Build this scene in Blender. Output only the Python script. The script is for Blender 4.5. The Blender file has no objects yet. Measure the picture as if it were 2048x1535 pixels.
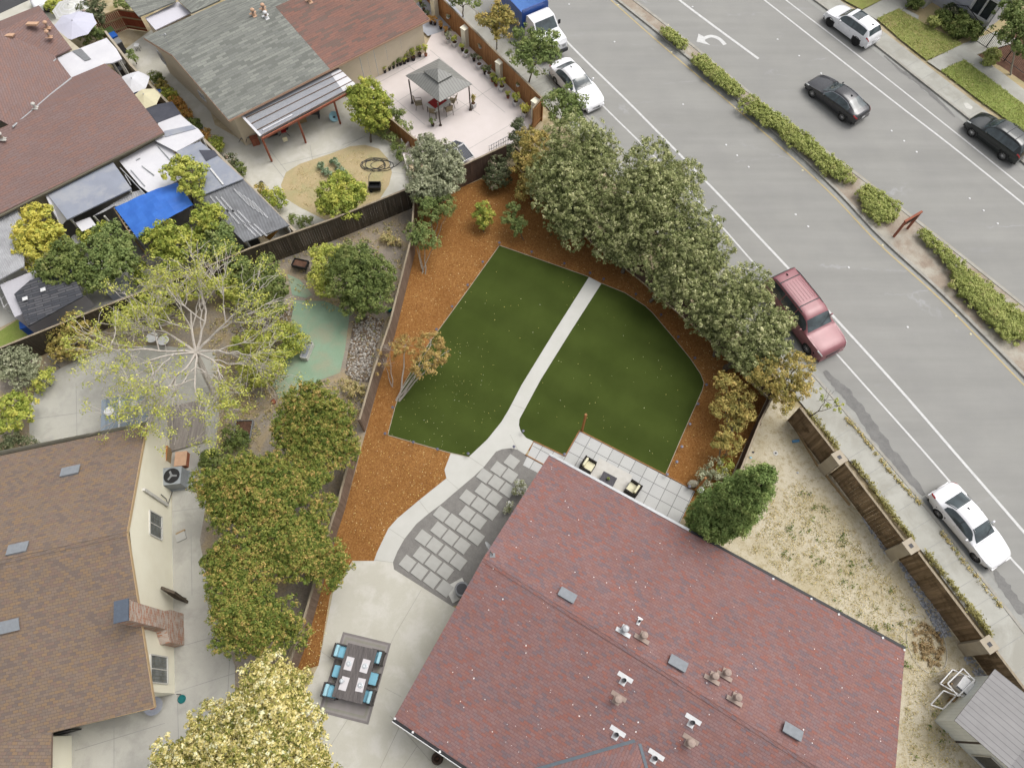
import bpy, math, random
import numpy as np
from mathutils import Vector, Matrix
from math import sin, cos, pi, radians
random.seed(7); RNG = np.random.default_rng(11)
scn = bpy.context.scene
COL = scn.collection
# ---------------------------------------------------------------- camera, sky, sun, exposure
FPX, NADIR_DY, HCAM = 1400.0, 662.5, 37.0
TH = math.atan(NADIR_DY / FPX)
cam_d = bpy.data.cameras.new('camera'); cam = bpy.data.objects.new('camera', cam_d); COL.objects.link(cam)
cam.location = (0, 0, HCAM); cam.rotation_euler = (TH, 0, 0)
cam_d.sensor_width = 36.0; cam_d.lens = FPX / 2048 * 36; cam_d.clip_start = .5; cam_d.clip_end = 3000
scn.camera = cam
SUN_EL, SUN_AZ = radians(60), radians(62)
w = bpy.data.worlds.new('World'); scn.world = w; w.use_nodes = True
nt = w.node_tree; nt.nodes.clear()
sky = nt.nodes.new('ShaderNodeTexSky'); sky.sky_type = 'NISHITA'; sky.sun_disc = False
sky.sun_elevation = SUN_EL; sky.sun_rotation = SUN_AZ; sky.air_density = 1.0; sky.dust_density = 6.0; sky.ozone_density = 1.0
hs = nt.nodes.new('ShaderNodeHueSaturation'); hs.inputs['Saturation'].default_value = .22   # a high overcast: nearly white sky
bg = nt.nodes.new('ShaderNodeBackground'); bg.inputs['Strength'].default_value = .15
wo = nt.nodes.new('ShaderNodeOutputWorld')
nt.links.new(sky.outputs[0], hs.inputs['Color']); nt.links.new(hs.outputs[0], bg.inputs['Color']); nt.links.new(bg.outputs[0], wo.inputs['Surface'])
sd = bpy.data.lights.new('sun', 'SUN'); sun = bpy.data.objects.new('sun', sd); COL.objects.link(sun)
sd.energy = .75; sd.angle = radians(40); sd.color = (1, .96, .9)
sdir = Vector((sin(SUN_AZ) * cos(SUN_EL), cos(SUN_AZ) * cos(SUN_EL), sin(SUN_EL)))
sun.rotation_euler = sdir.to_track_quat('Z', 'Y').to_euler(); sun.location = sdir * 100
scn.view_settings.view_transform = 'Standard'; scn.view_settings.look = 'None'
scn.view_settings.exposure = .42; scn.view_settings.gamma = 1
scn.render.engine = 'CYCLES'

# ---------------------------------------------------------------- helpers
_c, _s = cos(TH), sin(TH)
def P(u, v, z=0.0):
    """point at height z seen at photo pixel (u, v)"""
    a = u - 1024.0; b = 767.5 - v
    dx, dy, dz = a, _s * FPX + _c * b, -_c * FPX + _s * b
    t = (z - HCAM) / dz
    return Vector((dx * t, dy * t, z))
def PX(pts, z=0.0): return [P(u, v, z) for u, v in pts]
def MPP(u, v, z=0.0):
    p = P(u, v, z); d = (p.y * _s + (HCAM - z) * _c); return d / FPX      # metres per photo pixel
def lin(c):
    c = c / 255.0
    return c / 12.92 if c <= .04045 else ((c + .055) / 1.055) ** 2.4
MULT = 1.55
def S(r, g, b, k=1.0):
    """surface colour from the tone it shows in daylight"""
    return tuple(min(.9, lin(x) / MULT * k) for x in (r, g, b)) + (1,)

class MB:
    def __init__(s): s.v = []; s.f = []; s.m = []
    def add(s, vs, fs, mi=0):
        o = len(s.v); s.v += [tuple(p) for p in vs]
        for f in fs: s.f.append(tuple(i + o for i in f)); s.m.append(mi)
        return s
    def quad(s, a, b, c, d, mi=0): return s.add([a, b, c, d], [(0, 1, 2, 3)], mi)
    def box(s, c, size, rz=0, mi=0, tx=1, ty=1):
        x, y, z = (k / 2 for k in size); cs, sn = cos(rz), sin(rz); vs = []
        for sz, kx, ky in ((-1, 1, 1), (1, tx, ty)):
            for sx, sy in ((-1, -1), (1, -1), (1, 1), (-1, 1)):
                px, py = sx * x * kx, sy * y * ky
                vs.append((c[0] + px * cs - py * sn, c[1] + px * sn + py * cs, c[2] + sz * z))
        return s.add(vs, [(3, 2, 1, 0), (4, 5, 6, 7), (0, 1, 5, 4), (1, 2, 6, 5), (2, 3, 7, 6), (3, 0, 4, 7)], mi)
    def beam(s, a, b, w, h, mi=0):
        a = Vector(a); b = Vector(b); d = (b - a).normalized()
        up = Vector((0, 0, 1)) if abs(d.z) < .95 else Vector((1, 0, 0))
        e = d.cross(up).normalized(); n = e.cross(d).normalized()
        vs = []
        for p in (a, b):
            for i, j in ((-1, -1), (1, -1), (1, 1), (-1, 1)): vs.append(p + e * i * w / 2 + n * j * h / 2)
        return s.add(vs, [(0, 1, 2, 3), (7, 6, 5, 4), (0, 4, 5, 1), (1, 5, 6, 2), (2, 6, 7, 3), (3, 7, 4, 0)], mi)
    def tube(s, pts, rs, n=6, mi=0):
        pts = [Vector(p) for p in pts]
        if not hasattr(rs, '__len__'): rs = [rs] * len(pts)
        vs = []; L = len(pts)
        for i, p in enumerate(pts):
            d = (pts[min(i + 1, L - 1)] - pts[max(i - 1, 0)]).normalized()
            up = Vector((0, 0, 1)) if abs(d.z) < .9 else Vector((1, 0, 0))
            e = d.cross(up).normalized(); q = e.cross(d)
            for k in range(n):
                t = 2 * pi * k / n; vs.append(p + (e * cos(t) + q * sin(t)) * rs[i])
        fs = [tuple(i * n + x for x in (k, (k + 1) % n)) + tuple((i + 1) * n + x for x in ((k + 1) % n, k)) for i in range(L - 1) for k in range(n)]
        fs += [tuple(range(n - 1, -1, -1)), tuple((L - 1) * n + k for k in range(n))]
        return s.add(vs, fs, mi)
    def lathe(s, c, prof, n=14, mi=0, axis=None):
        vs = []
        for r, z in prof:
            for k in range(n):
                t = 2 * pi * k / n; vs.append(Vector((r * cos(t), r * sin(t), z)))
        if axis is not None:
            q = Vector((0, 0, 1)).rotation_difference(Vector(axis)); vs = [q @ v for v in vs]
        vs = [v + Vector(c) for v in vs]
        L = len(prof)
        fs = [(i * n + k, i * n + (k + 1) % n, (i + 1) * n + (k + 1) % n, (i + 1) * n + k) for i in range(L - 1) for k in range(n)]
        fs += [tuple(range(n - 1, -1, -1)), tuple((L - 1) * n + k for k in range(n))]
        return s.add(vs, fs, mi)
    def prism(s, poly, z0, z1, mi=0):
        a = sum(poly[i][0] * poly[(i + 1) % len(poly)][1] - poly[(i + 1) % len(poly)][0] * poly[i][1] for i in range(len(poly)))
        if a < 0: poly = poly[::-1]
        n = len(poly); vs = [(p[0], p[1], z0) for p in poly] + [(p[0], p[1], z1) for p in poly]
        return s.add(vs, [tuple(range(n - 1, -1, -1)), tuple(range(n, 2 * n))] + [(i, (i + 1) % n, n + (i + 1) % n, n + i) for i in range(n)], mi)
    def slab(s, pts, th=.1, mi=0, side=None):
        pts = [Vector(p) for p in pts]; nn = Vector((0, 0, 0))
        for i in range(len(pts)): nn += pts[i].cross(pts[(i + 1) % len(pts)])
        if nn.z < 0: pts = pts[::-1]
        n = len(pts); s.add(pts, [tuple(range(n))], mi)
        low = [p - Vector((0, 0, th)) for p in pts]
        s.add(list(pts) + low, [tuple(range(2 * n - 1, n - 1, -1))] + [(i, n + i, n + (i + 1) % n, (i + 1) % n) for i in range(n)], mi if side is None else side)
        return s
    def ell(s, c, r, nu=12, nv=7, mi=0, jit=0):
        if not hasattr(r, '__len__'): r = (r, r, r)
        vs = [(c[0], c[1], c[2] - r[2])]
        for j in range(1, nv):
            p = -pi / 2 + pi * j / nv
            for i in range(nu):
                t = 2 * pi * i / nu; k = 1 + random.uniform(-jit, jit)
                vs.append((c[0] + r[0] * cos(p) * cos(t) * k, c[1] + r[1] * cos(p) * sin(t) * k, c[2] + r[2] * sin(p) * k))
        vs.append((c[0], c[1], c[2] + r[2])); fs = []
        for i in range(nu): fs.append((0, 1 + (i + 1) % nu, 1 + i))
        for j in range(nv - 2):
            for i in range(nu): a = 1 + j * nu + i; b = 1 + j * nu + (i + 1) % nu; fs.append((a, b, b + nu, a + nu))
        t = len(vs) - 1; o = 1 + (nv - 2) * nu
        for i in range(nu): fs.append((o + i, o + (i + 1) % nu, t))
        return s.add(vs, fs, mi)

def auto_uv(me):
    nf = len(me.polygons)
    if not nf: return
    co = np.empty(len(me.vertices) * 3); me.vertices.foreach_get('co', co); co = co.reshape(-1, 3)
    nr = np.empty(nf * 3); me.polygons.foreach_get('normal', nr); nr = nr.reshape(-1, 3)
    lt = np.empty(nf, int); me.polygons.foreach_get('loop_total', lt)
    li = np.empty(len(me.loops), int); me.loops.foreach_get('vertex_index', li)
    N = np.repeat(nr, lt, axis=0); e = np.stack([-N[:, 1], N[:, 0], 0 * N[:, 0]], 1)
    l = np.linalg.norm(e, axis=1); flat = l < .02; e[flat] = (1, 0, 0); l[flat] = 1; e /= l[:, None]
    q = np.cross(N, e); p = co[li]
    uv = np.stack([(p * e).sum(1), (p * q).sum(1)], 1)
    me.uv_layers.new(name='UVMap').data.foreach_set('uv', uv.ravel())
def build(mb, name, mats, parent=None, smooth=False, kind=None, local=False):
    me = bpy.data.meshes.new(name)
    vs = mb.v
    if parent is not None and not local:
        l = parent.get('_o', (0, 0, 0)); vs = [(x - l[0], y - l[1], z - l[2]) for x, y, z in vs]
    me.from_pydata(vs, [], mb.f)
    if not isinstance(mats, (list, tuple)): mats = [mats]
    for m in mats: me.materials.append(m)
    if len(mats) > 1: me.polygons.foreach_set('material_index', mb.m)
    if smooth: me.polygons.foreach_set('use_smooth', [True] * len(me.polygons))
    me.update(); auto_uv(me)
    o = bpy.data.objects.new(name, me); COL.objects.link(o)
    if parent is not None:
        o.parent = parent; o['_o'] = parent.get('_o', (0, 0, 0))
    if kind: o['kind'] = kind
    return o
def thing(name, label, cat, loc=(0, 0, 0), group=None, rz=0):
    o = bpy.data.objects.new(name, None); COL.objects.link(o); o.empty_display_size = .3
    o.location = loc; o.rotation_euler = (0, 0, rz); o['_o'] = tuple(loc)
    return tag(o, label, cat, group)
def tag(o, label, cat, group=None):
    o['label'] = label; o['category'] = cat
    if group: o['group'] = group
    return o
def single(mb, name, mats, label, cat, group=None, smooth=False):
    """a thing that is one mesh; its origin goes to its own foot"""
    v = np.array(mb.v); c = (v[:, 0].mean(), v[:, 1].mean(), v[:, 2].min())
    mb.v = [(x - c[0], y - c[1], z - c[2]) for x, y, z in mb.v]
    o = build(mb, name, mats, smooth=smooth); o.location = c; o['_o'] = tuple(c)
    return tag(o, label, cat, group)
def kids(o): return [c for c in bpy.data.objects if c.parent == o]
def dup(root, loc, rz=0, label=None, group=None, sc=None):
    """copy of a thing with copies of its parts and sub-parts"""
    r = root.copy(); COL.objects.link(r); r.location = loc; r.rotation_euler = (0, 0, rz)
    if sc: r.scale = (sc, sc, sc)
    if label: r['label'] = label
    if group: r['group'] = group
    for ch in TREE.get(root.name, None) or kids(root):
        c = ch.copy(); COL.objects.link(c); c.parent = r
        for g in kids(ch):
            d = g.copy(); COL.objects.link(d); d.parent = c
    return r
TREE = {}

# ---------------------------------------------------------------- materials
def newmat(name):
    m = bpy.data.materials.new(name); m.use_nodes = True; t = m.node_tree; t.nodes.clear()
    o = t.nodes.new('ShaderNodeOutputMaterial'); b = t.nodes.new('ShaderNodeBsdfPrincipled')
    t.links.new(b.outputs[0], o.inputs[0]); b.inputs['Specular IOR Level'].default_value = .3
    return m, t, b
def nd(t, kind, **kw):
    n = t.nodes.new(kind)
    for k, v in kw.items():
        if k in n.inputs: n.inputs[k].default_value = v
        else: setattr(n, k, v)
    return n
def coords(t, src='Object', scale=(1, 1, 1), rot=0):
    c = t.nodes.new('ShaderNodeTexCoord') if src != 'World' else t.nodes.new('ShaderNodeNewGeometry')
    out = c.outputs['Position'] if src == 'World' else c.outputs[src]
    m = t.nodes.new('ShaderNodeMapping'); m.inputs['Scale'].default_value = scale; m.inputs['Rotation'].default_value = (0, 0, rot)
    t.links.new(out, m.inputs[0]); return m.outputs[0]
def noise(t, vec, sc, det=4, rough=.6, dist=0):
    n = nd(t, 'ShaderNodeTexNoise', Scale=sc, Detail=det, Roughness=rough, Distortion=dist); t.links.new(vec, n.inputs['Vector']); return n.outputs['Fac']
def ramp(t, fac, stops, const=False):
    r = t.nodes.new('ShaderNodeValToRGB'); e = r.color_ramp.elements
    if const: r.color_ramp.interpolation = 'CONSTANT'
    while len(e) < len(stops): e.new(.5)
    for k, (p, c) in enumerate(stops): e[k].position = p; e[k].color = c if len(c) == 4 else tuple(c) + (1,)
    t.links.new(fac, r.inputs[0]); return r.outputs[0]
def mix(t, fac, a, b, mode='MIX'):
    m = t.nodes.new('ShaderNodeMix'); m.data_type = 'RGBA'; m.blend_type = mode
    for i, x in ((0, fac), (6, a), (7, b)):
        if hasattr(x, 'is_linked') or hasattr(x, 'links'): t.links.new(x, m.inputs[i])
        else: m.inputs[i].default_value = x
    return m.outputs[2]
def bump(t, b, h, strength=.3, dist=.02):
    n = t.nodes.new('ShaderNodeBump'); n.inputs['Strength'].default_value = strength; n.inputs['Distance'].default_value = dist
    t.links.new(h, n.inputs['Height']); t.links.new(n.outputs[0], b.inputs['Normal'])
def W(x): return (x, x, x, 1)
def rough_mat(name, c, c2=None, sc=3, r=.85, fine=40, famt=.25, bmp=.3, src='World', spec=.2, metal=0, lo=.35, hi=.65, c3=None, sc3=.6):
    m, t, b = newmat(name); v = coords(t, src)
    c2 = c2 or tuple(x * .82 for x in c[:3]) + (1,)
    col = mix(t, ramp(t, noise(t, v, sc, 6), [(lo, W(0)), (hi, W(1))]), c, c2)
    if c3: col = mix(t, ramp(t, noise(t, v, sc3, 5, .65, .3), [(.46, W(0)), (.62, W(1))]), col, c3)
    f = noise(t, v, fine, 3, .7)
    col = mix(t, 1.0, col, ramp(t, f, [(.25, W(1 - famt)), (.75, W(1 + famt))]), 'MULTIPLY')
    t.links.new(col, b.inputs['Base Color']); b.inputs['Roughness'].default_value = r; b.inputs['Specular IOR Level'].default_value = spec; b.inputs['Metallic'].default_value = metal
    if bmp: bump(t, b, f, bmp, .01)
    return m
def plain(name, c, r=.6, spec=.3, metal=0, var=.1, sc=6):
    m, t, b = newmat(name); v = coords(t, 'Object')
    col = mix(t, 1.0, c, ramp(t, noise(t, v, sc, 5), [(.3, W(1 - var)), (.7, W(1 + var))]), 'MULTIPLY')
    t.links.new(col, b.inputs['Base Color']); b.inputs['Roughness'].default_value = r; b.inputs['Specular IOR Level'].default_value = spec; b.inputs['Metallic'].default_value = metal
    return m
def brickish(name, cols, bw, bh, mortar=.012, mcol=None, weather=.12, r=.9, mk=.6, rot=0, off=.5, bmp=.5, src='UV', grain=90, dark=None):
    """rows of tabs, tiles or bricks; each takes one of the given colours"""
    m, t, b = newmat(name); v = coords(t, src, rot=rot)
    br = nd(t, 'ShaderNodeTexBrick'); br.offset = off
    for k, x in (('Scale', 1), ('Mortar Size', mortar), ('Mortar Smooth', .1), ('Brick Width', bw), ('Row Height', bh), ('Color1', W(0)), ('Color2', W(1)), ('Mortar', W(.5)), ('Bias', 0)): br.inputs[k].default_value = x
    t.links.new(v, br.inputs['Vector'])
    n = len(cols); col = ramp(t, br.outputs['Color'], [(i / n, c) for i, c in enumerate(cols)], True)
    mc = mcol or tuple(x * mk for x in cols[0][:3]) + (1,)
    col = mix(t, br.outputs['Fac'], col, mc)
    vw = coords(t, 'World')
    wv = noise(t, vw, .45, 6, .65)
    col = mix(t, 1.0, col, ramp(t, wv, [(.3, W(1 - weather)), (.7, W(1 + weather))]), 'MULTIPLY')
    g = noise(t, vw, grain, 2, .7)
    col = mix(t, 1.0, col, ramp(t, g, [(.3, W(.8)), (.7, W(1.2))]), 'MULTIPLY')
    t.links.new(col, b.inputs['Base Color']); b.inputs['Roughness'].default_value = r; b.inputs['Specular IOR Level'].default_value = .15
    inv = nd(t, 'ShaderNodeMath', operation='SUBTRACT'); inv.inputs[0].default_value = 1; t.links.new(br.outputs['Fac'], inv.inputs[1])
    bump(t, b, inv.outputs[0], bmp, .01)
    return m
def wood(name, c, c2, bw=.14, r=.85, streak=14, rot=0, c3=None):
    m, t, b = newmat(name)
    v = coords(t, 'UV', (1 / bw, .35, 1), rot)
    wn = nd(t, 'ShaderNodeTexWhiteNoise', noise_dimensions='1D')
    sp = nd(t, 'ShaderNodeSeparateXYZ'); t.links.new(v, sp.inputs[0]); fl = nd(t, 'ShaderNodeMath', operation='FLOOR'); t.links.new(sp.outputs[0], fl.inputs[0]); t.links.new(fl.outputs[0], wn.inputs['W'])
    col = mix(t, wn.outputs['Value'], c, c2)
    v2 = coords(t, 'UV', (streak, 1.2, 1), rot)
    f = noise(t, v2, 1, 5, .7)
    if c3: col = mix(t, ramp(t, noise(t, coords(t, 'World'), 1.1, 4), [(.5, W(0)), (.62, W(1))]), col, c3)
    col = mix(t, 1.0, col, ramp(t, f, [(.25, W(.6)), (.75, W(1.35))]), 'MULTIPLY')
    t.links.new(col, b.inputs['Base Color']); b.inputs['Roughness'].default_value = r; b.inputs['Specular IOR Level'].default_value = .15
    bump(t, b, f, .3, .01); return m
def foliage(name, cols, trans=.3, r=.6, k=1.95, sat=.86):
    cols = [tuple(min(.85, (g + (x - g) * sat) * k) for x in c[:3]) + (1,) for c in cols for g in (sum(c[:3]) / 3,)]     # leaves lie in each other's shade, so their own colour is lighter than the crown looks
    m, t, b = newmat(name); a = nd(t, 'ShaderNodeAttribute', attribute_name='tint')
    n = len(cols); col = ramp(t, a.outputs['Fac'], [(i / (n - 1), c) for i, c in enumerate(cols)])
    t.links.new(col, b.inputs['Base Color']); b.inputs['Roughness'].default_value = r; b.inputs['Specular IOR Level'].default_value = .25
    tr = nd(t, 'ShaderNodeBsdfTranslucent'); t.links.new(col, tr.inputs[0]); ms = nd(t, 'ShaderNodeMixShader'); ms.inputs[0].default_value = trans
    out = [x for x in t.nodes if x.type == 'OUTPUT_MATERIAL'][0]
    t.links.new(b.outputs[0], ms.inputs[1]); t.links.new(tr.outputs[0], ms.inputs[2]); t.links.new(ms.outputs[0], out.inputs[0]); return m
def paint(name, c, metal=.0, r=.25, coat=.6):
    m, t, b = newmat(name); v = coords(t, 'Object')
    col = mix(t, 1.0, c, ramp(t, noise(t, v, 2.5, 5), [(.3, W(.93)), (.7, W(1.05))]), 'MULTIPLY'); t.links.new(col, b.inputs['Base Color'])
    b.inputs['Metallic'].default_value = metal; b.inputs['Roughness'].default_value = r; b.inputs['Coat Weight'].default_value = coat; b.inputs['Specular IOR Level'].default_value = .5; return m
def glassm(name, c, r=.06):
    m, t, b = newmat(name); v = coords(t, 'Object')
    col = mix(t, 1.0, c, ramp(t, noise(t, v, 1.6, 3), [(.35, W(.6)), (.65, W(1.5))]), 'MULTIPLY'); t.links.new(col, b.inputs['Base Color'])
    b.inputs['Roughness'].default_value = r; b.inputs['Specular IOR Level'].default_value = .8; return m
def corrug(name, c, c2, pitch=.08, r=.5, amp=.35, metal=0, spec=.3, rot=0, lines=None):
    m, t, b = newmat(name); v = coords(t, 'UV', rot=rot)
    wv = nd(t, 'ShaderNodeTexWave', wave_type='BANDS', bands_direction='X', Scale=.314 / pitch); t.links.new(v, wv.inputs['Vector'])
    vw = coords(t, 'World'); col = mix(t, ramp(t, noise(t, vw, 1.3, 6, .65), [(.38, W(0)), (.66, W(1))]), c, c2)
    col = mix(t, 1.0, col, ramp(t, wv.outputs['Fac'], [(0, W(1 - amp)), (.5, W(1))]), 'MULTIPLY')
    t.links.new(col, b.inputs['Base Color']); b.inputs['Roughness'].default_value = r; b.inputs['Specular IOR Level'].default_value = spec; b.inputs['Metallic'].default_value = metal
    bump(t, b, wv.outputs['Fac'], .6, .02); return m
MT = {}
def G(k): return MT[k]
def seam(name, c, pitch, wd=.025, rot=0, r=.45, dk=.45, metal=0):
    """standing-seam or board joints: thin dark lines every `pitch`"""
    m, t, b = newmat(name); v = coords(t, 'UV', (1 / pitch, 1, 1), rot)
    sp = nd(t, 'ShaderNodeSeparateXYZ'); t.links.new(v, sp.inputs[0]); fr = nd(t, 'ShaderNodeMath', operation='FRACT'); t.links.new(sp.outputs[0], fr.inputs[0])
    k = ramp(t, fr.outputs[0], [(0, W(dk)), (wd / pitch, W(dk)), (wd / pitch + .04, W(1))])
    col = mix(t, 1.0, c, ramp(t, noise(t, coords(t, 'World'), 1.2, 5), [(.3, W(.9)), (.7, W(1.1))]), 'MULTIPLY')
    col = mix(t, 1.0, col, k, 'MULTIPLY'); t.links.new(col, b.inputs['Base Color'])
    b.inputs['Roughness'].default_value = r; b.inputs['Metallic'].default_value = metal; bump(t, b, k, .5, .02); return m

# ---------------------------------------------------------------- foliage builders
def leaf_mesh(name, pos, nrm, size, tint, mat, parent, asp=.5):
    """many small leaf blades (four-sided) as one mesh with a tint per leaf"""
    n = len(pos); rd = RNG.normal(size=(n, 3)); a = np.cross(nrm, rd); a /= np.linalg.norm(a, axis=1)[:, None] + 1e-9
    b = np.cross(nrm, a); size = np.asarray(size)[:, None] * np.ones((n, 1))
    fold = nrm * size * .25
    V = np.empty((n, 4, 3)); V[:, 0] = pos + a * size; V[:, 1] = pos + b * size * asp + fold; V[:, 2] = pos - a * size; V[:, 3] = pos - b * size * asp + fold
    me = bpy.data.meshes.new(name); me.vertices.add(4 * n); me.vertices.foreach_set('co', V.ravel())
    me.loops.add(4 * n); me.loops.foreach_set('vertex_index', np.arange(4 * n)); me.polygons.add(n)
    me.polygons.foreach_set('loop_start', np.arange(n) * 4); me.polygons.foreach_set('loop_total', np.full(n, 4))
    at = me.attributes.new('tint', 'FLOAT', 'FACE'); at.data.foreach_set('value', np.clip(tint, 0, 1))
    me.materials.append(mat); me.update()
    o = bpy.data.objects.new(name, me); COL.objects.link(o)
    if parent is not None: o.parent = parent; o['_o'] = parent.get('_o', (0, 0, 0))
    return o
def fill(lobes):
    """extra lobes between close neighbours, so that a crown closes without losing its ragged rim"""
    out = list(lobes)
    for i in range(len(lobes)):
        for j in range(i):
            a, b = lobes[i], lobes[j]; d = math.dist(a[:3], b[:3])
            if d < 1.25 * (a[3] + b[3]): out.append(tuple((a[q] + b[q]) / 2 for q in range(3)) + tuple(min(a[q], b[q]) * .8 for q in range(3, 6)))
    return out
def clumps(lobes, leaf=.07, dens=1.0, clump=.24, per=26, hollow=.12, lumps=.2, tvar=.22):
    """leaf positions, normals and tints gathered in clumps over the lobes (x, y, z, rx, ry, rz)"""
    Ps, Ns, Ts, Ss = [], [], [], []
    for (x, y, z, rx, ry, rz) in lobes:
        R = (rx * ry * rz) ** (1 / 3); area = 4 * pi * R * R * .75
        nc = max(5, int(area / (clump * clump * 2.2) * dens))
        d = RNG.normal(size=(nc, 3)); d[:, 2] = np.abs(d[:, 2]) * np.where(RNG.random(nc) < .8, 1, -1) * .9; d /= np.linalg.norm(d, axis=1)[:, None]
        k = RNG.choice([1.0, .82, .6, .35], nc, p=[.56, .24, .14, .06]) * RNG.uniform(.86, 1.1, nc)
        cc = np.array([x, y, z]) + d * k[:, None] * np.array([rx, ry, rz])
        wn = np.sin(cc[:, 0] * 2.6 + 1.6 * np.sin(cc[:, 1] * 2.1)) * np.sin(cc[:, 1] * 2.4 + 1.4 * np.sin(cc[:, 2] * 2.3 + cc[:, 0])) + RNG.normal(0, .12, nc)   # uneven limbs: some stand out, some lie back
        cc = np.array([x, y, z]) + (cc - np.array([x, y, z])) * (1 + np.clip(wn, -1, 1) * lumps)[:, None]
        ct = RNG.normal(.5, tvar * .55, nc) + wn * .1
        n = RNG.poisson(per, nc) + 3
        idx = np.repeat(np.arange(nc), n); N = len(idx)
        off = RNG.normal(size=(N, 3)); off /= np.linalg.norm(off, axis=1)[:, None]; off *= (RNG.random(N) ** .45)[:, None] * clump * RNG.uniform(.7, 1.3, nc)[idx][:, None]
        p = cc[idx] + off * np.array([1, 1, .75])
        nn = off / (np.linalg.norm(off, axis=1)[:, None] + 1e-9) * .8 + d[idx] * .5 + np.array([0, 0, .5]) + RNG.normal(size=(N, 3)) * .55
        nn /= np.linalg.norm(nn, axis=1)[:, None]
        Ps.append(p); Ns.append(nn); Ts.append(ct[idx] + RNG.normal(0, tvar * .5, N)); Ss.append(leaf * RNG.uniform(.6, 1.35, N))
    return np.concatenate(Ps), np.concatenate(Ns), np.concatenate(Ss), np.concatenate(Ts)
def limb(mb, a, b, r0, r1, wob=.12, n=5, seg=6):
    a = Vector(a); b = Vector(b); L = (b - a).length; pts = []
    for i in range(n + 1):
        t = i / n; p = a.lerp(b, t)
        if 0 < i < n: p += Vector([random.uniform(-1, 1) * wob * L * .5 for _ in range(3)]) * .5
        pts.append(p)
    mb.tube(pts, [r0 + (r1 - r0) * i / n for i in range(n + 1)], seg); return pts
def tree(name, label, lobes_px, base, mat, z=3.0, trunk=.12, leaf=.085, dens=1.0, sq=.75, group=None, cat='tree', bark='bark', clump=.26, per=26, gap=0, twigs=0, stems=1, tvar=.22, sub=0, part='crown', close=False):
    """lobes_px: (u, v, radius in photo pixels[, height]); base: photo pixel of the trunk foot"""
    lobes = []
    for l in lobes_px:
        u, v, r = l[:3]; zz = l[3] if len(l) > 3 else z
        c = P(u, v, zz); R = r * MPP(u, v, zz)
        if sub:
            for k in range(sub):
                t = random.uniform(0, 2 * pi); q = random.uniform(.35, .8)
                lobes.append((c.x + cos(t) * q * R, c.y + sin(t) * q * R, zz + random.uniform(-.25, .35) * R * sq, R * .5, R * .5, R * .45 * random.uniform(.8, 1.2)))
            lobes.append((c.x, c.y, zz, R * .62, R * .62, R * .6 * sq))
        else: lobes.append((c.x, c.y, zz, R, R, R * sq))
    core = lobes; lobes = fill(lobes) if close else lobes
    b = P(*base) if base else Vector((lobes[0][0], lobes[0][1], 0)); b.z = 0
    o = thing(name, label, cat, b, group)
    p, nn, s, tt = clumps(lobes, leaf, dens, clump, per, tvar=tvar)
    keep = p[:, 2] > .04; p, nn, s, tt = p[keep], nn[keep], s[keep], tt[keep]
    leaf_mesh(part, p - np.array(b), nn, s, tt, mat, o)
    mb = MB(); cen = Vector((sum(l[0] for l in lobes) / len(lobes), sum(l[1] for l in lobes) / len(lobes), sum(l[2] for l in lobes) / len(lobes)))
    fork = b.lerp(cen, .45); fork.z = cen.z * .5
    if stems == 1: limb(mb, b, fork, trunk, trunk * .7, .06, 4, 8)
    for l in core[:14]:
        c = Vector(l[:3])
        if stems > 1: limb(mb, b + Vector((random.uniform(-.12, .12), random.uniform(-.12, .12), 0)), c, trunk, trunk * .35, .1, 5)
        else: limb(mb, fork, c, trunk * .6, trunk * .2, .14, 5)
        for k in range(twigs):
            d = Vector([random.gauss(0, 1) for _ in range(3)]).normalized()
            limb(mb, c, c + Vector((d.x * l[3], d.y * l[4], abs(d.z) * l[5])) * random.uniform(.7, 1.1), trunk * .2, .008, .2, 4, 4)
    build(mb, 'trunk', G(bark), o)
    return o
def shrub(name, label, lobes_px, mat, z=.5, leaf=.06, dens=1.0, sq=.8, group=None, clump=.2, cat='shrub', per=24, tvar=.25, stem=.03):
    return tree(name, label, lobes_px, None, mat, z, stem, leaf, dens, sq, group, cat, 'bark', clump, per, 0, 0, 1, tvar, 0, 'foliage')
def sheet(name, px, z, mat, kind='structure', sub=None):
    pts = PX(px) if not isinstance(px[0], Vector) else px
    a = sum(pts[i].x * pts[(i + 1) % len(pts)].y - pts[(i + 1) % len(pts)].x * pts[i].y for i in range(len(pts)))
    if a < 0: pts = pts[::-1]
    m = MB(); m.add([(p.x, p.y, z) for p in pts], [tuple(range(len(pts)))])
    return build(m, name, mat, kind=kind)
def offset_line(pts, d):
    out = []
    for i, p in enumerate(pts):
        t = (pts[min(i + 1, len(pts) - 1)] - pts[max(i - 1, 0)]); t.z = 0; t.normalize(); out.append(p + Vector((-t.y, t.x, 0)) * d)
    return out
def ribbon(mb, pts, w, z0, z1=None, mi=0, off=0):
    """strip of width w along a polyline (flat at z0, or a raised bar from z0 to z1)"""
    a = offset_line(pts, off + w / 2); b = offset_line(pts, off - w / 2)
    for i in range(len(pts) - 1):
        q = [(b[i].x, b[i].y), (b[i + 1].x, b[i + 1].y), (a[i + 1].x, a[i + 1].y), (a[i].x, a[i].y)]
        if z1 is None: mb.add([(x, y, z0) for x, y in q], [(0, 1, 2, 3)], mi)
        else: mb.prism(q, z0, z1, mi)
    return mb
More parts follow.
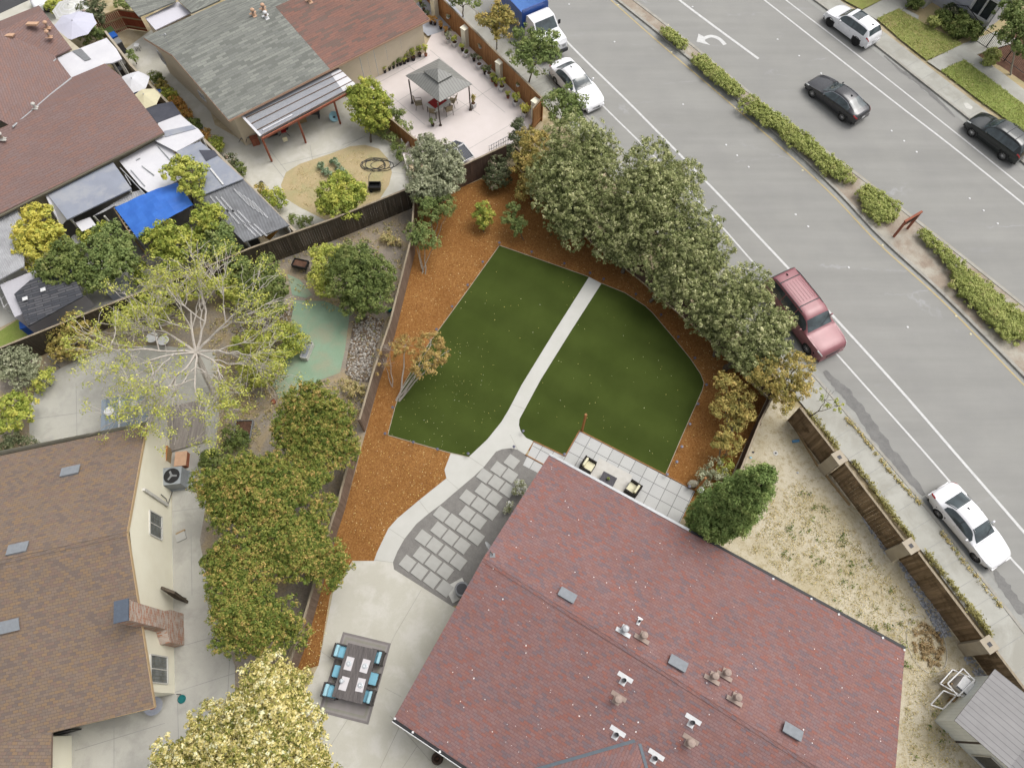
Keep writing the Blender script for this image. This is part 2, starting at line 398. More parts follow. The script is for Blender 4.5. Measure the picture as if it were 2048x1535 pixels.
def smooth_line(px, n=6):
    pts = PX(px); out = []
    for i in range(len(pts) - 1):
        p0, p1, p2, p3 = pts[max(i - 1, 0)], pts[i], pts[i + 1], pts[min(i + 2, len(pts) - 1)]
        for k in range(n):
            t = k / n; out.append(.5 * ((2 * p1) + (p2 - p0) * t + (2 * p0 - 5 * p1 + 4 * p2 - p3) * t * t + (3 * p1 - p0 - 3 * p2 + p3) * t ** 3))
    return out + [pts[-1]]
# ================================================================ MATERIALS
MT.update(
 dirt=rough_mat('dirt', S(214, 199, 168), S(196, 178, 145), 1.2, .95, 14, .12, .4, c3=S(172, 158, 118), sc3=.5),
 asphalt=rough_mat('asphalt', S(172, 171, 166), S(160, 160, 157), .5, .9, 30, .07, .15, c3=S(181, 181, 178), sc3=.35),
 paint_white=rough_mat('road_paint', S(240, 240, 238), S(222, 222, 220), 4, .7, 30, .08, .1),
 paint_yellow=rough_mat('yellow_paint', S(222, 196, 130), S(205, 190, 150), 4, .7, 30, .08, .1),
 conc=rough_mat('new_concrete', S(223, 222, 215), S(215, 214, 206), .8, .85, 40, .04, .1),
 walk=rough_mat('sidewalk_concrete', S(204, 203, 194), S(192, 191, 182), .8, .9, 30, .06, .15, c3=S(182, 180, 170), sc3=.5),
 kerbm=rough_mat('kerb_concrete', S(196, 193, 184), S(176, 172, 162), 1.6, .9, 30, .08, .2),
 oldconc=rough_mat('old_concrete', S(208, 205, 192, 1.1), S(199, 195, 181, 1.1), .6, .9, 26, .04, .2, c3=S(216, 213, 203, 1.1), sc3=.9, hi=.8),
 greyconc=rough_mat('grey_concrete', S(202, 200, 190, 1.08), S(192, 189, 180, 1.08), .7, .9, 26, .05, .2, c3=S(180, 178, 170, 1.08), sc3=.5, hi=.8),
 pinkconc=rough_mat('pink_concrete', S(236, 226, 222, 1.1), S(230, 220, 215, 1.1), .9, .85, 25, .04, .1),
 bluec=rough_mat('pale_blue_concrete', S(196, 200, 208), S(188, 192, 200), 1, .8, 25, .04, .1),
 gravel=rough_mat('grey_gravel', S(150, 147, 142), S(138, 135, 131), 3, .95, 22, .2, .6),
 stone=rough_mat('paver_stone', S(198, 197, 191), S(190, 189, 183), 2, .85, 40, .04, .1, src='Object'),
 gutterc=rough_mat('gutter_concrete', S(184, 184, 178), S(170, 170, 166), 1.5, .9, 30, .06, .1),
 medsoil=rough_mat('median_soil', S(188, 176, 160), S(170, 154, 138), 1.4, .95, 16, .15, .4, c3=S(198, 192, 178), sc3=.6),
 yardsoil=rough_mat('stony_soil', S(172, 162, 150), S(158, 147, 132), 1.3, .95, 10, .25, .6, c3=S(180, 162, 130), sc3=.7),
 brownmulch=rough_mat('brown_bark', S(122, 92, 76), S(100, 74, 60), 2, .95, 10, .3, .7),
 drygrass=rough_mat('dry_lawn', S(206, 186, 146), S(198, 180, 138), 1.6, .95, 9, .12, .4, c3=S(190, 180, 136), sc3=.8),
 lawn=rough_mat('lawn', S(150, 158, 86), S(162, 164, 98), 1.3, .95, 12, .2, .6, c3=S(168, 158, 104), sc3=.7),
 lawn2=rough_mat('green_lawn', S(140, 156, 78), S(152, 162, 88), 1.3, .95, 12, .2, .6),
 darkroad=rough_mat('dark_asphalt', S(84, 84, 86), S(92, 92, 94), .8, .9, 20, .06, .1),
 greentarp=rough_mat('green_carpet', S(158, 184, 158), S(150, 176, 148), 1, .9, 14, .07, .3, c3=S(168, 176, 150), sc3=.6),
 bark=rough_mat('bark', S(128, 118, 104), S(98, 90, 80), 6, .95, 20, .25, .5, src='Object'),
 palebark=rough_mat('pale_bark', S(196, 188, 172), S(160, 152, 138), 6, .9, 20, .2, .4, src='Object'),
 greybark=rough_mat('grey_twigs', S(206, 198, 188, 1.2), S(182, 174, 164, 1.2), 6, .9, 20, .2, .4, src='Object'),
 beige=rough_mat('beige_stucco', S(226, 212, 188, 1.25), S(220, 206, 182, 1.25), 1, .9, 40, .05, .2),
 cream=rough_mat('cream_stucco', S(238, 234, 214, 1.3), S(232, 227, 206, 1.3), .8, .9, 40, .04, .2),
 white=plain('white_paint', S(240, 240, 240), .5), offwhite=plain('off_white', S(222, 220, 212), .6),
 whiteroof=rough_mat('white_roof_coat', S(244, 243, 246), S(232, 231, 236), .8, .6, 12, .03, .1),
 greyroof=rough_mat('grey_roll_roof', S(168, 174, 188), S(160, 165, 178), .8, .7, 12, .04, .1, c3=S(180, 183, 190), sc3=.9),
 black=plain('black_plastic', (.015, .015, .016, 1), .5), dark=plain('dark_grey', (.045, .045, .05, 1), .55), rubber=plain('rubber', (.02, .02, .02, 1), .85),
 grey=plain('grey_metal', S(150, 152, 154), .5, .4, .2), ltgrey=plain('light_grey_metal', S(200, 202, 204), .45, .4, .2), ventg=plain('vent_grey', S(150, 155, 160), .7),
 ventb=plain('vent_tan', S(182, 162, 150), .7), salmon=plain('salmon_flashing', S(220, 180, 150), .7), chrome=plain('chrome', (.7, .7, .72, 1), .2, .5, .9),
 darkglass=glassm('dark_glass', (.03, .035, .04, 1)), carglass=glassm('car_glass', (.04, .055, .06, 1), .04), greyglass=glassm('grey_glass', (.1, .11, .11, 1)),
 screen=plain('window_screen', S(104, 104, 92), .7), curtain=plain('pale_curtain', S(190, 190, 176), .8),
 blue=plain('blue_plastic', S(40, 100, 190), .5), green=plain('green_plastic', S(120, 165, 90), .5), teal=plain('teal_plastic', S(30, 120, 120), .5), terra=plain('terracotta', S(178, 110, 82), .8),
 red=plain('red_plastic', S(176, 50, 50), .6), rust=wood('redwood_post', S(176, 112, 90), S(160, 98, 78), .3), tarp=rough_mat('blue_tarp', S(72, 128, 218, 1.15), S(64, 116, 206, 1.15), 1.6, .5, 20, .04, .2),
 darkfab=rough_mat('dark_shade_cloth', S(96, 98, 108), S(84, 86, 96), 1.5, .8, 20, .06, .2),
 umbw=plain('white_canvas', S(240, 240, 244), .8, var=.03), umbl=plain('lilac_canvas', S(222, 222, 238), .8, var=.03), umby=plain('cream_canvas', S(240, 232, 196), .8, var=.03), umbs=plain('striped_canvas', S(228, 228, 222), .8),
 wicker=brickish('black_wicker', [(.02, .018, .016, 1), (.035, .03, .028, 1), (.05, .045, .04, 1)], .03, .012, .002, r=.6, grain=120), wickerg=brickish('grey_wicker', [S(92, 88, 88), S(104, 100, 98), S(84, 80, 80)], .04, .015, .002, r=.6, grain=120),
 cushc=plain('cream_cushion', S(246, 240, 206), .9, var=.04), cushb=plain('sky_blue_cushion', S(140, 200, 222), .9, var=.05), cushl=plain('pale_blue_cushion', S(176, 222, 236), .9, var=.05),
 rugw=rough_mat('white_rug', S(226, 223, 216), S(218, 214, 206), 4, .95, 60, .05, .2), tabled=wood('charcoal_table', S(88, 86, 92), S(82, 80, 86), .12, .5), dinet=wood('grey_slat_table', S(122, 116, 114), S(110, 105, 104), .1, .5),
 linen=plain('white_linen', S(238, 234, 236), .9, var=.03), china=plain('white_china', S(226, 232, 236), .15, .5, var=.02),
 bender=wood('edging_board', S(190, 140, 96), S(176, 128, 88), .2), cedar=wood('new_cedar_post', S(204, 142, 88), S(190, 130, 80), .3),
 stucco_t=rough_mat('tan_block', S(204, 192, 172), S(190, 178, 158), 2, .9, 30, .07, .3), straw=rough_mat('straw', S(216, 176, 112), S(196, 154, 92), 3, .95, 24, .25, .8),
 fold=wood('old_dark_boards', S(112, 101, 88), S(84, 76, 66), .15, c3=S(96, 88, 76)), fbrown=wood('brown_boards', S(148, 128, 112), S(132, 113, 98), .15), fbrown2=wood('dark_brown_boards', S(120, 100, 88), S(108, 90, 80), .15),
 fred=wood('redwood_boards', S(196, 146, 100), S(176, 126, 82), .15), fgate=wood('red_gate_boards', S(164, 88, 62), S(150, 78, 56), .15), fgrey=wood('weathered_boards', S(168, 144, 116), S(128, 108, 84), .13, c3=S(116, 98, 76)),
 ftop=wood('fence_cap', S(178, 164, 142), S(160, 146, 124), .3), sidingw=seam('white_siding', S(226, 230, 226, 1.25), .2, .012, dk=.8, r=.6), lapgrey=seam('grey_lap_siding', S(214, 216, 224), .15, .012, pi / 2, dk=.8, r=.6),
 mainroof=brickish('red_shingles', [S(156, 122, 119), S(164, 114, 104), S(138, 119, 122), S(158, 126, 123), S(154, 116, 110), S(148, 123, 123), S(160, 121, 114), S(154, 119, 116)], .24, .125, .010, mk=.74, weather=.07, grain=50),
 leftroof=brickish('brown_shingles', [S(148, 130, 116), S(156, 131, 106), S(132, 118, 110), S(146, 127, 110), S(140, 125, 114), S(152, 131, 110), S(144, 123, 111)], .24, .13, .010, mk=.7, weather=.04, grain=60),
 tlroof=brickish('maroon_shingles', [S(152, 126, 120), S(148, 124, 119), S(156, 125, 116), S(150, 128, 124)], .5, .15, .016, mk=.74, weather=.04, grain=40),
 greyshing=brickish('grey_shingles', [S(148, 150, 143), S(132, 134, 128), S(158, 160, 152), S(143, 145, 139)], .7, .18, .012, mk=.72, weather=.07, grain=40),
 redshing=brickish('brick_red_shingles', [S(152, 118, 107), S(146, 116, 107), S(158, 119, 107), S(132, 114, 106)], .7, .16, .012, mk=.75, weather=.06, grain=40),
 darkshing=brickish('charcoal_shingles', [S(96, 97, 102), S(84, 86, 92), S(106, 106, 110)], .9, .16, .025, mk=.55, weather=.08, grain=40),
 gazroof=seam('gazebo_metal', S(152, 152, 147), .2, .03, dk=.62, r=.4), shedroof=seam('shed_metal', S(148, 146, 146), .28, .03, 0, dk=.6, r=.45),
 brick=brickish('chimney_brick', [S(206, 178, 160), S(196, 128, 92), S(214, 196, 182), S(190, 140, 112), S(204, 186, 172), S(186, 156, 140)], .22, .075, .01, S(206, 196, 186), .08, grain=60),
 corr=corrug('corrugated_roof', S(150, 152, 156), S(128, 129, 132), .09), corrl=corrug('pale_corrugated_roof', S(200, 201, 204), S(176, 176, 178), .1, amp=.2), pcover=corrug('pale_metal_roof', S(170, 173, 180), S(182, 183, 188), .075, amp=.16),
 bluemetal=seam('blue_grey_metal', S(164, 176, 188), .2, .03, pi / 2, dk=.8, r=.45), rackr=plain('black_metal', (.03, .03, .032, 1), .4, .4, .5),
 bronze=plain('bronze_frame', S(96, 84, 76), .5), sling=plain('tan_sling', S(166, 152, 124), .8), skin=plain('plank', S(176, 150, 112), .8), solar=corrug('dark_tub_panel', S(92, 96, 104), S(100, 104, 112), .1, amp=.4),
)
# artificial turf: short blades, long seams and mown-looking rolls
def turf_mat():
    m, t, b = newmat('artificial_turf'); v = coords(t, 'World', rot=radians(-58))
    col = mix(t, ramp(t, noise(t, v, .5, 5), [(.35, W(0)), (.65, W(1))]), S(68, 81, 32), S(76, 89, 38))
    wv = nd(t, 'ShaderNodeTexWave', wave_type='BANDS', bands_direction='X', Scale=.12, Distortion=.6); wv.inputs['Detail'].default_value = 1; t.links.new(v, wv.inputs[0])
    col = mix(t, 1.0, col, ramp(t, wv.outputs['Fac'], [(.2, W(.95)), (.8, W(1.06))]), 'MULTIPLY')
    f = noise(t, coords(t, 'World', (60, 22, 1), radians(-58)), 1, 3, .7)
    col = mix(t, 1.0, col, ramp(t, f, [(.2, W(.72)), (.8, W(1.28))]), 'MULTIPLY')
    t.links.new(col, b.inputs['Base Color']); b.inputs['Roughness'].default_value = .9; b.inputs['Specular IOR Level'].default_value = .1; bump(t, b, f, .5, .01); return m
def mulch_mat():
    m, t, b = newmat('orange_bark_mulch'); v = coords(t, 'World')
    vo = nd(t, 'ShaderNodeTexVoronoi', Scale=17.0); t.links.new(v, vo.inputs['Vector'])
    sp = nd(t, 'ShaderNodeSeparateColor'); t.links.new(vo.outputs['Color'], sp.inputs[0])
    col = ramp(t, sp.outputs[0], [(0, S(156, 109, 60)), (.25, S(172, 124, 72)), (.5, S(161, 114, 66)), (.75, S(179, 132, 80)), (.95, S(138, 94, 56)), (.99, S(214, 184, 130))], True)
    col = mix(t, ramp(t, noise(t, v, .35, 5, .6), [(.4, W(0)), (.62, W(1))]), col, mix(t, 1.0, col, (.84, .8, .76, 1), 'MULTIPLY'))
    f = noise(t, v, 26, 3, .7); col = mix(t, 1.0, col, ramp(t, f, [(.25, W(.68)), (.75, W(1.3))]), 'MULTIPLY')
    t.links.new(col, b.inputs['Base Color']); b.inputs['Roughness'].default_value = .95; b.inputs['Specular IOR Level'].default_value = .1; bump(t, b, f, .8, .02); return m
def cobble_mat():
    m, t, b = newmat('river_pebbles'); v = coords(t, 'World')
    vo = nd(t, 'ShaderNodeTexVoronoi', Scale=8.0); t.links.new(v, vo.inputs['Vector'])
    sp = nd(t, 'ShaderNodeSeparateColor'); t.links.new(vo.outputs['Color'], sp.inputs[0])
    col = ramp(t, sp.outputs[0], [(0, S(150, 138, 126)), (.3, S(196, 186, 172)), (.5, S(122, 108, 96)), (.7, S(176, 160, 140)), (.85, S(228, 222, 212)), (.95, S(134, 112, 84))], True)
    col = mix(t, ramp(t, noise(t, v, .9, 5), [(.55, W(0)), (.68, W(1))]), col, S(150, 132, 98))
    k = ramp(t, vo.outputs['Distance'], [(.3, W(1)), (.75, W(.45))]); col = mix(t, 1.0, col, k, 'MULTIPLY')
    t.links.new(col, b.inputs['Base Color']); b.inputs['Roughness'].default_value = .8; bump(t, b, k, .8, .04); return m
def drylot_mat():
    m, t, b = newmat('bleached_dry_weeds'); v = coords(t, 'World')
    col = mix(t, ramp(t, noise(t, v, .55, 5, .6), [(.4, W(0)), (.6, W(1))]), S(222, 212, 188), S(206, 194, 164))
    col = mix(t, ramp(t, noise(t, v, 3.2, 6, .75), [(.5, W(0)), (.68, W(1))]), col, S(174, 158, 118))
    col = mix(t, ramp(t, noise(t, v, 7, 6, .8), [(.6, W(0)), (.7, W(.8))]), col, S(150, 142, 100))
    f = noise(t, v, 20, 3, .7); col = mix(t, 1.0, col, ramp(t, f, [(.25, W(.82)), (.75, W(1.16))]), 'MULTIPLY')
    t.links.new(col, b.inputs['Base Color']); b.inputs['Roughness'].default_value = .95; b.inputs['Specular IOR Level'].default_value = .1; bump(t, b, f, .5, .02); return m
def road_mat():
    m, t, b = newmat('bleached_asphalt')
    v = coords(t, 'World', (1, 1, 1)); vr = coords(t, 'World', (1, 1, 1), radians(57))
    col = mix(t, ramp(t, noise(t, v, .4, 6), [(.35, W(0)), (.65, W(1))]), S(171, 170, 165), S(165, 164, 160))
    # long wear streaks along the traffic and pale crack repairs with a shape of their own
    vs = coords(t, 'World', (.06, .9, 1), radians(57)); st = noise(t, vs, 1, 4, .6)
    col = mix(t, 1.0, col, ramp(t, st, [(.3, W(.93)), (.7, W(1.06))]), 'MULTIPLY')
    vc = coords(t, 'World', (.07, .33, 1), radians(57)); vo = nd(t, 'ShaderNodeTexVoronoi', feature='DISTANCE_TO_EDGE', Scale=1.0)
    nz = nd(t, 'ShaderNodeTexNoise', Scale=2.2, Detail=5); t.links.new(v, nz.inputs['Vector'])
    mm = mix(t, .12, vc, nz.outputs['Color']); t.links.new(mm, vo.inputs['Vector'])
    crack = ramp(t, vo.outputs['Distance'], [(0, W(.7)), (.010, W(.25)), (.02, W(0))])
    msk = ramp(t, noise(t, v, .22, 4, .6), [(.56, W(0)), (.66, W(.8))])
    mk = mix(t, 1.0, crack, msk, 'MULTIPLY')
    col = mix(t, mk, col, S(194, 194, 196))
    col = mix(t, ramp(t, noise(t, coords(t, 'World', (.12, .55, 1), radians(57)), 1, 6, .7), [(.63, W(0)), (.75, W(.32))]), col, S(188, 188, 192))
    f = noise(t, v, 30, 3, .7); col = mix(t, 1.0, col, ramp(t, f, [(.25, W(.95)), (.75, W(1.05))]), 'MULTIPLY')
    t.links.new(col, b.inputs['Base Color']); b.inputs['Roughness'].default_value = .9; b.inputs['Specular IOR Level'].default_value = .2; bump(t, b, f, .2, .01); return m
MT.update(turf=turf_mat(), mulch=mulch_mat(), cobble=cobble_mat(), drylot=drylot_mat(), road=road_mat(),
 oak=foliage('oak_leaves', [S(60, 68, 38), S(96, 104, 60), S(124, 130, 82), S(152, 154, 108), S(190, 188, 144)], k=2.35, sat=.95),
 oaky=foliage('yellowing_oak_leaves', [S(76, 80, 38), S(126, 122, 56), S(160, 146, 68), S(190, 164, 84), S(206, 186, 110)]),
 olive=foliage('olive_leaves', [S(84, 90, 66), S(120, 126, 94), S(142, 146, 112), S(170, 172, 138), S(198, 196, 168)]),
 gum=foliage('ochre_green_leaves', k=2.2, sat=1, cols=[S(58, 72, 28), S(90, 106, 44), S(114, 122, 56), S(140, 134, 68), S(176, 146, 92)]),
 citrus=foliage('citrus_leaves', [S(84, 100, 30), S(122, 138, 44), S(150, 160, 54), S(180, 180, 68), S(212, 200, 76)]),
 yellow=foliage('golden_leaves', [S(120, 132, 44), S(160, 164, 56), S(190, 184, 66), S(212, 198, 74), S(226, 208, 90)]),
 green=foliage('green_leaves', [S(66, 82, 40), S(98, 116, 56), S(122, 138, 72), S(134, 144, 76), S(160, 164, 96)]),
 bushg=foliage('bush_green_leaves', [S(60, 74, 34), S(88, 104, 46), S(110, 124, 58), S(122, 132, 64), S(150, 150, 84)]),
 lime=foliage('lime_leaves', [S(92, 108, 40), S(136, 148, 54), S(168, 174, 66), S(192, 190, 78), S(210, 204, 96)]),
 bloom=foliage('cream_blossom_and_leaves', [S(104, 112, 36), S(150, 148, 62), S(200, 186, 102), S(226, 208, 138), S(242, 230, 178)], k=1.85),
 cyp=foliage('cypress_needles', [S(70, 88, 44), S(96, 116, 62), S(116, 134, 76), S(132, 146, 86), S(152, 152, 100)], k=2.1, sat=1),
 hedge=foliage('median_hedge_leaves', [S(112, 124, 56), S(140, 150, 70), S(158, 166, 84), S(174, 178, 98), S(178, 166, 106)]),
 ochre=foliage('ochre_leaves', [S(120, 92, 48), S(150, 122, 62), S(172, 146, 78), S(186, 162, 84), S(170, 130, 96)]),
 shrubd=foliage('dark_shrub_leaves', [S(44, 52, 34), S(72, 82, 52), S(96, 104, 68), S(122, 126, 90), S(180, 150, 140)]),
 dryg=foliage('dry_tufts', [S(150, 140, 90), S(176, 160, 104), S(196, 176, 116), S(120, 128, 66), S(206, 188, 132)]),
 orange=foliage('orange_leaves', [S(120, 96, 40), S(166, 120, 46), S(190, 138, 60), S(150, 130, 50), S(200, 160, 80)]),
 rosew=foliage('white_rose_leaves', [S(80, 92, 50), S(120, 128, 80), S(160, 160, 120), S(225, 222, 210), S(245, 243, 238)]),
 bluegr=foliage('blue_green_leaves', [S(70, 92, 66), S(98, 122, 88), S(126, 146, 110), S(150, 166, 130), S(180, 188, 160)]))

# ================================================================ SETTING
gm = MB(); gm.box((0, 0, -.25), (1600, 1600, .5)); build(gm, 'ground', G('dirt'), kind='structure')
KERB_L = smooth_line([(880, -45), (939, 12), (1076, 136), (1112, 173), (1190, 252), (1324, 401), (1438, 540), (1560, 675), (1678, 811), (1775, 924), (1866, 1034), (1957, 1150), (2048, 1266), (2140, 1385)])
MED_L = smooth_line([(1180, -45), (1233, 0), (1335, 82), (1522, 241), (1667, 376), (1762, 476), (1888, 592), (2050, 755), (2150, 858)])
MED_R = smooth_line([(1205, -45), (1264, 0), (1381, 91), (1513, 200), (1600, 268), (1700, 342), (1804, 422), (1850, 458), (1947, 534), (2070, 632), (2170, 712)])
KERB_R = smooth_line([(1570, -45), (1627, 0), (1744, 86), (1840, 162), (1934, 236), (2048, 328), (2150, 410)])
def between(a, b, z, name, mat, n=40, kind='structure'):
    def at(l, t):
        x = t * (len(l) - 1); i = min(int(x), len(l) - 2); return l[i].lerp(l[i + 1], x - i)
    m = MB()
    for i in range(n):
        q = [at(a, i / n), at(a, (i + 1) / n), at(b, (i + 1) / n), at(b, i / n)]
        m.add([(p.x, p.y, z) for p in q], [(0, 1, 2, 3)] if (q[1] - q[0]).cross(q[2] - q[0]).z > 0 else [(3, 2, 1, 0)])
    return build(m, name, mat, kind=kind)
between(KERB_L, KERB_R, .006, 'road', G('road'))
between(MED_L, MED_R, .10, 'median_strip', G('medsoil'))
for nm, l, wdt, of in (('median_kerb', MED_L, .2, 0), ('median_kerb', MED_R, .2, 0), ('kerb', KERB_L, .16, .0), ('kerb', KERB_R, .16, 0)):
    m = MB(); ribbon(m, l, wdt, 0, .13, off=of); build(m, nm, G('kerbm'), kind='structure')
m = MB(); ribbon(m, KERB_L, .42, .012, off=.3); build(m, 'gutter', G('gutterc'), kind='structure')
m = MB(); ribbon(m, KERB_R, .42, .012, off=-.3); build(m, 'gutter', G('gutterc'), kind='structure')
m = MB(); ribbon(m, MED_L, .3, .012, off=-.25); build(m, 'gutter', G('gutterc'), kind='structure')
m = MB(); ribbon(m, KERB_L, 1.75, .105, off=-.955); build(m, 'pavement', G('walk'), kind='structure')
m = MB(); ribbon(m, KERB_R, 1.45, .105, off=.8); build(m, 'pavement', G('walk'), kind='structure')
def line(name, px, wd, mat='paint_white', z=.014):
    m = MB(); ribbon(m, smooth_line(px), wd, z); return build(m, name, G(mat), kind='structure')
line('lane_line', [(1045, -28), (1122, 71), (1270, 218), (1439, 391), (1528, 485), (1655, 620), (1792, 770), (1920, 917), (2048, 1064), (2120, 1150)], .16)
line('lane_line', [(1060, 63), (1129, 132), (1210, 216), (1280, 285), (1396, 401), (1518, 538), (1543, 563), (1726, 767), (1891, 953), (2012, 1104), (2048, 1145), (2130, 1245)], .12)
line('lane_line', [(1300, -48), (1358, 0), (1435, 58), (1517, 118)], .2)
line('lane_line', [(1470, -45), (1528, 0), (1778, 196), (1900, 290), (2026, 391), (2120, 468)], .14)
line('lane_line', [(1515, -45), (1571, 0), (1700, 99), (1900, 257), (2048, 376), (2120, 434)], .12)
line('median_line', [(1170, -45), (1221, 0), (1330, 96), (1518, 257), (1655, 381), (1757, 487), (1884, 602), (2041, 763), (2130, 855)], .09, 'paint_yellow')
line('median_line', [(1214, -45), (1270, 0), (1387, 91), (1519, 200), (1606, 267), (1706, 341), (1810, 421), (1953, 533), (2076, 631)], .09, 'paint_yellow')
# turn arrow painted on the far carriageway
ar = MB(); sh = smooth_line([(1450, 90), (1438, 78), (1422, 73), (1408, 77)], 5)
ribbon(ar, sh, .3, .015)
ar.add([(p.x, p.y, .0155) for p in PX([(1397, 68), (1393, 84), (1421, 91), (1410, 83), (1410, 75)])], [(0, 1, 2, 3, 4)])
build(ar, 'arrow_marking', G('paint_white'), kind='structure')
# joints across the pavements
jm = MB()
for l, off in ((KERB_L, -.955), (KERB_R, .8)):
    a = offset_line(l, off - .86); b = offset_line(l, off + .86)
    for i in range(0, len(l) - 1, 2): jm.beam(a[i] + Vector((0, 0, .107)), b[i] + Vector((0, 0, .107)), .03, .006)
build(jm, 'pavement_joints', G('gutterc'), kind='structure')
# darker grey ragged blotches on the asphalt along the gutters
blotch_mat = rough_mat('gutter_blotch', S(132, 131, 129), S(146, 145, 142), 1.5, .8, 10, .12, .1)
def blotch(px, wds, z, mat, name):
    pts = smooth_line(px, 8); n = len(pts); a, b = [], []
    for i, p in enumerate(pts):
        t = pts[min(i + 1, n - 1)] - pts[max(i - 1, 0)]; t.normalize(); k = np.interp(i / (n - 1), np.linspace(0, 1, len(wds)), wds)
        q = Vector((-t.y, t.x, 0)); a.append(p + q * k * random.uniform(.7, 1.25)); b.append(p - q * k * random.uniform(.7, 1.25))
    m = MB()
    for i in range(n - 1): m.add([(v.x, v.y, z) for v in (b[i], b[i + 1], a[i + 1], a[i])], [(0, 1, 2, 3)])
    return build(m, name, mat, kind='structure')
blotch([(1648, 742), (1680, 775), (1718, 820), (1760, 880), (1800, 930), (1848, 990)], [.15, .32, .38, .36, .3, .15], .0165, blotch_mat, 'road_blotch')
blotch([(1990, 1140), (2010, 1175), (2048, 1225)], [.1, .3, .3], .0165, blotch_mat, 'road_blotch')
blotch([(1768, 112), (1800, 140), (1835, 165), (1880, 205), (1910, 235)], [.05, .16, .2, .14, .05], .0165, blotch_mat, 'road_blotch')

sheet('mulch_bed', [(833, 414), (931, 371), (1030, 331), (1110, 415), (1185, 489), (1272, 556), (1400, 665), (1533, 797), (1462, 952), (1420, 1030), (1390, 1040), (1200, 1010), (1060, 900), (940, 950), (800, 1080), (752, 1122), (705, 1120), (660, 1190), (637, 1330), (590, 1345), (612, 1230), (676, 1061), (690, 1018), (732, 862), (756, 773), (790, 670), (830, 507)], .008, G('mulch'))
sheet('artificial_lawn', [(999, 492), (1178, 554), (1110, 661), (1043, 770), (1018, 818), (1003, 843), (975, 878), (938, 913), (902, 905), (776, 869), (790, 815), (805, 773), (838, 716), (876, 662), (940, 574)], .03, G('turf'))
sheet('artificial_lawn', [(1203, 567), (1250, 586), (1267, 596), (1290, 612), (1305, 626), (1348, 677), (1381, 718), (1401, 748), (1407, 765), (1404, 780), (1365, 868), (1330, 948), (1240, 903), (1159, 861), (1130, 912), (1067, 882), (1052, 875), (1042, 863), (1038, 850), (1039, 838), (1051, 816), (1081, 760), (1142, 662)], .03, G('turf'))
sheet('garden_path', [(1178, 554), (1203, 567), (1142, 662), (1081, 760), (1051, 816), (1039, 838), (1038, 850), (1042, 863), (1052, 875), (1067, 882), (1051, 909), (1035, 899), (1021, 896), (1004, 898), (992, 903), (968, 933), (948, 952), (917, 978), (882, 1008), (858, 1026), (833, 1047), (809, 1077), (795, 1102), (786, 1124), (748, 1121), (754, 1104), (777, 1056), (795, 1036), (838, 1000), (893, 956), (889, 939), (902, 905), (938, 913), (975, 878), (1003, 843), (1018, 818), (1043, 770), (1110, 661)], .022, G('conc'))
sheet('gravel_bed', [(1051, 909), (1035, 899), (1021, 896), (1004, 898), (992, 903), (968, 933), (948, 952), (917, 978), (882, 1008), (858, 1026), (833, 1047), (809, 1077), (795, 1102), (786, 1124), (788, 1138), (905, 1212), (980, 1190), (1140, 940)], .016, G('gravel'))
sheet('driveway', [(748, 1121), (786, 1124), (788, 1138), (905, 1212), (1000, 1260), (1000, 1700), (600, 1700), (560, 1480), (637, 1330), (666, 1185), (705, 1121)], .02, G('oldconc'))
patio = [(1068, 883), (1130, 912), (1160, 862), (1390, 982), (1350, 1065), (1200, 1010), (1046, 930)]
tile = brickish('patio_tiles', [S(210, 210, 208), S(206, 206, 203), S(213, 213, 210)], .70, .70, .018, S(140, 140, 138), .05, r=.8, off=0, src='Object', bmp=.3)
pa, pb = P(1160, 862), P(1390, 982); ang = math.atan2(pb.y - pa.y, pb.x - pa.x)
mp = [n for n in tile.node_tree.nodes if n.type == 'MAPPING'][0]
po = sheet('patio', patio, .024, tile)
q = pa + Vector((cos(ang), sin(ang), 0)) * .0 ; mp.vector_type = 'TEXTURE'; mp.inputs['Rotation'].default_value = (0, 0, ang); mp.inputs['Location'].default_value = (pa.x, pa.y, 0)
for px in ([(1159, 861), (1330, 949), (1390, 981)], [(1130, 912), (1159, 861)], [(1130, 912), (1067, 882)], [(1051, 909), (1100, 936)]):
    m = MB(); ribbon(m, PX(px), .05, 0, .07); build(m, 'edging', G('bender'), kind='structure')
for px in ([(776, 870), (902, 906)], [(902, 906), (939, 914)], [(999, 491), (1178, 554)], [(999, 491), (940, 574), (876, 662), (838, 716), (805, 773), (790, 815), (776, 869)], [(1203, 567), (1250, 586), (1290, 612), (1305, 626), (1348, 677), (1381, 718), (1401, 748), (1408, 766), (1404, 781), (1365, 869), (1331, 949)]):
    m = MB(); ribbon(m, PX(px), .03, 0, .04); build(m, 'edging', G('stucco_t'), kind='structure')
# joints in the new path and the driveway; grooves drawn as thin darker strips of mortar
jm = MB()
for a, b in (((968, 933), (938, 913)), ((917, 978), (893, 957)), ((858, 1026), (838, 1000)), ((809, 1077), (778, 1056)), ((786, 1124), (748, 1119)), ((1051, 818), (1018, 806)), ((1036, 900), (1020, 868))): jm.beam(P(*a, .0235), P(*b, .0235), .02, .003)
for l in ([(843, 1178), (790, 1268), (775, 1300)], [(780, 1430), (800, 1450), (760, 1535)], [(640, 1300), (668, 1320)], [(770, 1375), (802, 1392)], [(800, 1450), (860, 1520)], [(700, 1430), (655, 1500)], [(835, 1490), (805, 1535)]):
    for i in range(len(l) - 1): jm.beam(P(*l[i], .0215), P(*l[i + 1], .0215), .025, .003)
build(jm, 'paving_joints', G('kerbm'), kind='structure')
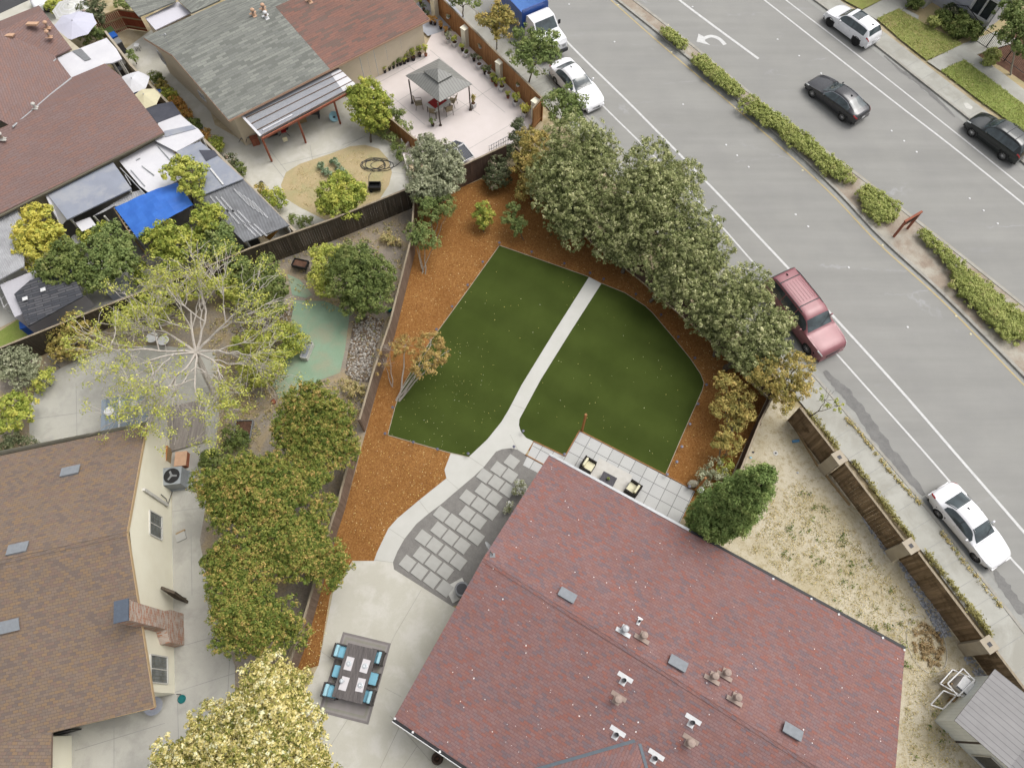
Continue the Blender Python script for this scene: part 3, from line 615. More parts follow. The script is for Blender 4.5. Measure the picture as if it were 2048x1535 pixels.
# yards of the neighbours
sheet('bare_yard', [(1533, 797), (1600, 815), (1700, 950), (1830, 1120), (2000, 1340), (2080, 1480), (2100, 1700), (1700, 1700), (1790, 1300), (1440, 1090), (1420, 1040), (1462, 952)], .010, G('drylot'))
sheet('stony_yard', [(0, 700), (205, 617), (551, 522), (828, 415), (830, 507), (790, 670), (756, 773), (732, 862), (690, 1018), (676, 1061), (612, 1230), (560, 1340), (380, 1500), (340, 1400), (345, 900), (300, 860), (0, 930)], .006, G('yardsoil'))
sheet('concrete_path', [(75, 760), (150, 722), (225, 700), (300, 690), (430, 700), (440, 800), (432, 900), (420, 960), (400, 1080), (420, 1200), (470, 1330), (470, 1700), (100, 1700), (100, 1450), (300, 1390), (345, 1380), (344, 960), (300, 870), (60, 900), (58, 830)], .014, G('greyconc'))
sheet('green_carpet', [(588, 601), (650, 602), (700, 625), (690, 700), (680, 745), (640, 760), (560, 800), (545, 770), (570, 730), (576, 690), (590, 660), (582, 635)], .018, G('greentarp'))
sheet('green_carpet', [(575, 548), (600, 560), (625, 590), (612, 596), (585, 590)], .018, G('greentarp'))
sheet('pebble_bed', [(708, 640), (735, 632), (770, 640), (752, 700), (738, 765), (700, 760), (690, 745), (697, 700)], .02, G('cobble'))
sheet('pebble_bed', [(530, 628), (588, 612), (582, 640), (560, 660), (480, 700), (470, 660)], .02, G('cobble'))
sheet('neighbour_court', [(430, 250), (500, 290), (640, 200), (700, 190), (753, 271), (810, 300), (806, 312), (826, 370), (828, 414), (560, 510), (460, 380), (300, 160), (235, 110), (330, 40), (400, 160)], .012, G('oldconc'))
sheet('dry_lawn', [(562, 370), (572, 345), (600, 328), (660, 308), (700, 293), (730, 290), (758, 298), (776, 318), (784, 345), (778, 370), (760, 398), (720, 425), (650, 440), (600, 415), (568, 395)], .016, G('drygrass'))
pk = [(700, 140), (740, 150), (850, 100), (870, 60), (912, 68), (1000, 150), (1072, 236), (1040, 285), (931, 330), (806, 330), (806, 311), (831, 279), (782, 238), (720, 200), (690, 160)]
m = MB(); m.prism([(p.x, p.y) for p in PX(pk)], 0, .16); build(m, 'pink_patio', G('pinkconc'), kind='structure')
sheet('side_passage', [(800, 30), (852, 0), (870, -30), (930, 40), (893, 64), (856, 76), (840, 60)], .165, G('bluec'))
jm = MB()
for a, b in (((712, 190), (860, 110)), ((760, 225), (905, 135)), ((860, 255), (985, 175)), ((735, 150), (850, 250)), ((800, 120), (960, 230)), ((860, 100), (1010, 225)), ((900, 320), (1020, 250))): jm.beam(P(*a, .1605), P(*b, .1605), .025, .004)
for l in ([(541, 322), (575, 365), (640, 400)], [(560, 395), (495, 430)], [(575, 345), (540, 300)], [(560, 330), (680, 300), (740, 265)], [(620, 290), (626, 325)], [(735, 272), (684, 290)], [(440, 300), (470, 350)], [(784, 345), (826, 350)], [(300, 140), (340, 190), (410, 270)]):
    for i in range(len(l) - 1): jm.beam(P(*l[i], .0135), P(*l[i + 1], .0135), .03, .003)
for l in ([(152, 765), (154, 875)], [(62, 838), (200, 820)], [(425, 780), (432, 900)], [(345, 1022), (430, 1012)], [(382, 1060), (384, 1190)], [(350, 1295), (420, 1275)], [(345, 1385), (470, 1345)], [(355, 1390), (358, 1535)], [(460, 1300), (455, 1400)], [(228, 1430), (228, 1535)], [(150, 1500), (330, 1445)]):
    for i in range(len(l) - 1): jm.beam(P(*l[i], .0155), P(*l[i + 1], .0155), .03, .003)
build(jm, 'concrete_joints', G('gutterc'), kind='structure')
# across the road
sheet('verge', [(1690, -60), (2200, -60), (2200, 420), (2090, 300), (2048, 268), (1853, 124)], .009, G('drygrass'))
sheet('front_lawn', [(1752, 40), (1795, 20), (1858, 56), (1924, 91), (1852, 123), (1800, 82)], .12, G('lawn'))
sheet('front_lawn', [(1880, 143), (1927, 122), (2048, 213), (2130, 280), (2130, 330), (2048, 267), (1960, 205)], .12, G('lawn2'))
sheet('front_lawn', [(1670, -10), (1660, -40), (1760, -30), (1768, 0), (1722, 22), (1690, 5)], .12, G('lawn'))
sheet('garden_walk', [(1722, 24), (1780, -6), (1830, -30), (1870, -20), (1810, 20), (1836, 34), (1835, 45), (1795, 20), (1752, 42)], .108, G('walk'))
sheet('garden_walk', [(1853, 125), (1924, 90), (1990, 65), (2030, 80), (2020, 90), (1950, 112), (1880, 144)], .108, G('walk'))
sheet('garden_walk', [(1924, 120), (1950, 110), (2000, 146), (2060, 192), (2140, 255), (2130, 280), (2048, 215)], .110, G('walk'))
sheet('bark_bed', [(1955, 112), (2048, 60), (2140, 40), (2140, 220), (2048, 165), (2000, 132)], .012, G('brownmulch'))
sheet('side_street', [(-300, -60), (130, -60), (60, 0), (0, 28), (-200, 120), (-300, 120)], .02, G('darkroad'))
sheet('street_pavement', [(60, 0), (130, -40), (200, -40), (150, 40), (110, 60), (0, 80), (-200, 170), (-200, 120), (0, 28)], .015, G('oldconc'))
sheet('turf_patch', [(0, 662), (50, 630), (62, 668), (0, 700), (-60, 725), (-60, 690)], .02, G('lawn2'))
sheet('yard_concrete', [(-100, 560), (40, 540), (200, 470), (330, 560), (330, 600), (205, 640), (62, 668), (50, 630), (0, 655), (-100, 700)], .012, G('greyconc'))

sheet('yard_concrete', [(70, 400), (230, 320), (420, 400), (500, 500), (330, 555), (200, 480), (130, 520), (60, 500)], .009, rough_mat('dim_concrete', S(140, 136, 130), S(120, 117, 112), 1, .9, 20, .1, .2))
# ================================================================ BUILDINGS
def ray(u, v):
    a = u - 1024.0; b = 767.5 - v
    return Vector((a, _s * FPX + _c * b, -_c * FPX + _s * b))
def onplane(u, v, p0, n):
    d = ray(u, v); o = Vector((0, 0, HCAM)); return o + d * ((Vector(p0) - o).dot(n) / d.dot(n))
def plane(pts):
    n = (pts[1] - pts[0]).cross(pts[2] - pts[0]).normalized()
    if n.z < 0: n = -n
    return pts[0], n
def frame_on(p0, n):
    """e along the eave, s up the slope"""
    e = Vector((0, 0, 1)).cross(n).normalized(); return e, n.cross(e)
def wallbox(mb, poly, z0, z1): mb.prism([(p[0], p[1]) for p in poly], z0, z1)
def inset(poly, d):
    c = Vector((0, 0, 0))
    for p in poly: c += Vector((p[0], p[1], 0)) / len(poly)
    out = []
    n = len(poly)
    for i in range(n):
        a, b, e = Vector(poly[i - 1]), Vector(poly[i]), Vector(poly[(i + 1) % n])
        t1 = (b - a); t1.z = 0; t1.normalize(); t2 = (e - b); t2.z = 0; t2.normalize()
        n1 = Vector((-t1.y, t1.x, 0)); n2 = Vector((-t2.y, t2.x, 0))
        if n1.dot(c - b) < 0: n1, n2 = -n1, -n2
        out.append(b + (n1 + n2) * d)
    return out
def vent_flat(parent, c, n, mat, w=.72, h=.42, nm='roof_vent', low=.07):
    e, s = frame_on(c, n); m = MB()
    def q(a, b, hgt): return Vector(c) + e * a + s * b + n * hgt
    v = [q(-w / 2, -h / 2, 0), q(w / 2, -h / 2, 0), q(w / 2, h / 2, 0), q(-w / 2, h / 2, 0), q(-w / 2, -h / 2, low + .05), q(w / 2, -h / 2, low + .05), q(w / 2, h / 2, low), q(-w / 2, h / 2, low)]
    m.add(v, [(4, 5, 6, 7), (0, 1, 5, 4), (1, 2, 6, 5), (2, 3, 7, 6), (3, 0, 4, 7)])
    v2 = [q(x * k, y * k, low + .02) for k in (1,) for x, y in ((-w * .56, -h * .56), (w * .56, -h * .56), (w * .56, h * .5), (-w * .56, h * .5))]
    m.add(v2 + [p + n * .03 for p in v2], [(4, 5, 6, 7), (0, 1, 5, 4), (1, 2, 6, 5), (2, 3, 7, 6), (3, 0, 4, 7)])
    return build(m, nm, mat, parent)
def vent_pipe(parent, c, n, fmat, pmat, r=.07, h=.4, flange=.55, up=1, cap=True, nm='vent_pipe'):
    e, s = frame_on(c, n); c = Vector(c); m = MB()
    f = flange / 2
    b = c + s * (-.16 * up)
    vs = [b + e * x + s * y + n * .012 for x, y in ((-f, -f * .28), (f, -f * .28), (f, f * .28), (-f, f * .28))]
    m.add(vs + [p + n * .012 for p in vs], [(4, 5, 6, 7), (0, 1, 5, 4), (1, 2, 6, 5), (2, 3, 7, 6), (3, 0, 4, 7)])
    vs = [c + e * x + s * y + n * .008 for x, y in ((-r * 1.5, -.2), (r * 1.5, -.2), (r * 1.5, .18), (-r * 1.5, .18))]
    m.add(vs + [p + n * .014 for p in vs], [(4, 5, 6, 7), (0, 1, 5, 4), (1, 2, 6, 5), (2, 3, 7, 6), (3, 0, 4, 7)])
    m.lathe(c - Vector((0, 0, .05)), [(r * 1.5, 0), (r * 1.25, .12), (r, .2)], 12)
    o = build(m, nm, fmat, parent)
    m = MB(); m.lathe(c, [(r, 0), (r, h), (r * .8, h), (r * .8, h - .1), (.001, h - .1)], 12); build(m, 'pipe', pmat, o)
    if cap:
        m = MB(); m.lathe(c + Vector((0, 0, h)), [(r * .5, -.02), (r * 1.6, .0), (r * 1.65, .05), (r * 1.3, .1), (.001, .14)], 14); build(m, 'cap', fmat, o)
    return o
def gutter(parent, a, b, mat, r=.06, nm='gutter'):
    m = MB(); m.beam(a, b, .13, .1); return build(m, nm, mat, parent)
def win_on(parent, corners_px, p0, n, glass, frame, mull=(1, 0), depth=.05, nm='window', fw=.06, grid=None, label=None):
    """window on a vertical wall; corners_px gives any pixels that bound it"""
    n = Vector(n); e = Vector((0, 0, 1)).cross(n).normalized()
    q = [onplane(u, v, p0, n) for u, v in corners_px]
    s = [(p - Vector(p0)).dot(e) for p in q]; z = [p.z for p in q]; s0, s1, z0, z1 = min(s), max(s), min(z), max(z)
    return win_rect(parent, p0, n, e, s0, s1, z0, z1, glass, frame, mull, depth, nm, fw, grid)
def win_rect(parent, p0, n, e, s0, s1, z0, z1, glass, frame, mull=(1, 0), depth=.05, nm='window', fw=.06, grid=None):
    p0 = Vector(p0); b0 = Vector((p0.x, p0.y, 0))
    def at(s, z, d=0): return b0 + e * s + Vector((0, 0, z)) + n * d
    m = MB(); m.beam(at(s0, z0, depth / 2), at(s1, z0, depth / 2), depth * 1.6, fw); m.beam(at(s0, z1, depth / 2), at(s1, z1, depth / 2), depth * 1.6, fw)
    for s in (s0, s1): m.beam(at(s, z0 + fw / 2, depth / 2), at(s, z1 - fw / 2, depth / 2), fw, depth * 1.5)
    for k in range(mull[0]): s = s0 + (s1 - s0) * (k + 1) / (mull[0] + 1); m.beam(at(s, z0 + fw / 2, depth / 2), at(s, z1 - fw / 2, depth / 2), fw * .7, depth)
    for k in range(mull[1]): z = z0 + (z1 - z0) * (k + 1) / (mull[1] + 1); m.beam(at(s0 + fw / 2, z, depth / 2), at(s1 - fw / 2, z, depth / 2), depth, fw * .7)
    o = build(m, nm, frame, parent)
    g = MB(); g.quad(at(s0, z0, .012), at(s1, z0, .012), at(s1, z1, .012), at(s0, z1, .012)); build(g, 'pane', glass, o)
    if grid:
        g = MB()
        for k in range(1, grid[0]): s = s0 + (s1 - s0) * k / grid[0]; g.beam(at(s, z0, .016), at(s, z1, .016), .018, .006)
        for k in range(1, grid[1]): z = z0 + (z1 - z0) * k / grid[1]; g.beam(at(s0, z, .0165), at(s1, z, .0165), .006, .018)
        build(g, 'muntin_grid', G('screen'), o)
    return o

# ---------------- red shingled house in the foreground
A, B, C = P(1098, 910, 2.9), P(788, 1435, 2.9), P(1810, 1298, 2.9)
ue = (C - A).normalized(); ve = (B - A); wid = ve.length; ve.normalize()
RL = A.lerp(B, .455) ; RL.z = 4.45
RR = P(1784, 1628, 4.45); D = B + ue * (C - A).length
house = thing('house', 'big house with a reddish shingle gable roof filling the lower right', 'house', (6, 5, 0))
m = MB(); wallbox(m, inset([A, C, D, B], .45), 0, 2.72); build(m, 'wall', G('cream'), house)
m = MB(); m.slab([A, C, RR, RL], .14); m.slab([RL, RR, D, B], .14)
pS, nS = plane([RL, RR, B]); pN, nN = plane([A, C, RL])
pitch = (4.45 - 2.9) / (B - Vector((RL.x, RL.y, 2.9))).length
V0 = onplane(1277, 1478, pS, nS)
wing_r = V0 + ve * 7.5; EL = wing_r - ue * 7.5; EL.z -= 7.5 * pitch; ER = wing_r + ue * 7.5; ER.z -= 7.5 * pitch
lift = Vector((0, 0, .006))
m.slab([V0 + lift, wing_r + lift, EL + lift], .05); m.slab([V0 + lift, wing_r + lift, ER + lift], .05)
roof = build(m, 'roof', G('mainroof'), house)
m = MB()
for i in range(62):   # ridge cap tabs, each laid over the last
    t = i * .3; p = RL + (RR - RL).normalized() * t
    if t > (RR - RL).length: break
    dd = (RR - RL).normalized() * .31
    for sg, nn_, tgt in ((1, nN, A - RL), (-1, nS, B - RL)):
        sl = (nn_.cross(dd.normalized())); sl = sl if sl.z < 0 else -sl
        a = p + nn_ * .02; m.add([a, a + dd + nn_ * .012, a + dd + nn_ * .012 + sl * .15, a + sl * .15], [(0, 1, 2, 3) if (dd.cross(sl)).dot(nn_) > 0 else (3, 2, 1, 0)])
build(m, 'ridge_cap', G('mainroof'), house)
m = MB()
for e in (EL, ER):
    dv = e - V0; m.beam(V0 + dv * .015 + lift * 4, V0 + dv + lift * 4, .13, .02)
build(m, 'valley_flashing', plain('blue_grey_flashing', S(118, 128, 136), .4, .5, .4), house)
gutter(house, A + Vector((0, 0, -.02)) - ve * .07, A.lerp(C, .42) + Vector((0, 0, -.02)) - ve * .07, G('ltgrey'))
gutter(house, A.lerp(C, .425) + Vector((0, 0, -.03)) - ve * .06, C + Vector((0, 0, -.03)) - ve * .06, G('black'))
gutter(house, B + Vector((0, 0, -.03)) + ve * .07, B + ue * 9 + Vector((0, 0, -.03)) + ve * .07, G('black'))
m = MB()
m.beam(B + ve * .15 - lift, B + ue * 9 + ve * .15 - lift, .03, .1)
for u, v in ((1546, 1157), (1622, 1197), (1677, 1228), (1765, 1275), (1808, 1299)):
    p = onplane(u, v, A, Vector((0, 0, 1))); m.box((p.x, p.y, 2.93), (.09, .09, .05))
for u, v in ((790, 1436), (826, 1463), (880, 1502)):
    p = onplane(u, v, A, Vector((0, 0, 1))); m.box((p.x, p.y, 2.93), (.09, .09, .05))
build(m, 'gutter_clips', G('white'), house)
for u, v in ((1134, 1191), (1355, 1327), (1584, 1463)):
    pl = (pN, nN) if True else 0; vent_flat(house, onplane(u, v, *pl), nN, G('ventg'))
vp = dict(flange=.62)
for u, v, n_, p_, f_, q_, r_, h_, up, cp in (
    (1247, 1360, nS, pS, 'white', 'dark', .09, .32, -1, 0), (1383, 1444, nS, pS, 'white', 'dark', .09, .32, -1, 0), (1232, 1468, nS, pS, 'white', 'dark', .09, .3, -1, 0), (1309, 1515, nS, pS, 'white', 'dark', .09, .3, -1, 0),
    (1234, 1398, nS, pS, 'ventb', 'ventb', .11, .42, -1, 1), (1378, 1484, nS, pS, 'ventb', 'ventb', .11, .42, -1, 1),
    (1286, 1271, nN, pN, 'ventb', 'ventb', .1, .36, -1, 1), (1249, 1258, nN, pN, 'ltgrey', 'ltgrey', .1, .3, -1, 1), (1426, 1352, nN, pN, 'ventb', 'ventb', .1, .4, -1, 1), (1451, 1345, nN, pN, 'ventb', 'ventb', .1, .36, -1, 1), (1471, 1394, nN, pN, 'ventb', 'ventb', .1, .42, -1, 1), (1278, 1242, nN, pN, 'white', 'dark', .05, .25, 1, 0)):
    vent_pipe(house, onplane(u, v, p_, n_), n_, G(f_), G(q_), r_, h_, .7 if r_ > .06 else .25, up, cp)
# dish on the gable edge
dc = P(978, 1098, 3.95); base = onplane(985, 1110, pN, nN)
m = MB(); m.tube([base, base + Vector((0, 0, .35)), dc], .025, 8); m.box(base + Vector((0, 0, .02)), (.25, .2, .04)); dish = build(m, 'satellite_dish', G('grey'), house)
ax = Vector((.75, .55, .35)).normalized(); m = MB(); m.lathe(dc, [(.02, .0), (.15, .01), (.28, .045), (.38, .09), (.385, .1), (.28, .055), (.15, .022), (.02, .012)], 22, axis=ax); build(m, 'reflector', G('ltgrey'), dish, smooth=True)
m = MB(); m.tube([dc + ax * .02 - Vector((0, 0, .3)), dc + ax * .55 - Vector((0, 0, .1))], .015, 6); m.box(dc + ax * .56 - Vector((0, 0, .08)), (.12, .1, .1)); build(m, 'feed_arm', G('ltgrey'), dish)
# air conditioner half under the eave
p = P(915, 1180); m = MB(); m.box((p.x, p.y, .02), (1.0, .9, .06), .5); single(m, 'equipment_pad', G('offwhite'), 'pale square pad on the gravel under the red roof edge', 'pad')
p = P(926, 1182); acu = thing('air_conditioner', 'grey outdoor air conditioner half hidden under the red roof eave beside the pavers', 'air conditioner', (p.x, p.y, .05))
m = MB(); m.lathe((p.x, p.y, .05), [(.36, 0), (.38, .05), (.38, .7), (.34, .74), (.001, .75)], 20); build(m, 'casing', G('grey'), acu)
m = MB(); m.lathe((p.x, p.y, .81), [(.28, 0), (.28, .01), (.001, .012)], 18); build(m, 'grille', G('dark'), acu)

# ---------------- brown shingled house on the left
a1, b1, e1, g1 = P(292, 850, 2.9), P(-60, 924, 2.9), P(308, 1413, 2.9), P(103, 1462, 2.9)
nw = (b1 - a1).normalized(); pk1 = P(253, 1064, 5.0)
bl = thing('house', 'cream house with a brown shingle roof and brick chimney on the left', 'house', (-20, 6, 0))
ridge_l = pk1 + nw * 16; far_top = a1 + nw * 16; far_bot = e1 + nw * 16
wp0, wp1 = P(341, 880), P(350, 1386)       # foot of the gable wall
wn = (wp1 - wp0); wn = Vector((-wn.y, wn.x, 0)).normalized(); wn = wn if wn.x > 0 else -wn
we = Vector((0, 0, 1)).cross(wn).normalized()
depth = 15
m = MB()
pkw = wp0.lerp(wp1, .43)
gp = [wp0, wp1, wp1 + Vector((0, 0, 2.78)), pkw + Vector((0, 0, 4.72)), wp0 + Vector((0, 0, 2.78))]
bk = [p - wn * depth for p in gp]
m.add(gp, [(0, 1, 2, 3, 4)]); m.add([gp[1], bk[1], bk[2], gp[2]], [(0, 1, 2, 3)]); m.add([gp[0], gp[4], bk[4], bk[0]], [(0, 1, 2, 3)])
m.prism([(p.x, p.y) for p in PX([(104, 1470), (144, 1470), (144, 1700), (104, 1700)], 0)], 0, 2.6)
build(m, 'wall', G('cream'), bl)
m = MB(); m.slab([a1, far_top, ridge_l, pk1], .13); m.slab([pk1, ridge_l, far_bot, e1], .13)
gx = P(103, 1462, 2.91); m.slab([gx, gx + (far_bot - e1) * .6, gx + (far_bot - e1) * .6 + Vector((0, -8, 0)), P(96, 1800, 2.91)], .13)
build(m, 'roof', G('leftroof'), bl)
m = MB()
for i in range(52):
    dd = nw * .31; p = pk1 + nw * i * .3
    for sgn in (1, -1):
        tgt = (a1 if sgn > 0 else e1) - pk1; sl = tgt - nw * tgt.dot(nw); sl.normalize(); nn_ = nw.cross(sl) * 1; nn_ = nn_ if nn_.z > 0 else -nn_
        a = p + nn_ * .02; m.add([a, a + dd + nn_ * .012, a + dd + nn_ * .012 + sl * .16, a + sl * .16], [(0, 1, 2, 3) if dd.cross(sl).dot(nn_) > 0 else (3, 2, 1, 0)])
build(m, 'ridge_cap', G('leftroof'), bl)
m = MB(); m.beam(a1 - Vector((0, 0, .1)), pk1 - Vector((0, 0, .1)), .05, .18); m.beam(e1 - Vector((0, 0, .1)), pk1 - Vector((0, 0, .1)), .05, .18); m.beam(e1 - Vector((0, 0, .1)), g1 - Vector((0, 0, .1)), .06, .16); build(m, 'fascia', plain('tan_fascia', S(206, 178, 138), .7), bl)
pl1 = plane([a1, far_top, pk1]); pl2 = plane([pk1, ridge_l, e1])
for u, v, pl in ((142, 943, pl1), (37, 1098, pl1), (20, 1250, pl2)): vent_flat(bl, onplane(u, v, *pl), pl[1], G('ventg'), .8, .5)
win_on(bl, [(298, 1020), (323, 1080)], wp0, wn, G('greyglass'), G('offwhite'), (1, 0), grid=(8, 4))
win_on(bl, [(300, 1308), (334, 1367)], wp0, wn, G('greyglass'), G('offwhite'), (1, 0), grid=(8, 4))
win_on(bl, [(103, 1522), (116, 1560)], P(144, 1470), Vector((1, 0, 0)), G('greyglass'), G('offwhite'), (1, 0))
# chimney: broad firebox, narrow stack, metal cap
cs0, cs1 = (P(366, 1227) - wp0).dot(we), (P(366, 1290) - wp0).dot(we)
def wat(s, z, d): return Vector((wp0.x, wp0.y, 0)) + we * s + wn * d + Vector((0, 0, z))
m = MB()
def cbox(s0, s1, d0, d1, z0, z1, top=None):
    t = top or (s0, s1, d0, d1)
    v = [wat(s0, z0, d0), wat(s1, z0, d0), wat(s1, z0, d1), wat(s0, z0, d1), wat(t[0], z1, t[2]), wat(t[1], z1, t[2]), wat(t[1], z1, t[3]), wat(t[0], z1, t[3])]
    m.add(v, [(4, 5, 6, 7), (0, 1, 5, 4), (1, 2, 6, 5), (2, 3, 7, 6), (3, 0, 4, 7)])
c0, c1 = min(cs0, cs1), max(cs0, cs1); mid = (c0 + c1) / 2 ; st0, st1 = mid - .02 - .42, mid - .02 + .42
if we.y > 0: st0 += .22; st1 += .22
else: st0 -= .22; st1 -= .22
cbox(c0, c1, .003, .5, 0, 1.55); cbox(c0, c1, .003, .5, 1.55, 2.0, (st0, st1, .003, .5)); cbox(st0, st1, .003, .5, 2.0, 5.5)
cbox(st0 - .03, st1 + .03, -.03, .53, 5.5, 5.62)
chim = build(m, 'chimney', G('brick'), bl)
m = MB(); cbox(st0 - .05, st1 + .05, -.06, .56, 5.70, 5.76); cbox(st0 + .1, st1 - .1, .08, .4, 5.62, 5.70); build(m, 'chimney_cap', plain('blue_grey_cap', S(104, 114, 128), .5, .4, .3), chim)
# duct cover and pipes on the gable wall
q0, q1 = onplane(287, 978, wp0 + wn * .06, wn), onplane(335, 1010, wp0 + wn * .06, wn)
m = MB(); m.beam(q0, q1, .14, .14); build(m, 'line_cover', G('offwhite'), bl)
m = MB(); m.tube([onplane(322, 988, wp0 + wn * .05, wn), onplane(332, 997, wp0 + wn * .08, wn), onplane(336, 1008, wp0 + wn * .08, wn), P(345, 982, .25)], .022, 6); build(m, 'pipe', G('dark'), bl)
# condenser standing beside the wall
ca = P(352, 962); acm = thing('air_conditioner', 'square grey air conditioner with a big round fan beside the cream wall', 'air conditioner', (ca.x + .35, ca.y, 0))
x, y = ca.x + .2, ca.y; hz = .95
m = MB(); m.box((x, y, .04), (1.1, 1.1, .08), .12); m.box((x, y, hz / 2 + .06), (.98, .98, hz - .04), .12); build(m, 'casing', plain('grey_casing', S(168, 174, 178), .5, .4, .2), acm)
m = MB(); m.lathe((x, y, hz + .05), [(.42, 0), (.42, .012), (.3, .014), (.001, .014)], 24); build(m, 'fan_grille', G('black'), acm)
m = MB()
for k in range(3): m.beam((x, y, hz + .075), (x + .28 * cos(k * 2.1), y + .28 * sin(k * 2.1), hz + .072), .1, .008)
m.lathe((x, y, hz + .07), [(.08, 0), (.08, .02), (.001, .022)], 12); build(m, 'fan', G('grey'), acm)
# open dark wooden gate between house and chimney
gq = [P(318, 1198), P(378, 1203)]
gt = thing('side_gate', 'dark weathered wooden gate standing open beside the brick chimney', 'gate', (gq[0].x + .9, gq[0].y, 0))
m = MB(); ga, gb = P(352, 1190), P(378, 1200)
for k in range(9):
    p = ga.lerp(gb, (k + .5) / 9); m.beam(p + Vector((0, -.1, .08)), p + Vector((0, .12, 1.75)), .12, .1)
build(m, 'board_panel', G('fold'), gt)
m = MB()
for z in (.4, 1.4): m.beam(ga + Vector((.02, .04, z)), gb + Vector((.02, .04, z)), .04, .09)
build(m, 'cross_rail', G('fold'), gt)

# ---------------- beige house with the grey and red roof
K, L_, Q = P(457, 240, 2.95), P(287, 75, 2.95), P(859, 38, 2.95)
ea = (Q - K).normalized(); mid = K.lerp(L_, .52); mid.z = 4.6
split = onplane(657, 135, K, Vector((0, 0, 1))); ds = (split - K).dot(ea)
th_ = thing('house', 'beige house whose roof is half grey and half brick red shingles', 'house', (mid.x + 6, mid.y, 0))
tot = (Q - K).length
m = MB(); kk = [K, K + ea * tot, L_ + ea * tot, L_]
ins = inset(kk, .42); wallbox(m, ins, 0, 2.81)
gA, gB = ins[0], ins[3]; gm_ = gA.lerp(gB, .52); m.add([(gA.x, gA.y, 2.79), (gB.x, gB.y, 2.79), (gm_.x, gm_.y, 4.38)], [(0, 1, 2)])
build(m, 'wall', G('beige'), th_)
R2 = mid + ea * ds
m = MB(); m.slab([K, K + ea * ds, R2, mid], .12); m.slab([mid, R2 + ea * 1.2, L_ + ea * (ds + 1.2), L_], .12); build(m, 'roof', G('greyshing'), th_)
E2 = mid + ea * tot
m = MB(); m.slab([K + ea * (ds + .005), K + ea * tot, E2, R2 + ea * .005], .12); m.slab([R2 + ea * 1.205, E2, L_ + ea * tot, L_ + ea * (ds + 1.205)], .12); build(m, 'roof', G('redshing'), th_)
m = MB(); m.beam(K - Vector((0, 0, .1)), Q - Vector((0, 0, .1)), .05, .14); m.beam(K - Vector((0, 0, .1)), mid - Vector((0, 0, .1)), .05, .14); m.beam(L_ - Vector((0, 0, .1)), mid - Vector((0, 0, .1)), .05, .14); m.beam(Q - Vector((0, 0, .1)), E2 - Vector((0, 0, .1)), .05, .14)
build(m, 'fascia', plain('salmon_fascia', S(214, 176, 150), .7), th_)
plt = plane([K, Q, mid]); plf = plane([mid, E2, L_])
for u, v, f_ in ((508, 30, 'salmon'), (528, 20, 'salmon'), (533, 35, 'white'), (620, 3, 'salmon')): vent_pipe(th_, onplane(u, v, *plt), plt[1], G(f_), G('ventb'), .09, .35, .5, -1, True)
ap = onplane(338, 90, *plf); m = MB(); m.tube([ap, ap + Vector((0, 0, .8))], .015, 5); m.tube([ap + Vector((-.5, .2, .55)), ap + Vector((.1, 0, .8))], .02, 5); m.ell(ap + Vector((.1, 0, .8)), .07, 8, 5); build(m, 'antenna', G('ltgrey'), th_)
sw0 = ins[0]; sn = Vector((ea.y, -ea.x, 0)); sn = sn if sn.y < 0 else -sn
win_on(th_, [(717, 108), (757, 152)], sw0, sn, G('darkglass'), G('white'), (1, 0), nm='sliding_door', fw=.09)
win_on(th_, [(768, 82), (804, 106)], sw0, sn, G('greyglass'), G('white'), (1, 0), fw=.08)
wn2 = Vector((gB.y - gA.y, gA.x - gB.x, 0)).normalized(); wn2 = wn2 if wn2.x < 0 else -wn2
win_on(th_, [(314, 100), (334, 130)], gA, wn2, G('greyglass'), G('white'), (1, 0)); win_on(th_, [(396, 180), (414, 204)], gA, wn2, G('greyglass'), G('white'), (1, 0))
# garage wing behind it
m = MB(); fr = [P(232, -20, 3.0), P(277, 33, 2.6), P(350, 3, 2.6), P(360, -40, 3.0)]; m.slab(fr, .1); m.slab([P(356, 0, 2.62), P(420, -60, 2.62), P(440, 0, 2.9), P(383, 26, 2.9)], .1); build(m, 'porch_roof', G('greyshing'), th_)
m = MB(); fr = [P(290, 36, 2.2), P(356, 3, 2.2), P(382, 26, 2.3), P(311, 60, 2.3)]; m.slab(fr, .08); build(m, 'flat_roof', plain('lilac_white_roof', S(232, 230, 238), .6, var=.03), th_)
m = MB(); wallbox(m, inset([P(285, 34, 2.3), P(356, 0, 2.3), P(384, 25, 2.3), P(312, 60, 2.3)], .12), 0, 2.1); build(m, 'garage_wall', G('beige'), th_)
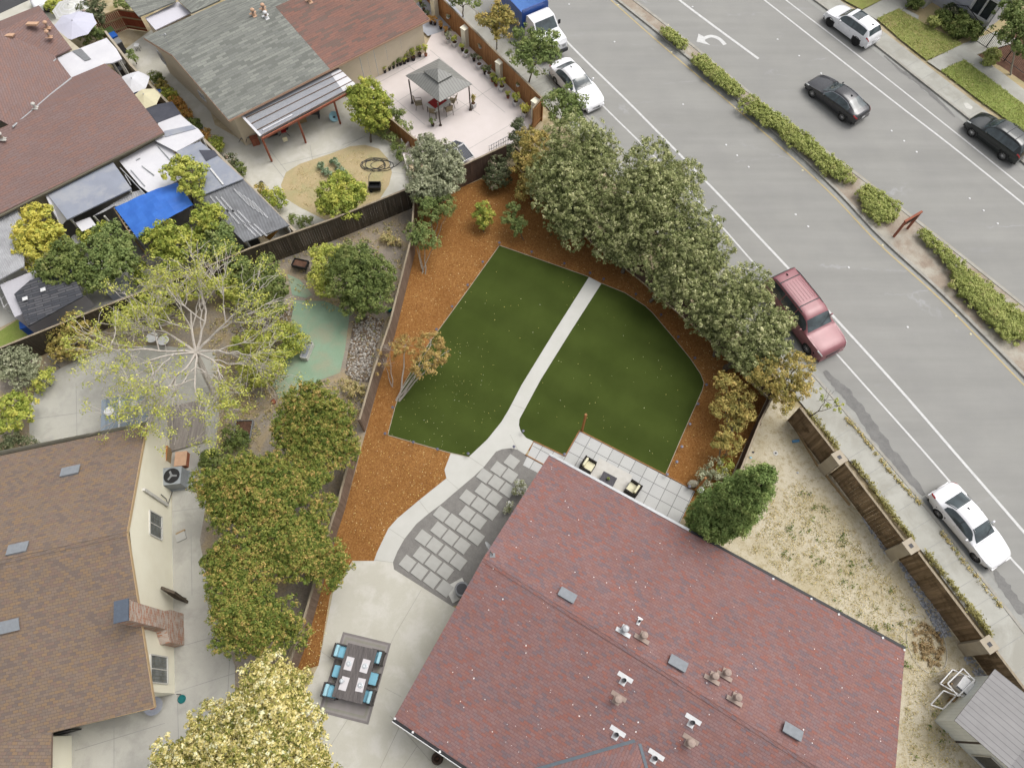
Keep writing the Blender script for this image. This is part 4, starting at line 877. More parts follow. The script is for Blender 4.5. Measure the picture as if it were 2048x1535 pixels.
# lean-to patio cover
pc = [P(480, 228, 2.58), P(677, 136, 2.58), P(714, 171, 2.2), P(522, 273, 2.2)]
m = MB(); m.slab([p - Vector((0, 0, .0)) for p in pc], .04); cov = build(m, 'patio_cover', G('pcover'), th_)
m = MB()
for t in (.02, .22, .48, .76, .99):
    m.beam(pc[0].lerp(pc[3], t) + Vector((0, 0, .03)), pc[1].lerp(pc[2], t) + Vector((0, 0, .03)), .05, .04)
build(m, 'batten', plain('brown_batten', S(120, 100, 84), .7), cov)
m = MB(); m.beam(pc[0] + Vector((0, 0, .055)), pc[3] + Vector((0, 0, .055)), .16, .03); m.beam(pc[0] + Vector((0, 0, .07)), pc[0].lerp(pc[1], .55) + Vector((0, 0, .07)), .12, .03)
a_, b_ = pc[0].lerp(pc[3], .85), pc[1].lerp(pc[2], .85); m.beam(a_.lerp(b_, .05) + Vector((0, 0, .03)), a_.lerp(b_, .35) + Vector((0, 0, .03)), .1, .03); m.quad(*[p + Vector((0, 0, .022)) for p in (pc[1].lerp(pc[2], .1), pc[1].lerp(pc[2], .98), pc[1].lerp(pc[2], .98).lerp(pc[0].lerp(pc[3], .98), .14), pc[1].lerp(pc[2], .1).lerp(pc[0].lerp(pc[3], .1), .1))])
build(m, 'white_patch', G('whiteroof'), cov)
for u, v in ((544, 323), (612, 286), (681, 248)):
    p = P(u, v); m = MB(); m.beam(p, p + Vector((0, 0, 2.1)), .11, .11); build(m, 'post', G('rust'), th_)
m = MB(); a_, b_ = P(544, 323), P(720, 228); m.beam(a_ + Vector((0, 0, 2.1)), b_ + Vector((0, 0, 2.1)), .1, .14); build(m, 'beam', G('rust'), th_)

# ---------------- maroon roofed house, top left
def hz(l): return [P(u, v, z) for u, v, z in l]
tl = thing('house', 'maroon shingle roofed house at the top left with white lean-to roofs', 'house', (-32, 33, 0))
m = MB()
m.slab(hz([(328, 265, 2.8), (241, 152, 4.4), (0, 257, 4.4), (-80, 292, 4.4), (-80, 466, 2.8)]), .12)
m.slab(hz([(241, 152, 4.4), (210, 127, 3.3), (143, 155, 3.3), (22, 252, 4.35)]), .1)
m.slab(hz([(86, 22, 3.9), (143, 97, 2.9), (110, 112, 3.0), (0, 61, 4.3)]), .1); m.slab(hz([(110, 112, 3.0), (143, 155, 3.29), (22, 252, 4.34), (0, 240, 4.4), (0, 61, 4.3)]), .1)
m.slab(hz([(0, 61, 4.3), (0, 240, 4.4), (-100, 280, 4.4), (-100, 100, 4.3)]), .1)
m.slab(hz([(86, 22, 3.9), (0, 61, 4.3), (-100, 100, 4.3), (-100, 70, 3.4), (0, 42, 3.3), (78, 11, 3.3)]), .1)
build(m, 'roof', G('tlroof'), tl)
m = MB(); wallbox(m, [P(318, 262, 2.6), P(236, 160, 2.6), P(200, 130, 2.6), P(90, 40, 2.6), P(-80, 110, 2.6), P(-80, 452, 2.6)], 0, 2.6); build(m, 'wall', plain('cream_wall', S(214, 204, 180), .8), tl)
m = MB(); m.tube(hz([(25, 254, 4.42), (60, 225, 4.1), (100, 190, 3.7), (143, 156, 3.36)]), .05, 6); m.tube(hz([(0, 165, 3.9), (30, 153, 3.7), (75, 143, 3.45), (100, 130, 3.3), (112, 118, 3.1)]), .04, 6); build(m, 'flashing', G('ltgrey'), tl)
m = MB(); m.beam(P(328, 267, 2.72), P(-60, 462, 2.72), .14, .1); build(m, 'gutter', plain('olive_gutter', S(124, 118, 100), .6), tl)
up = (Vector((0, .25, 1))).normalized()
for u, v in ((17, 73), (66, 50)): vent_flat(tl, P(u, v, 4.05), up, G('salmon'), .7, .4)
for u, v in ((97, 52), (100, 70)): vent_pipe(tl, P(u, v + 4, 3.6), up, G('salmon'), G('ventb'), .09, .4, .5, -1, True)
vent_pipe(tl, P(7, 278, 4.2), up, G('offwhite'), G('ventb'), .09, .4, .5, -1, True)
vent_pipe(tl, P(72, 216, 4.1), up, G('offwhite'), G('offwhite'), .08, .3, .4, -1, True)
def leanto(name, label, cat, px, z, mat, th=.08, walls=None, posts=True, parts=()):
    pts = [P(u, v, (z if not hasattr(z, '__len__') else z[i])) for i, (u, v) in enumerate(px)]
    c = sum(pts, Vector()) / len(pts); o = thing(name, label, cat, (c.x, c.y, 0))
    m = MB(); m.slab(pts, th); build(m, 'roof_sheet', G(mat), o)
    if walls: m = MB(); m.prism([(p.x, p.y) for p in inset(pts, .12)], 0, min(p.z for p in pts) - th - .02); build(m, 'wall', G(walls), o)
    elif posts:
        for p in inset(pts, .15): m = MB(); m.beam((p.x, p.y, 0), (p.x, p.y, p.z - th - .01), .09, .09); build(m, 'post', G('offwhite'), o)
    return o, pts
leanto('patio_cover', 'bright white flat roof beside the maroon roof, with a grey strip across it', 'roof', [(113, 115), (213, 76), (233, 98), (244, 118), (224, 126), (209, 128), (143, 157)], 2.75, 'whiteroof')
m = MB(); m.slab(hz([(144, 102, 2.80), (162, 97, 2.80), (182, 118, 2.80), (170, 122, 2.80)]), .02); single(m, 'metal_sheet', G('grey'), 'weathered grey sheet lying on the bright white flat roof', 'sheet')
leanto('carport_roof', 'white patched low roof at the corner of the maroon roofed house', 'roof', [(316, 246), (360, 229), (385, 250), (397, 258), (408, 272), (378, 290), (352, 303), (310, 281)], 2.5, 'whiteroof')
m = MB(); m.slab(hz([(328, 262, 2.54), (384, 250, 2.54), (392, 257, 2.54), (352, 268, 2.54), (330, 274, 2.54)]), .02); single(m, 'roofing_sheet', G('greyroof'), 'grey strip laid across the white patched low roof', 'sheet')
leanto('shed_roof', 'blue grey flat roof along the alley wall, above the corrugated roof', 'roof', [(381, 290), (400, 283), (428, 305), (487, 357), (400, 392), (396, 350), (352, 303)], 2.48, 'greyroof')
m = MB(); m.slab(hz([(398, 300, 2.52), (428, 300, 2.52), (436, 310, 2.52), (412, 322, 2.52)]), .02); single(m, 'roofing_sheet', G('darkfab'), 'dark patch on the blue grey roof near the alley wall', 'sheet')
m = MB(); m.beam(P(421, 337, 2.54), P(447, 369, 2.54), .1, .03); single(m, 'white_board', G('white'), 'thin white board lying on the blue grey roof', 'board')
leanto('shed_roof', 'grey corrugated roof with pale ribs next to the blue tarp', 'roof', [(397, 393), (486, 358), (579, 450), (488, 484)], 2.3, 'corr')
m = MB()
for k in range(9):
    a = P(420 + k * 11, 392 + k * 9 - (k % 3) * 8, 2.33); b = P(446 + k * 11, 424 + k * 8 - (k % 3) * 8, 2.33); m.beam(a, b, .1, .02)
for k in range(5): m.beam(P(468 + k * 9, 378 + k * 6, 2.33), P(500 + k * 9, 412 + k * 6, 2.33), .1, .02)
single(m, 'roof_ribs', G('corrl'), 'pale ridge strips on the grey corrugated roof', 'strips')
leanto('shed_roof', 'whitewashed flat roof full of pipes beside the blue grey roof', 'roof', [(238, 322), (308, 283), (326, 280), (358, 316), (372, 350), (306, 392), (280, 372)], 2.2, 'whiteroof')
m = MB()
for a, b in (((240, 335), (296, 395)), ((262, 340), (290, 372)), ((310, 285), (345, 325)), ((284, 332), (308, 350)), ((272, 320), (280, 316)), ((250, 350), (262, 370))): m.tube([P(*a, 2.26), P(*b, 2.26)], .035, 5)
single(m, 'roof_pipes', G('ltgrey'), 'thin pipes lying on the whitewashed flat roof', 'pipes')
leanto('patio_roof', 'long pale grey flat roof along the eave of the maroon roofed house', 'roof', [(95, 388), (226, 324), (263, 377), (134, 439)], 2.5, 'greyroof')
m = MB(); m.slab(hz([(91, 392, 2.45), (98, 388, 2.45), (136, 436, 2.4), (122, 452, 1.8), (108, 430, 1.9)]), .03); single(m, 'plastic_sheet', G('whiteroof'), 'white plastic sheet hanging off the end of the pale grey roof', 'sheet')
leanto('shed_roof', 'pale streaked corrugated roof cut by the left edge of the picture', 'roof', [(-70, 440), (24, 405), (48, 440), (48, 532), (0, 558), (-70, 590)], 2.4, 'corrl')
leanto('awning', 'charcoal shade cloth sagging beside the maroon roof corner', 'awning', [(289, 214), (344, 203), (363, 229), (314, 246)], [2.2, 2.0, 2.1, 2.2], 'darkfab', .02)
leanto('awning', 'small white awning sheet below the pale grey flat roof', 'awning', [(150, 445), (180, 434), (192, 450), (164, 463)], 1.9, 'whiteroof', .02)
leanto('awning', 'dusty off-white awning strip left of the blue tarp', 'awning', [(186, 432), (262, 385), (280, 380), (300, 396), (258, 412), (228, 412), (205, 425)], 2.0, 'corrl', .02)
# shed with charcoal shingles by the back fence
sh = thing('garden_shed', 'small shed with a charcoal shingle roof and white wall by the dark fence', 'shed', P(110, 620))
m = MB(); m.slab(hz([(28, 588, 2.3), (60, 560, 2.5), (140, 535, 2.5), (166, 592, 2.1), (56, 652, 2.1)]), .08); build(m, 'roof', G('darkshing'), sh)
m = MB(); m.prism([(p.x, p.y) for p in PX([(42, 605), (150, 560), (192, 612), (72, 668)])], 0, 2.0); build(m, 'wall', plain('lilac_white_wall', S(206, 204, 210), .8, var=.04), sh)
for u, v in ((50, 597), (86, 579)):
    m = MB(); p = P(u, v, 2.36); m.box(p, (.28, .24, .04), .4); build(m, 'skylight', G('white'), sh)
# ---------------- apartments across the road
k0 = P(1966, 66); d1 = (P(1974, 47) - P(1935, 24)); d1.normalize(); d2 = Vector((-d1.y, d1.x, 0)); d2 = d2 if d2.x > 0 else -d2
ap_ = thing('apartment_building', 'grey sided building with a big white framed window across the road', 'building', (k0.x, k0.y, 0))
m = MB(); m.prism([(p.x, p.y) for p in (k0, k0 - d1 * 14, k0 - d1 * 14 + d2 * 10, k0 + d2 * 10)], 0, 5.6); build(m, 'wall', G('lapgrey'), ap_)
n1 = -d2
win_on(ap_, [(1937, 22), (2001, 6)], k0, n1, G('darkglass'), G('white'), (1, 0), fw=.16, depth=.1)
m = MB(); m.prism([(p.x, p.y) for p in (k0 - d1 * 4.6 - d2 * 1.2, k0 - d1 * 9 - d2 * 1.2, k0 - d1 * 9 - d2 * .003, k0 - d1 * 4.6 - d2 * .003)], 0, 4.5); build(m, 'bay', G('offwhite'), ap_)
# ================================================================ FENCES AND WALLS
def fence(name, label, pts, h, mat, board=.15, post=2.4, group=None, top='ftop', postside=1, gap=.006, pmat=None, th=.02, z0=.03):
    """boards, posts and a cap along ground points; every post is a part, the boards of one run are one panel"""
    c = sum(pts, Vector()) / len(pts); o = thing(name, label, 'fence', (c.x, c.y, 0), group)
    bm_, tm = MB(), MB()
    for i in range(len(pts) - 1):
        a, b = pts[i], pts[i + 1]; L = (b - a).length; d = (b - a) / L; n = max(1, round(L / board)); nr = Vector((-d.y, d.x, 0)) * postside
        for k in range(n):
            p = a + d * (k + .5) * L / n; hh = h + random.uniform(-.012, .012)
            bm_.box((p.x + nr.x * random.uniform(0, .004), p.y + nr.y * random.uniform(0, .004), z0 + (hh - z0) / 2), (L / n - gap, th, hh - z0), math.atan2(d.y, d.x))
        tm.beam(a + Vector((0, 0, h + .03)), b + Vector((0, 0, h + .03)), .11, .035)
        for z in (.35, h - .25): bm_.beam(a + nr * .035 + Vector((0, 0, z)), b + nr * .035 + Vector((0, 0, z)), .04, .09)
        q = max(1, round(L / post))
        for k in range(q + (1 if i == len(pts) - 2 else 0)):
            p = a + d * L * k / q + nr * .06; m = MB(); m.box((p.x, p.y, (h + .0) / 2), (.09, .09, h), math.atan2(d.y, d.x)); build(m, 'post', G(pmat or mat), o)
    build(bm_, 'board_panel', G(mat), o); build(tm, 'top_rail', G(top), o); return o
H1 = 1.95
def topline(px, h): return [Vector((p.x, p.y, 0)) for p in (P(u, v, h) for u, v in px)]
fence('wooden_fence', 'old dark wooden fence running between the back yards from the left edge', topline([(-40, 712), (205, 614), (380, 548), (500, 497)], H1), H1, 'fold')
fence('wooden_fence', 'near-black wooden fence between the citrus tree and the stony yard', topline([(500, 497), (660, 440), (807, 381), (833, 371)], H1), H1, 'fold')
fence('wooden_fence', 'chocolate brown fence behind the olive tree, below the pink patio', topline([(834, 371), (924, 332), (1012, 291)], H1), H1, 'fbrown2')
fl = [P(836, 414), P(830, 507), P(790, 670), P(756, 773), P(731, 862)]
fence('wooden_fence', 'long brown fence on the left side of the orange mulch bed', fl[1:], 1.7, 'fbrown', postside=-1)
fence('wooden_fence', 'short leaning brown fence behind the white stemmed shrub', fl[:2], 1.7, 'fbrown', postside=-1)
fence('wooden_fence', 'brown fence panels below the ochre trees, near the driveway', [P(720, 900), P(690, 1018), P(676, 1061), P(612, 1290), P(590, 1350)], 1.55, 'fbrown', postside=-1)
fence('wooden_fence', 'reddish boundary fence with hanging pots along the near pavement', topline([(820, -75), (887, 0), (990, 103), (1084, 196)], 2.0), 2.0, 'fred', postside=1)
fence('wooden_fence', 'short end run of reddish fence at the corner of the pink patio', [Vector((P(1084, 196, 2.0).x, P(1084, 196, 2.0).y, 0)), P(1064, 262)], 2.0, 'fred')
fence('wooden_fence', 'low reddish fence between the pink patio and the round citrus tree', topline([(752, 208), (782, 238), (831, 279)], 1.4), 1.4, 'fred')
fence('wooden_fence', 'dark fence glimpsed behind the row of evergreen trees', [P(1032, 331), P(1110, 413), P(1185, 487), P(1272, 553), P(1400, 662), P(1538, 795)], 1.7, 'fbrown2', postside=1)
fence('wooden_fence', 'dark brown fence between the orange mulch and the bare sandy yard', [P(1536, 795), P(1500, 868), P(1467, 950), P(1440, 1010)], 1.7, 'fbrown2', postside=1)
H2 = 1.9
secs = [[(1600, 815), (1668, 902)], [(1690, 926), (1808, 1080)], [(1836, 1104), (1966, 1275)], [(1992, 1302), (2060, 1392), (2130, 1490)]]
labs = ['uphill end section of weathered fence beside the yellowing tree', 'weathered fence section between the first two block pillars by the pavement', 'weathered fence section beside the pebbles, between the lower two block pillars', 'weathered fence section behind the metal shed at the right edge']
for s_, l_ in zip(secs, labs): fence('wooden_fence', l_, topline(s_, H2), H2, 'fgrey', board=.19, gap=.003, group='fence sections between the block pillars', postside=1, post=3)
for (u, v, l_) in ((1679, 914, 'square block pillar nearest the yellowing tree'), (1822, 1091, 'middle square block pillar of the weathered fence'), (1979, 1288, 'square block pillar closest to the metal shed')):
    p = P(u, v, H2 + .1); o = thing('fence_pillar', l_, 'pillar', (p.x, p.y, 0), 'pillars of the weathered fence'); q = secs[0]; rz = math.atan2((P(1808, 1080) - P(1690, 926)).y, (P(1808, 1080) - P(1690, 926)).x)
    m = MB(); m.box((p.x, p.y, (H2 + .02) / 2), (.62, .52, H2 + .02), rz); build(m, 'shaft', G('stucco_t'), o)
    m = MB(); m.box((p.x, p.y, H2 + .07), (.7, .6, .09), rz); build(m, 'cap_stone', G('stucco_t'), o)
    m = MB(); m.box((p.x, p.y, H2 + .12), (.2, .2, .012), rz); build(m, 'cap_hole', G('dark'), o)
for (u, v, l_) in ((867, -4, 'cream pilaster at the top edge, beside the roof corner'), (929, 56, 'cream pilaster above the first white pots on the pink patio'), (999, 124, 'middle cream pilaster in front of the reddish fence'), (1071, 202, 'cream pilaster at the corner behind the yellow potted bush')):
    p = P(u, v, 1.7); m = MB(); m.box((p.x, p.y, .93), (.42, .42, 1.55), .85); m.box((p.x, p.y, 1.725), (.5, .5, .05), .85); single(m, 'wall_pilaster', G('cream'), l_, 'pilaster', 'cream pilasters of the pink patio')
# red double gate
gt = thing('driveway_gate', 'red brown wooden double gate beside the green bin', 'gate', P(235, 65))
ga, gb = Vector((P(185, 38, 1.7).x, P(185, 38, 1.7).y, 0)), Vector((P(275, 24, 1.7).x, P(275, 24, 1.7).y, 0)); gmid = Vector((P(236, 18, 1.7).x, P(236, 18, 1.7).y, 0))
for a, b in ((ga, gmid), (gmid, gb)):
    m = MB(); n = 14
    for k in range(n):
        p = a.lerp(b, (k + .5) / n); m.beam(p + Vector((0, 0, .05)), p + Vector((0, 0, 1.7)), .02, (b - a).length / n - .01)
    leafo = build(m, 'gate_leaf', G('fgate'), gt)
    m = MB(); dn = (b - a).normalized(); nr = Vector((dn.y, -dn.x, 0)); nr = nr if nr.y < 0 else -nr
    for z in (.3, 1.05, 1.68): m.beam(a + nr * .04 + Vector((0, 0, z)), b + nr * .04 + Vector((0, 0, z)), .05, .1)
    build(m, 'gate_rail', G('skin'), leafo)
# alley wall between the two top houses
m = MB(); aw = topline([(210, 62), (262, 130), (380, 250), (480, 352), (590, 462)], 1.6)
for i in range(len(aw) - 1): ribbon(m, aw[i:i + 2], .16, 0, 1.6)
single(m, 'alley_wall', G('stucco_t'), 'long narrow block wall between the lean-to roofs and the concrete alley', 'wall')
# white lattice and railing pieces on the pink patio
m = MB(); a, b = P(978, 292, .9), P(1016, 272, .9)
for z in (.2, .55, .9): m.beam(Vector((a.x, a.y, z)), Vector((b.x, b.y, z)), .03, .04)
for k in range(9): p = a.lerp(b, k / 8); m.beam((p.x, p.y, .0), (p.x, p.y, .95), .03, .03)
single(m, 'white_rack', G('white'), 'low white rack near the chocolate brown fence on the pink patio', 'rack')
pw = PX([(831, 280), (807, 311), (826, 372)])
m = MB(); ribbon(m, pw, .15, 0, .55); single(m, 'low_wall', G('pinkconc'), 'low pinkish wall where the pink patio meets the old concrete', 'wall')
# black iron fence across the road
o = thing('iron_fence', 'black iron railing with gate in front of the grey sided building', 'fence', P(2000, 118))
rr = PX([(1950, 84), (1970, 97), (2008, 122), (2050, 152), (2100, 186)])
m = MB()
for i in range(len(rr) - 1):
    a, b = rr[i], rr[i + 1]
    for z in (.12, 1.15): m.beam(a + Vector((0, 0, z)), b + Vector((0, 0, z)), .03, .035)
    n = int((b - a).length / .12)
    for k in range(n): p = a.lerp(b, k / n); m.beam(p + Vector((0, 0, .1)), p + Vector((0, 0, 1.2)), .014, .014)
build(m, 'railing', G('rackr'), o)
for p in rr: m = MB(); m.beam(p, p + Vector((0, 0, 1.35)), .06, .06); build(m, 'post', G('rackr'), o)
r2 = PX([(1890, 36), (1918, 40), (1950, 84)])
o = thing('iron_fence', 'black iron railing running behind the clipped bushes', 'fence', r2[1]); m = MB()
for i in range(2):
    a, b = r2[i], r2[i + 1]
    for z in (.12, 1.15): m.beam(a + Vector((0, 0, z)), b + Vector((0, 0, z)), .03, .035)
    n = int((b - a).length / .12)
    for k in range(n): p = a.lerp(b, k / n); m.beam(p + Vector((0, 0, .1)), p + Vector((0, 0, 1.2)), .014, .014)
build(m, 'railing', G('rackr'), o)
# metal shed, bottom right
cs = [P(1912, 1432, 2.25), P(2000, 1535, 2.25)]
s0 = P(1910, 1432, 2.2); s1 = P(1970, 1365, 2.2); s2 = P(2050, 1410, 2.2)
sw, se_ = P(1868, 1440), P(1965, 1535); dS = (se_ - sw).normalized(); dN = Vector((-dS.y, dS.x, 0)); dN = dN if dN.y > 0 else -dN
shd = thing('metal_shed', 'pale metal garden shed with a ribbed grey roof at the lower right corner', 'shed', sw)
Ws, Ls = 2.9, 6.5
m = MB(); wb = [sw, sw + dS * Ls, sw + dS * Ls + dN * Ws, sw + dN * Ws]; m.prism([(p.x, p.y) for p in wb], 0, 2.1)
build(m, 'wall', G('sidingw'), shd)
ov = .18; r0 = [sw - dS * ov - dN * ov, sw + dS * (Ls + ov) - dN * ov, sw + dS * (Ls + ov) + dN * (Ws + ov), sw - dS * ov + dN * (Ws + ov)]
# gable roof: its ridge crosses the picture corner
ra, rb_ = r0[0].lerp(r0[1], .36), r0[3].lerp(r0[2], .36)
m = MB(); zz = 2.16
m.slab([r0[0] + Vector((0, 0, zz)), ra + Vector((0, 0, zz + .42)), rb_ + Vector((0, 0, zz + .42)), r0[3] + Vector((0, 0, zz))], .05); m.slab([ra + Vector((0, 0, zz + .42)), r0[1] + Vector((0, 0, zz - .2)), r0[2] + Vector((0, 0, zz - .2)), rb_ + Vector((0, 0, zz + .42))], .05)
build(m, 'roof', G('shedroof'), shd)
m = MB(); g0 = sw.lerp(sw + dS * Ls, 0); m.add([(sw.x, sw.y, 2.09), ((sw + dS * Ls).x, (sw + dS * Ls).y, 2.09), (sw.lerp(sw + dS * Ls, .36).x, sw.lerp(sw + dS * Ls, .36).y, 2.48)], [(0, 1, 2)]); build(m, 'gable', G('sidingw'), shd)
nS_ = -dN
win_rect(shd, sw, nS_, dS, 1.9, 3.1, .25, 1.75, G('darkglass'), G('offwhite'), (0, 0), nm='doorway')
m = MB()
for s in (1.15, 3.8): m.beam(sw + dS * s + nS_ * .012 + Vector((0, 0, .05)), sw + dS * s + nS_ * .012 + Vector((0, 0, 2.05)), .14, .012)
build(m, 'trim', plain('brown_trim', S(92, 82, 78), .6), shd)
# ================================================================ TREES AND PLANTS
OKG = 'evergreen trees along the pavement fence'
def T(*a, **k): return tree('tree', *a, **k)
oak = dict(leaf=.06, clump=.14, per=15, close=True, tvar=.3, dens=.8, group=OKG)
T('tall grey-green evergreen tree closest to the yellow-green bush and the white rack', [(1150, 290, 62, 4.4), (1190, 345, 52, 4.2), (1112, 345, 50, 4.0), (1160, 405, 50, 3.4), (1105, 405, 38, 3.0), (1085, 365, 32, 3.0), (1118, 445, 30, 2.2), (1145, 478, 24, 1.7), (1152, 452, 32, 2.4), (1200, 300, 40, 4.4)], (1165, 470), G('oak'), trunk=.13, **oak)
T('largest grey-green evergreen tree, reaching over the near lane line', [(1300, 335, 58, 4.8), (1345, 400, 52, 4.4), (1290, 400, 58, 4.4), (1240, 395, 42, 3.8), (1330, 460, 48, 3.8), (1262, 460, 45, 3.2), (1222, 470, 36, 2.8), (1212, 498, 30, 2.0), (1240, 515, 22, 1.8), (1275, 520, 32, 2.0), (1250, 500, 28, 2.4), (1375, 350, 34, 4.4), (1190, 425, 30, 3)], (1245, 545), G('oak'), trunk=.13, **oak)
T('evergreen tree whose slim trunk stands just past the end of the concrete path', [(1395, 450, 44, 4.2), (1370, 500, 48, 3.8), (1420, 500, 40, 3.8), (1330, 520, 38, 3.2), (1320, 565, 30, 2.4), (1335, 590, 26, 1.9), (1355, 580, 32, 2.2), (1375, 550, 40, 3.2), (1435, 545, 30, 3.6)], (1300, 603), G('oak'), trunk=.1, **oak)
T('evergreen tree with a pale leaning trunk near the curved right corner of the lawn', [(1440, 590, 42, 3.8), (1500, 565, 42, 4.2), (1400, 610, 38, 3.2), (1455, 635, 38, 3.2), (1510, 610, 34, 3.8), (1395, 570, 30, 3.2), (1430, 655, 30, 2.4), (1400, 645, 28, 2.0), (1445, 690, 24, 2.0)], (1428, 712), G('oak'), trunk=.1, **oak)
T('evergreen tree beside the maroon vehicle, with two thin trunks', [(1535, 650, 40, 4.0), (1490, 680, 42, 3.4), (1550, 695, 36, 3.6), (1510, 725, 36, 3.0), (1478, 722, 28, 2.6), (1560, 640, 28, 4.2)], (1448, 738), G('oak'), trunk=.08, stems=2, **oak)
T('yellowing tree at the corner where the brown fence meets the weathered fence', [(1545, 750, 38, 3.4), (1595, 735, 34, 3.6), (1520, 760, 28, 3.0), (1580, 780, 32, 3.0), (1605, 770, 24, 3.2), (1530, 722, 26, 3.2), (1570, 800, 24, 2.6)], (1540, 800), G('oaky'), trunk=.1, leaf=.062, clump=.17, per=20, dens=.75, group=OKG)
T('small yellow-green tree standing alone in the mulch by the dark brown fence', [(1455, 768, 26, 2.4), (1478, 795, 26, 2.2), (1450, 815, 28, 1.9), (1485, 825, 24, 1.9), (1468, 845, 20, 1.6)], (1462, 862), G('oaky'), trunk=.05, stems=3, leaf=.07, clump=.2, dens=.8, bark='palebark')
T('smallest open tree in the mulch below the yellow-green one', [(1452, 868, 16, 1.7), (1436, 888, 16, 1.5), (1460, 893, 18, 1.5), (1478, 880, 10, 1.6)], (1442, 917), G('oaky'), trunk=.03, stems=3, leaf=.07, clump=.17, dens=.7, bark='palebark')
shrub('shrub', 'wispy grey-green shrub near the right corner of the tiled patio', [(1402, 952, 20, .7), (1425, 940, 22, .8), (1440, 958, 18, .7)], G('olive'), dens=.6, leaf=.06)
shrub('shrub', 'small bright yellow-green shrub above the tall juniper', [(1452, 930, 15, .8), (1446, 945, 10, .6)], G('lime'), leaf=.06)
T('yellow-green leafy bush tucked between the white rack and the tallest evergreens', [(1065, 285, 28, 2.6), (1052, 325, 28, 2.2), (1078, 320, 24, 2.6), (1055, 362, 22, 1.7), (1045, 385, 16, 1.3)], (1062, 400), G('oaky'), trunk=.06, leaf=.07, clump=.2, dens=1.2)
T('dark narrow conifer in the corner of the pink patio', [(1040, 250, 16, 2.0), (1034, 275, 18, 1.5), (1028, 300, 18, 1.0), (1046, 280, 14, 1.2)], (1028, 315), G('shrubd'), trunk=.05, leaf=.06, clump=.16)
shrub('camellia_bush', 'round dark camellia bush with a few pink flowers by the chocolate brown fence', [(995, 340, 24, 1.1), (1000, 362, 22, .7), (985, 355, 18, .8)], G('shrubd'), leaf=.06, clump=.17, dens=.9)
T('little lemon tree standing alone in the mulch near the top of the lawn', [(966, 415, 14, 1.3), (958, 432, 13, 1.0), (975, 432, 13, 1.0), (966, 447, 12, .7)], (967, 463), G('citrus'), trunk=.03, leaf=.07, clump=.15)
T('young open tree in the mulch between the lemon tree and the evergreens', [(1028, 420, 16, 1.6), (1018, 440, 15, 1.4), (1040, 445, 15, 1.4), (1032, 460, 13, 1.1)], (1047, 480), G('green'), trunk=.03, leaf=.07, clump=.15, dens=.65)
T('pale olive tree behind the chocolate brown fence', [(858, 300, 32, 3.4), (885, 320, 34, 3.2), (845, 335, 34, 3.0), (885, 360, 38, 2.6), (850, 375, 36, 2.4), (905, 350, 24, 2.6), (868, 395, 26, 1.8)], (872, 425), G('olive'), trunk=.09, leaf=.08, clump=.2, dens=1.1)
T('multi-stemmed shrub with white stems, largest of the two at the left fence', [(835, 460, 22, 1.9), (850, 480, 22, 1.6), (828, 478, 14, 1.7), (870, 485, 13, 1.5)], (848, 546), G('green'), trunk=.035, stems=6, leaf=.06, clump=.16, dens=.7, bark='palebark')
T('multi-stemmed shrub with white stems, higher up beside the olive tree', [(855, 405, 24, 2.3), (885, 405, 22, 2.1), (862, 430, 20, 1.8), (895, 420, 14, 2.0)], (868, 486), G('green'), trunk=.03, stems=5, leaf=.06, clump=.16, dens=.7, bark='palebark')
T('sparse ochre and purple-grey tree overhanging the left edge of the lawn', [(862, 690, 28, 2.6), (880, 712, 22, 2.4), (850, 725, 26, 2.2), (812, 690, 24, 2.6), (835, 745, 14, 1.9)], (796, 800), G('ochre'), trunk=.06, stems=4, leaf=.06, clump=.17, dens=.5, twigs=7, bark='greybark')
T('bare grey shrub leaning on the left fence below the ochre tree', [(780, 700, 22, 1.9), (770, 730, 20, 1.5)], (785, 775), G('ochre'), trunk=.03, stems=5, leaf=.05, clump=.12, dens=.1, twigs=14, bark='greybark')
# tall juniper at the house corner
T('tall dense green juniper beside the reddish roof', [(1412, 1050, 40, 1.3), (1425, 1040, 46, 2.3), (1445, 1025, 50, 3.5), (1468, 1003, 48, 4.8), (1492, 985, 42, 6.0), (1515, 966, 32, 7.1), (1532, 952, 20, 7.9), (1470, 1035, 34, 3.4), (1420, 1005, 28, 3.0)], (1405, 1065), G('cyp'), trunk=.15, leaf=.06, clump=.2, per=44, dens=1.5, sq=1.05, tvar=.2)
# street trees
st = dict(leaf=.09, clump=.24, dens=.75, group='young street trees along the near pavement', sub=0)
T('young street tree hanging over the nose of the blue and white truck', [(1058, 80, 30, 3.3), (1095, 88, 30, 3.3), (1075, 115, 34, 2.9), (1045, 110, 24, 2.8), (1105, 110, 20, 3.0)], (1058, 166), G('green'), trunk=.06, **st)
T('young street tree in front of the blue truck box', [(1000, 25, 20, 3.2), (1010, 45, 22, 3.0), (985, 45, 22, 2.8), (1000, 66, 18, 2.4), (965, 40, 12, 2.9)], (994, 100), G('oaky'), trunk=.05, **st)
T('young street tree cut by the top edge above the fence', [(925, -14, 22, 3.0), (945, 0, 18, 2.8), (910, 2, 14, 2.6)], (926, 36), G('green'), trunk=.06, **st)
T('young street tree beside the bonnet of the upper white saloon', [(1135, 195, 24, 2.8), (1110, 205, 24, 2.6), (1155, 205, 20, 2.8), (1125, 230, 24, 2.2), (1150, 240, 20, 2.2)], (1118, 262), G('green'), trunk=.05, **st)
T('bare young tree leaning over the pavement by the yellowing tree', [(1650, 800, 26, 2.2), (1675, 812, 12, 2.4)], (1612, 838), G('lime'), trunk=.04, leaf=.05, clump=.12, dens=.07, twigs=14)
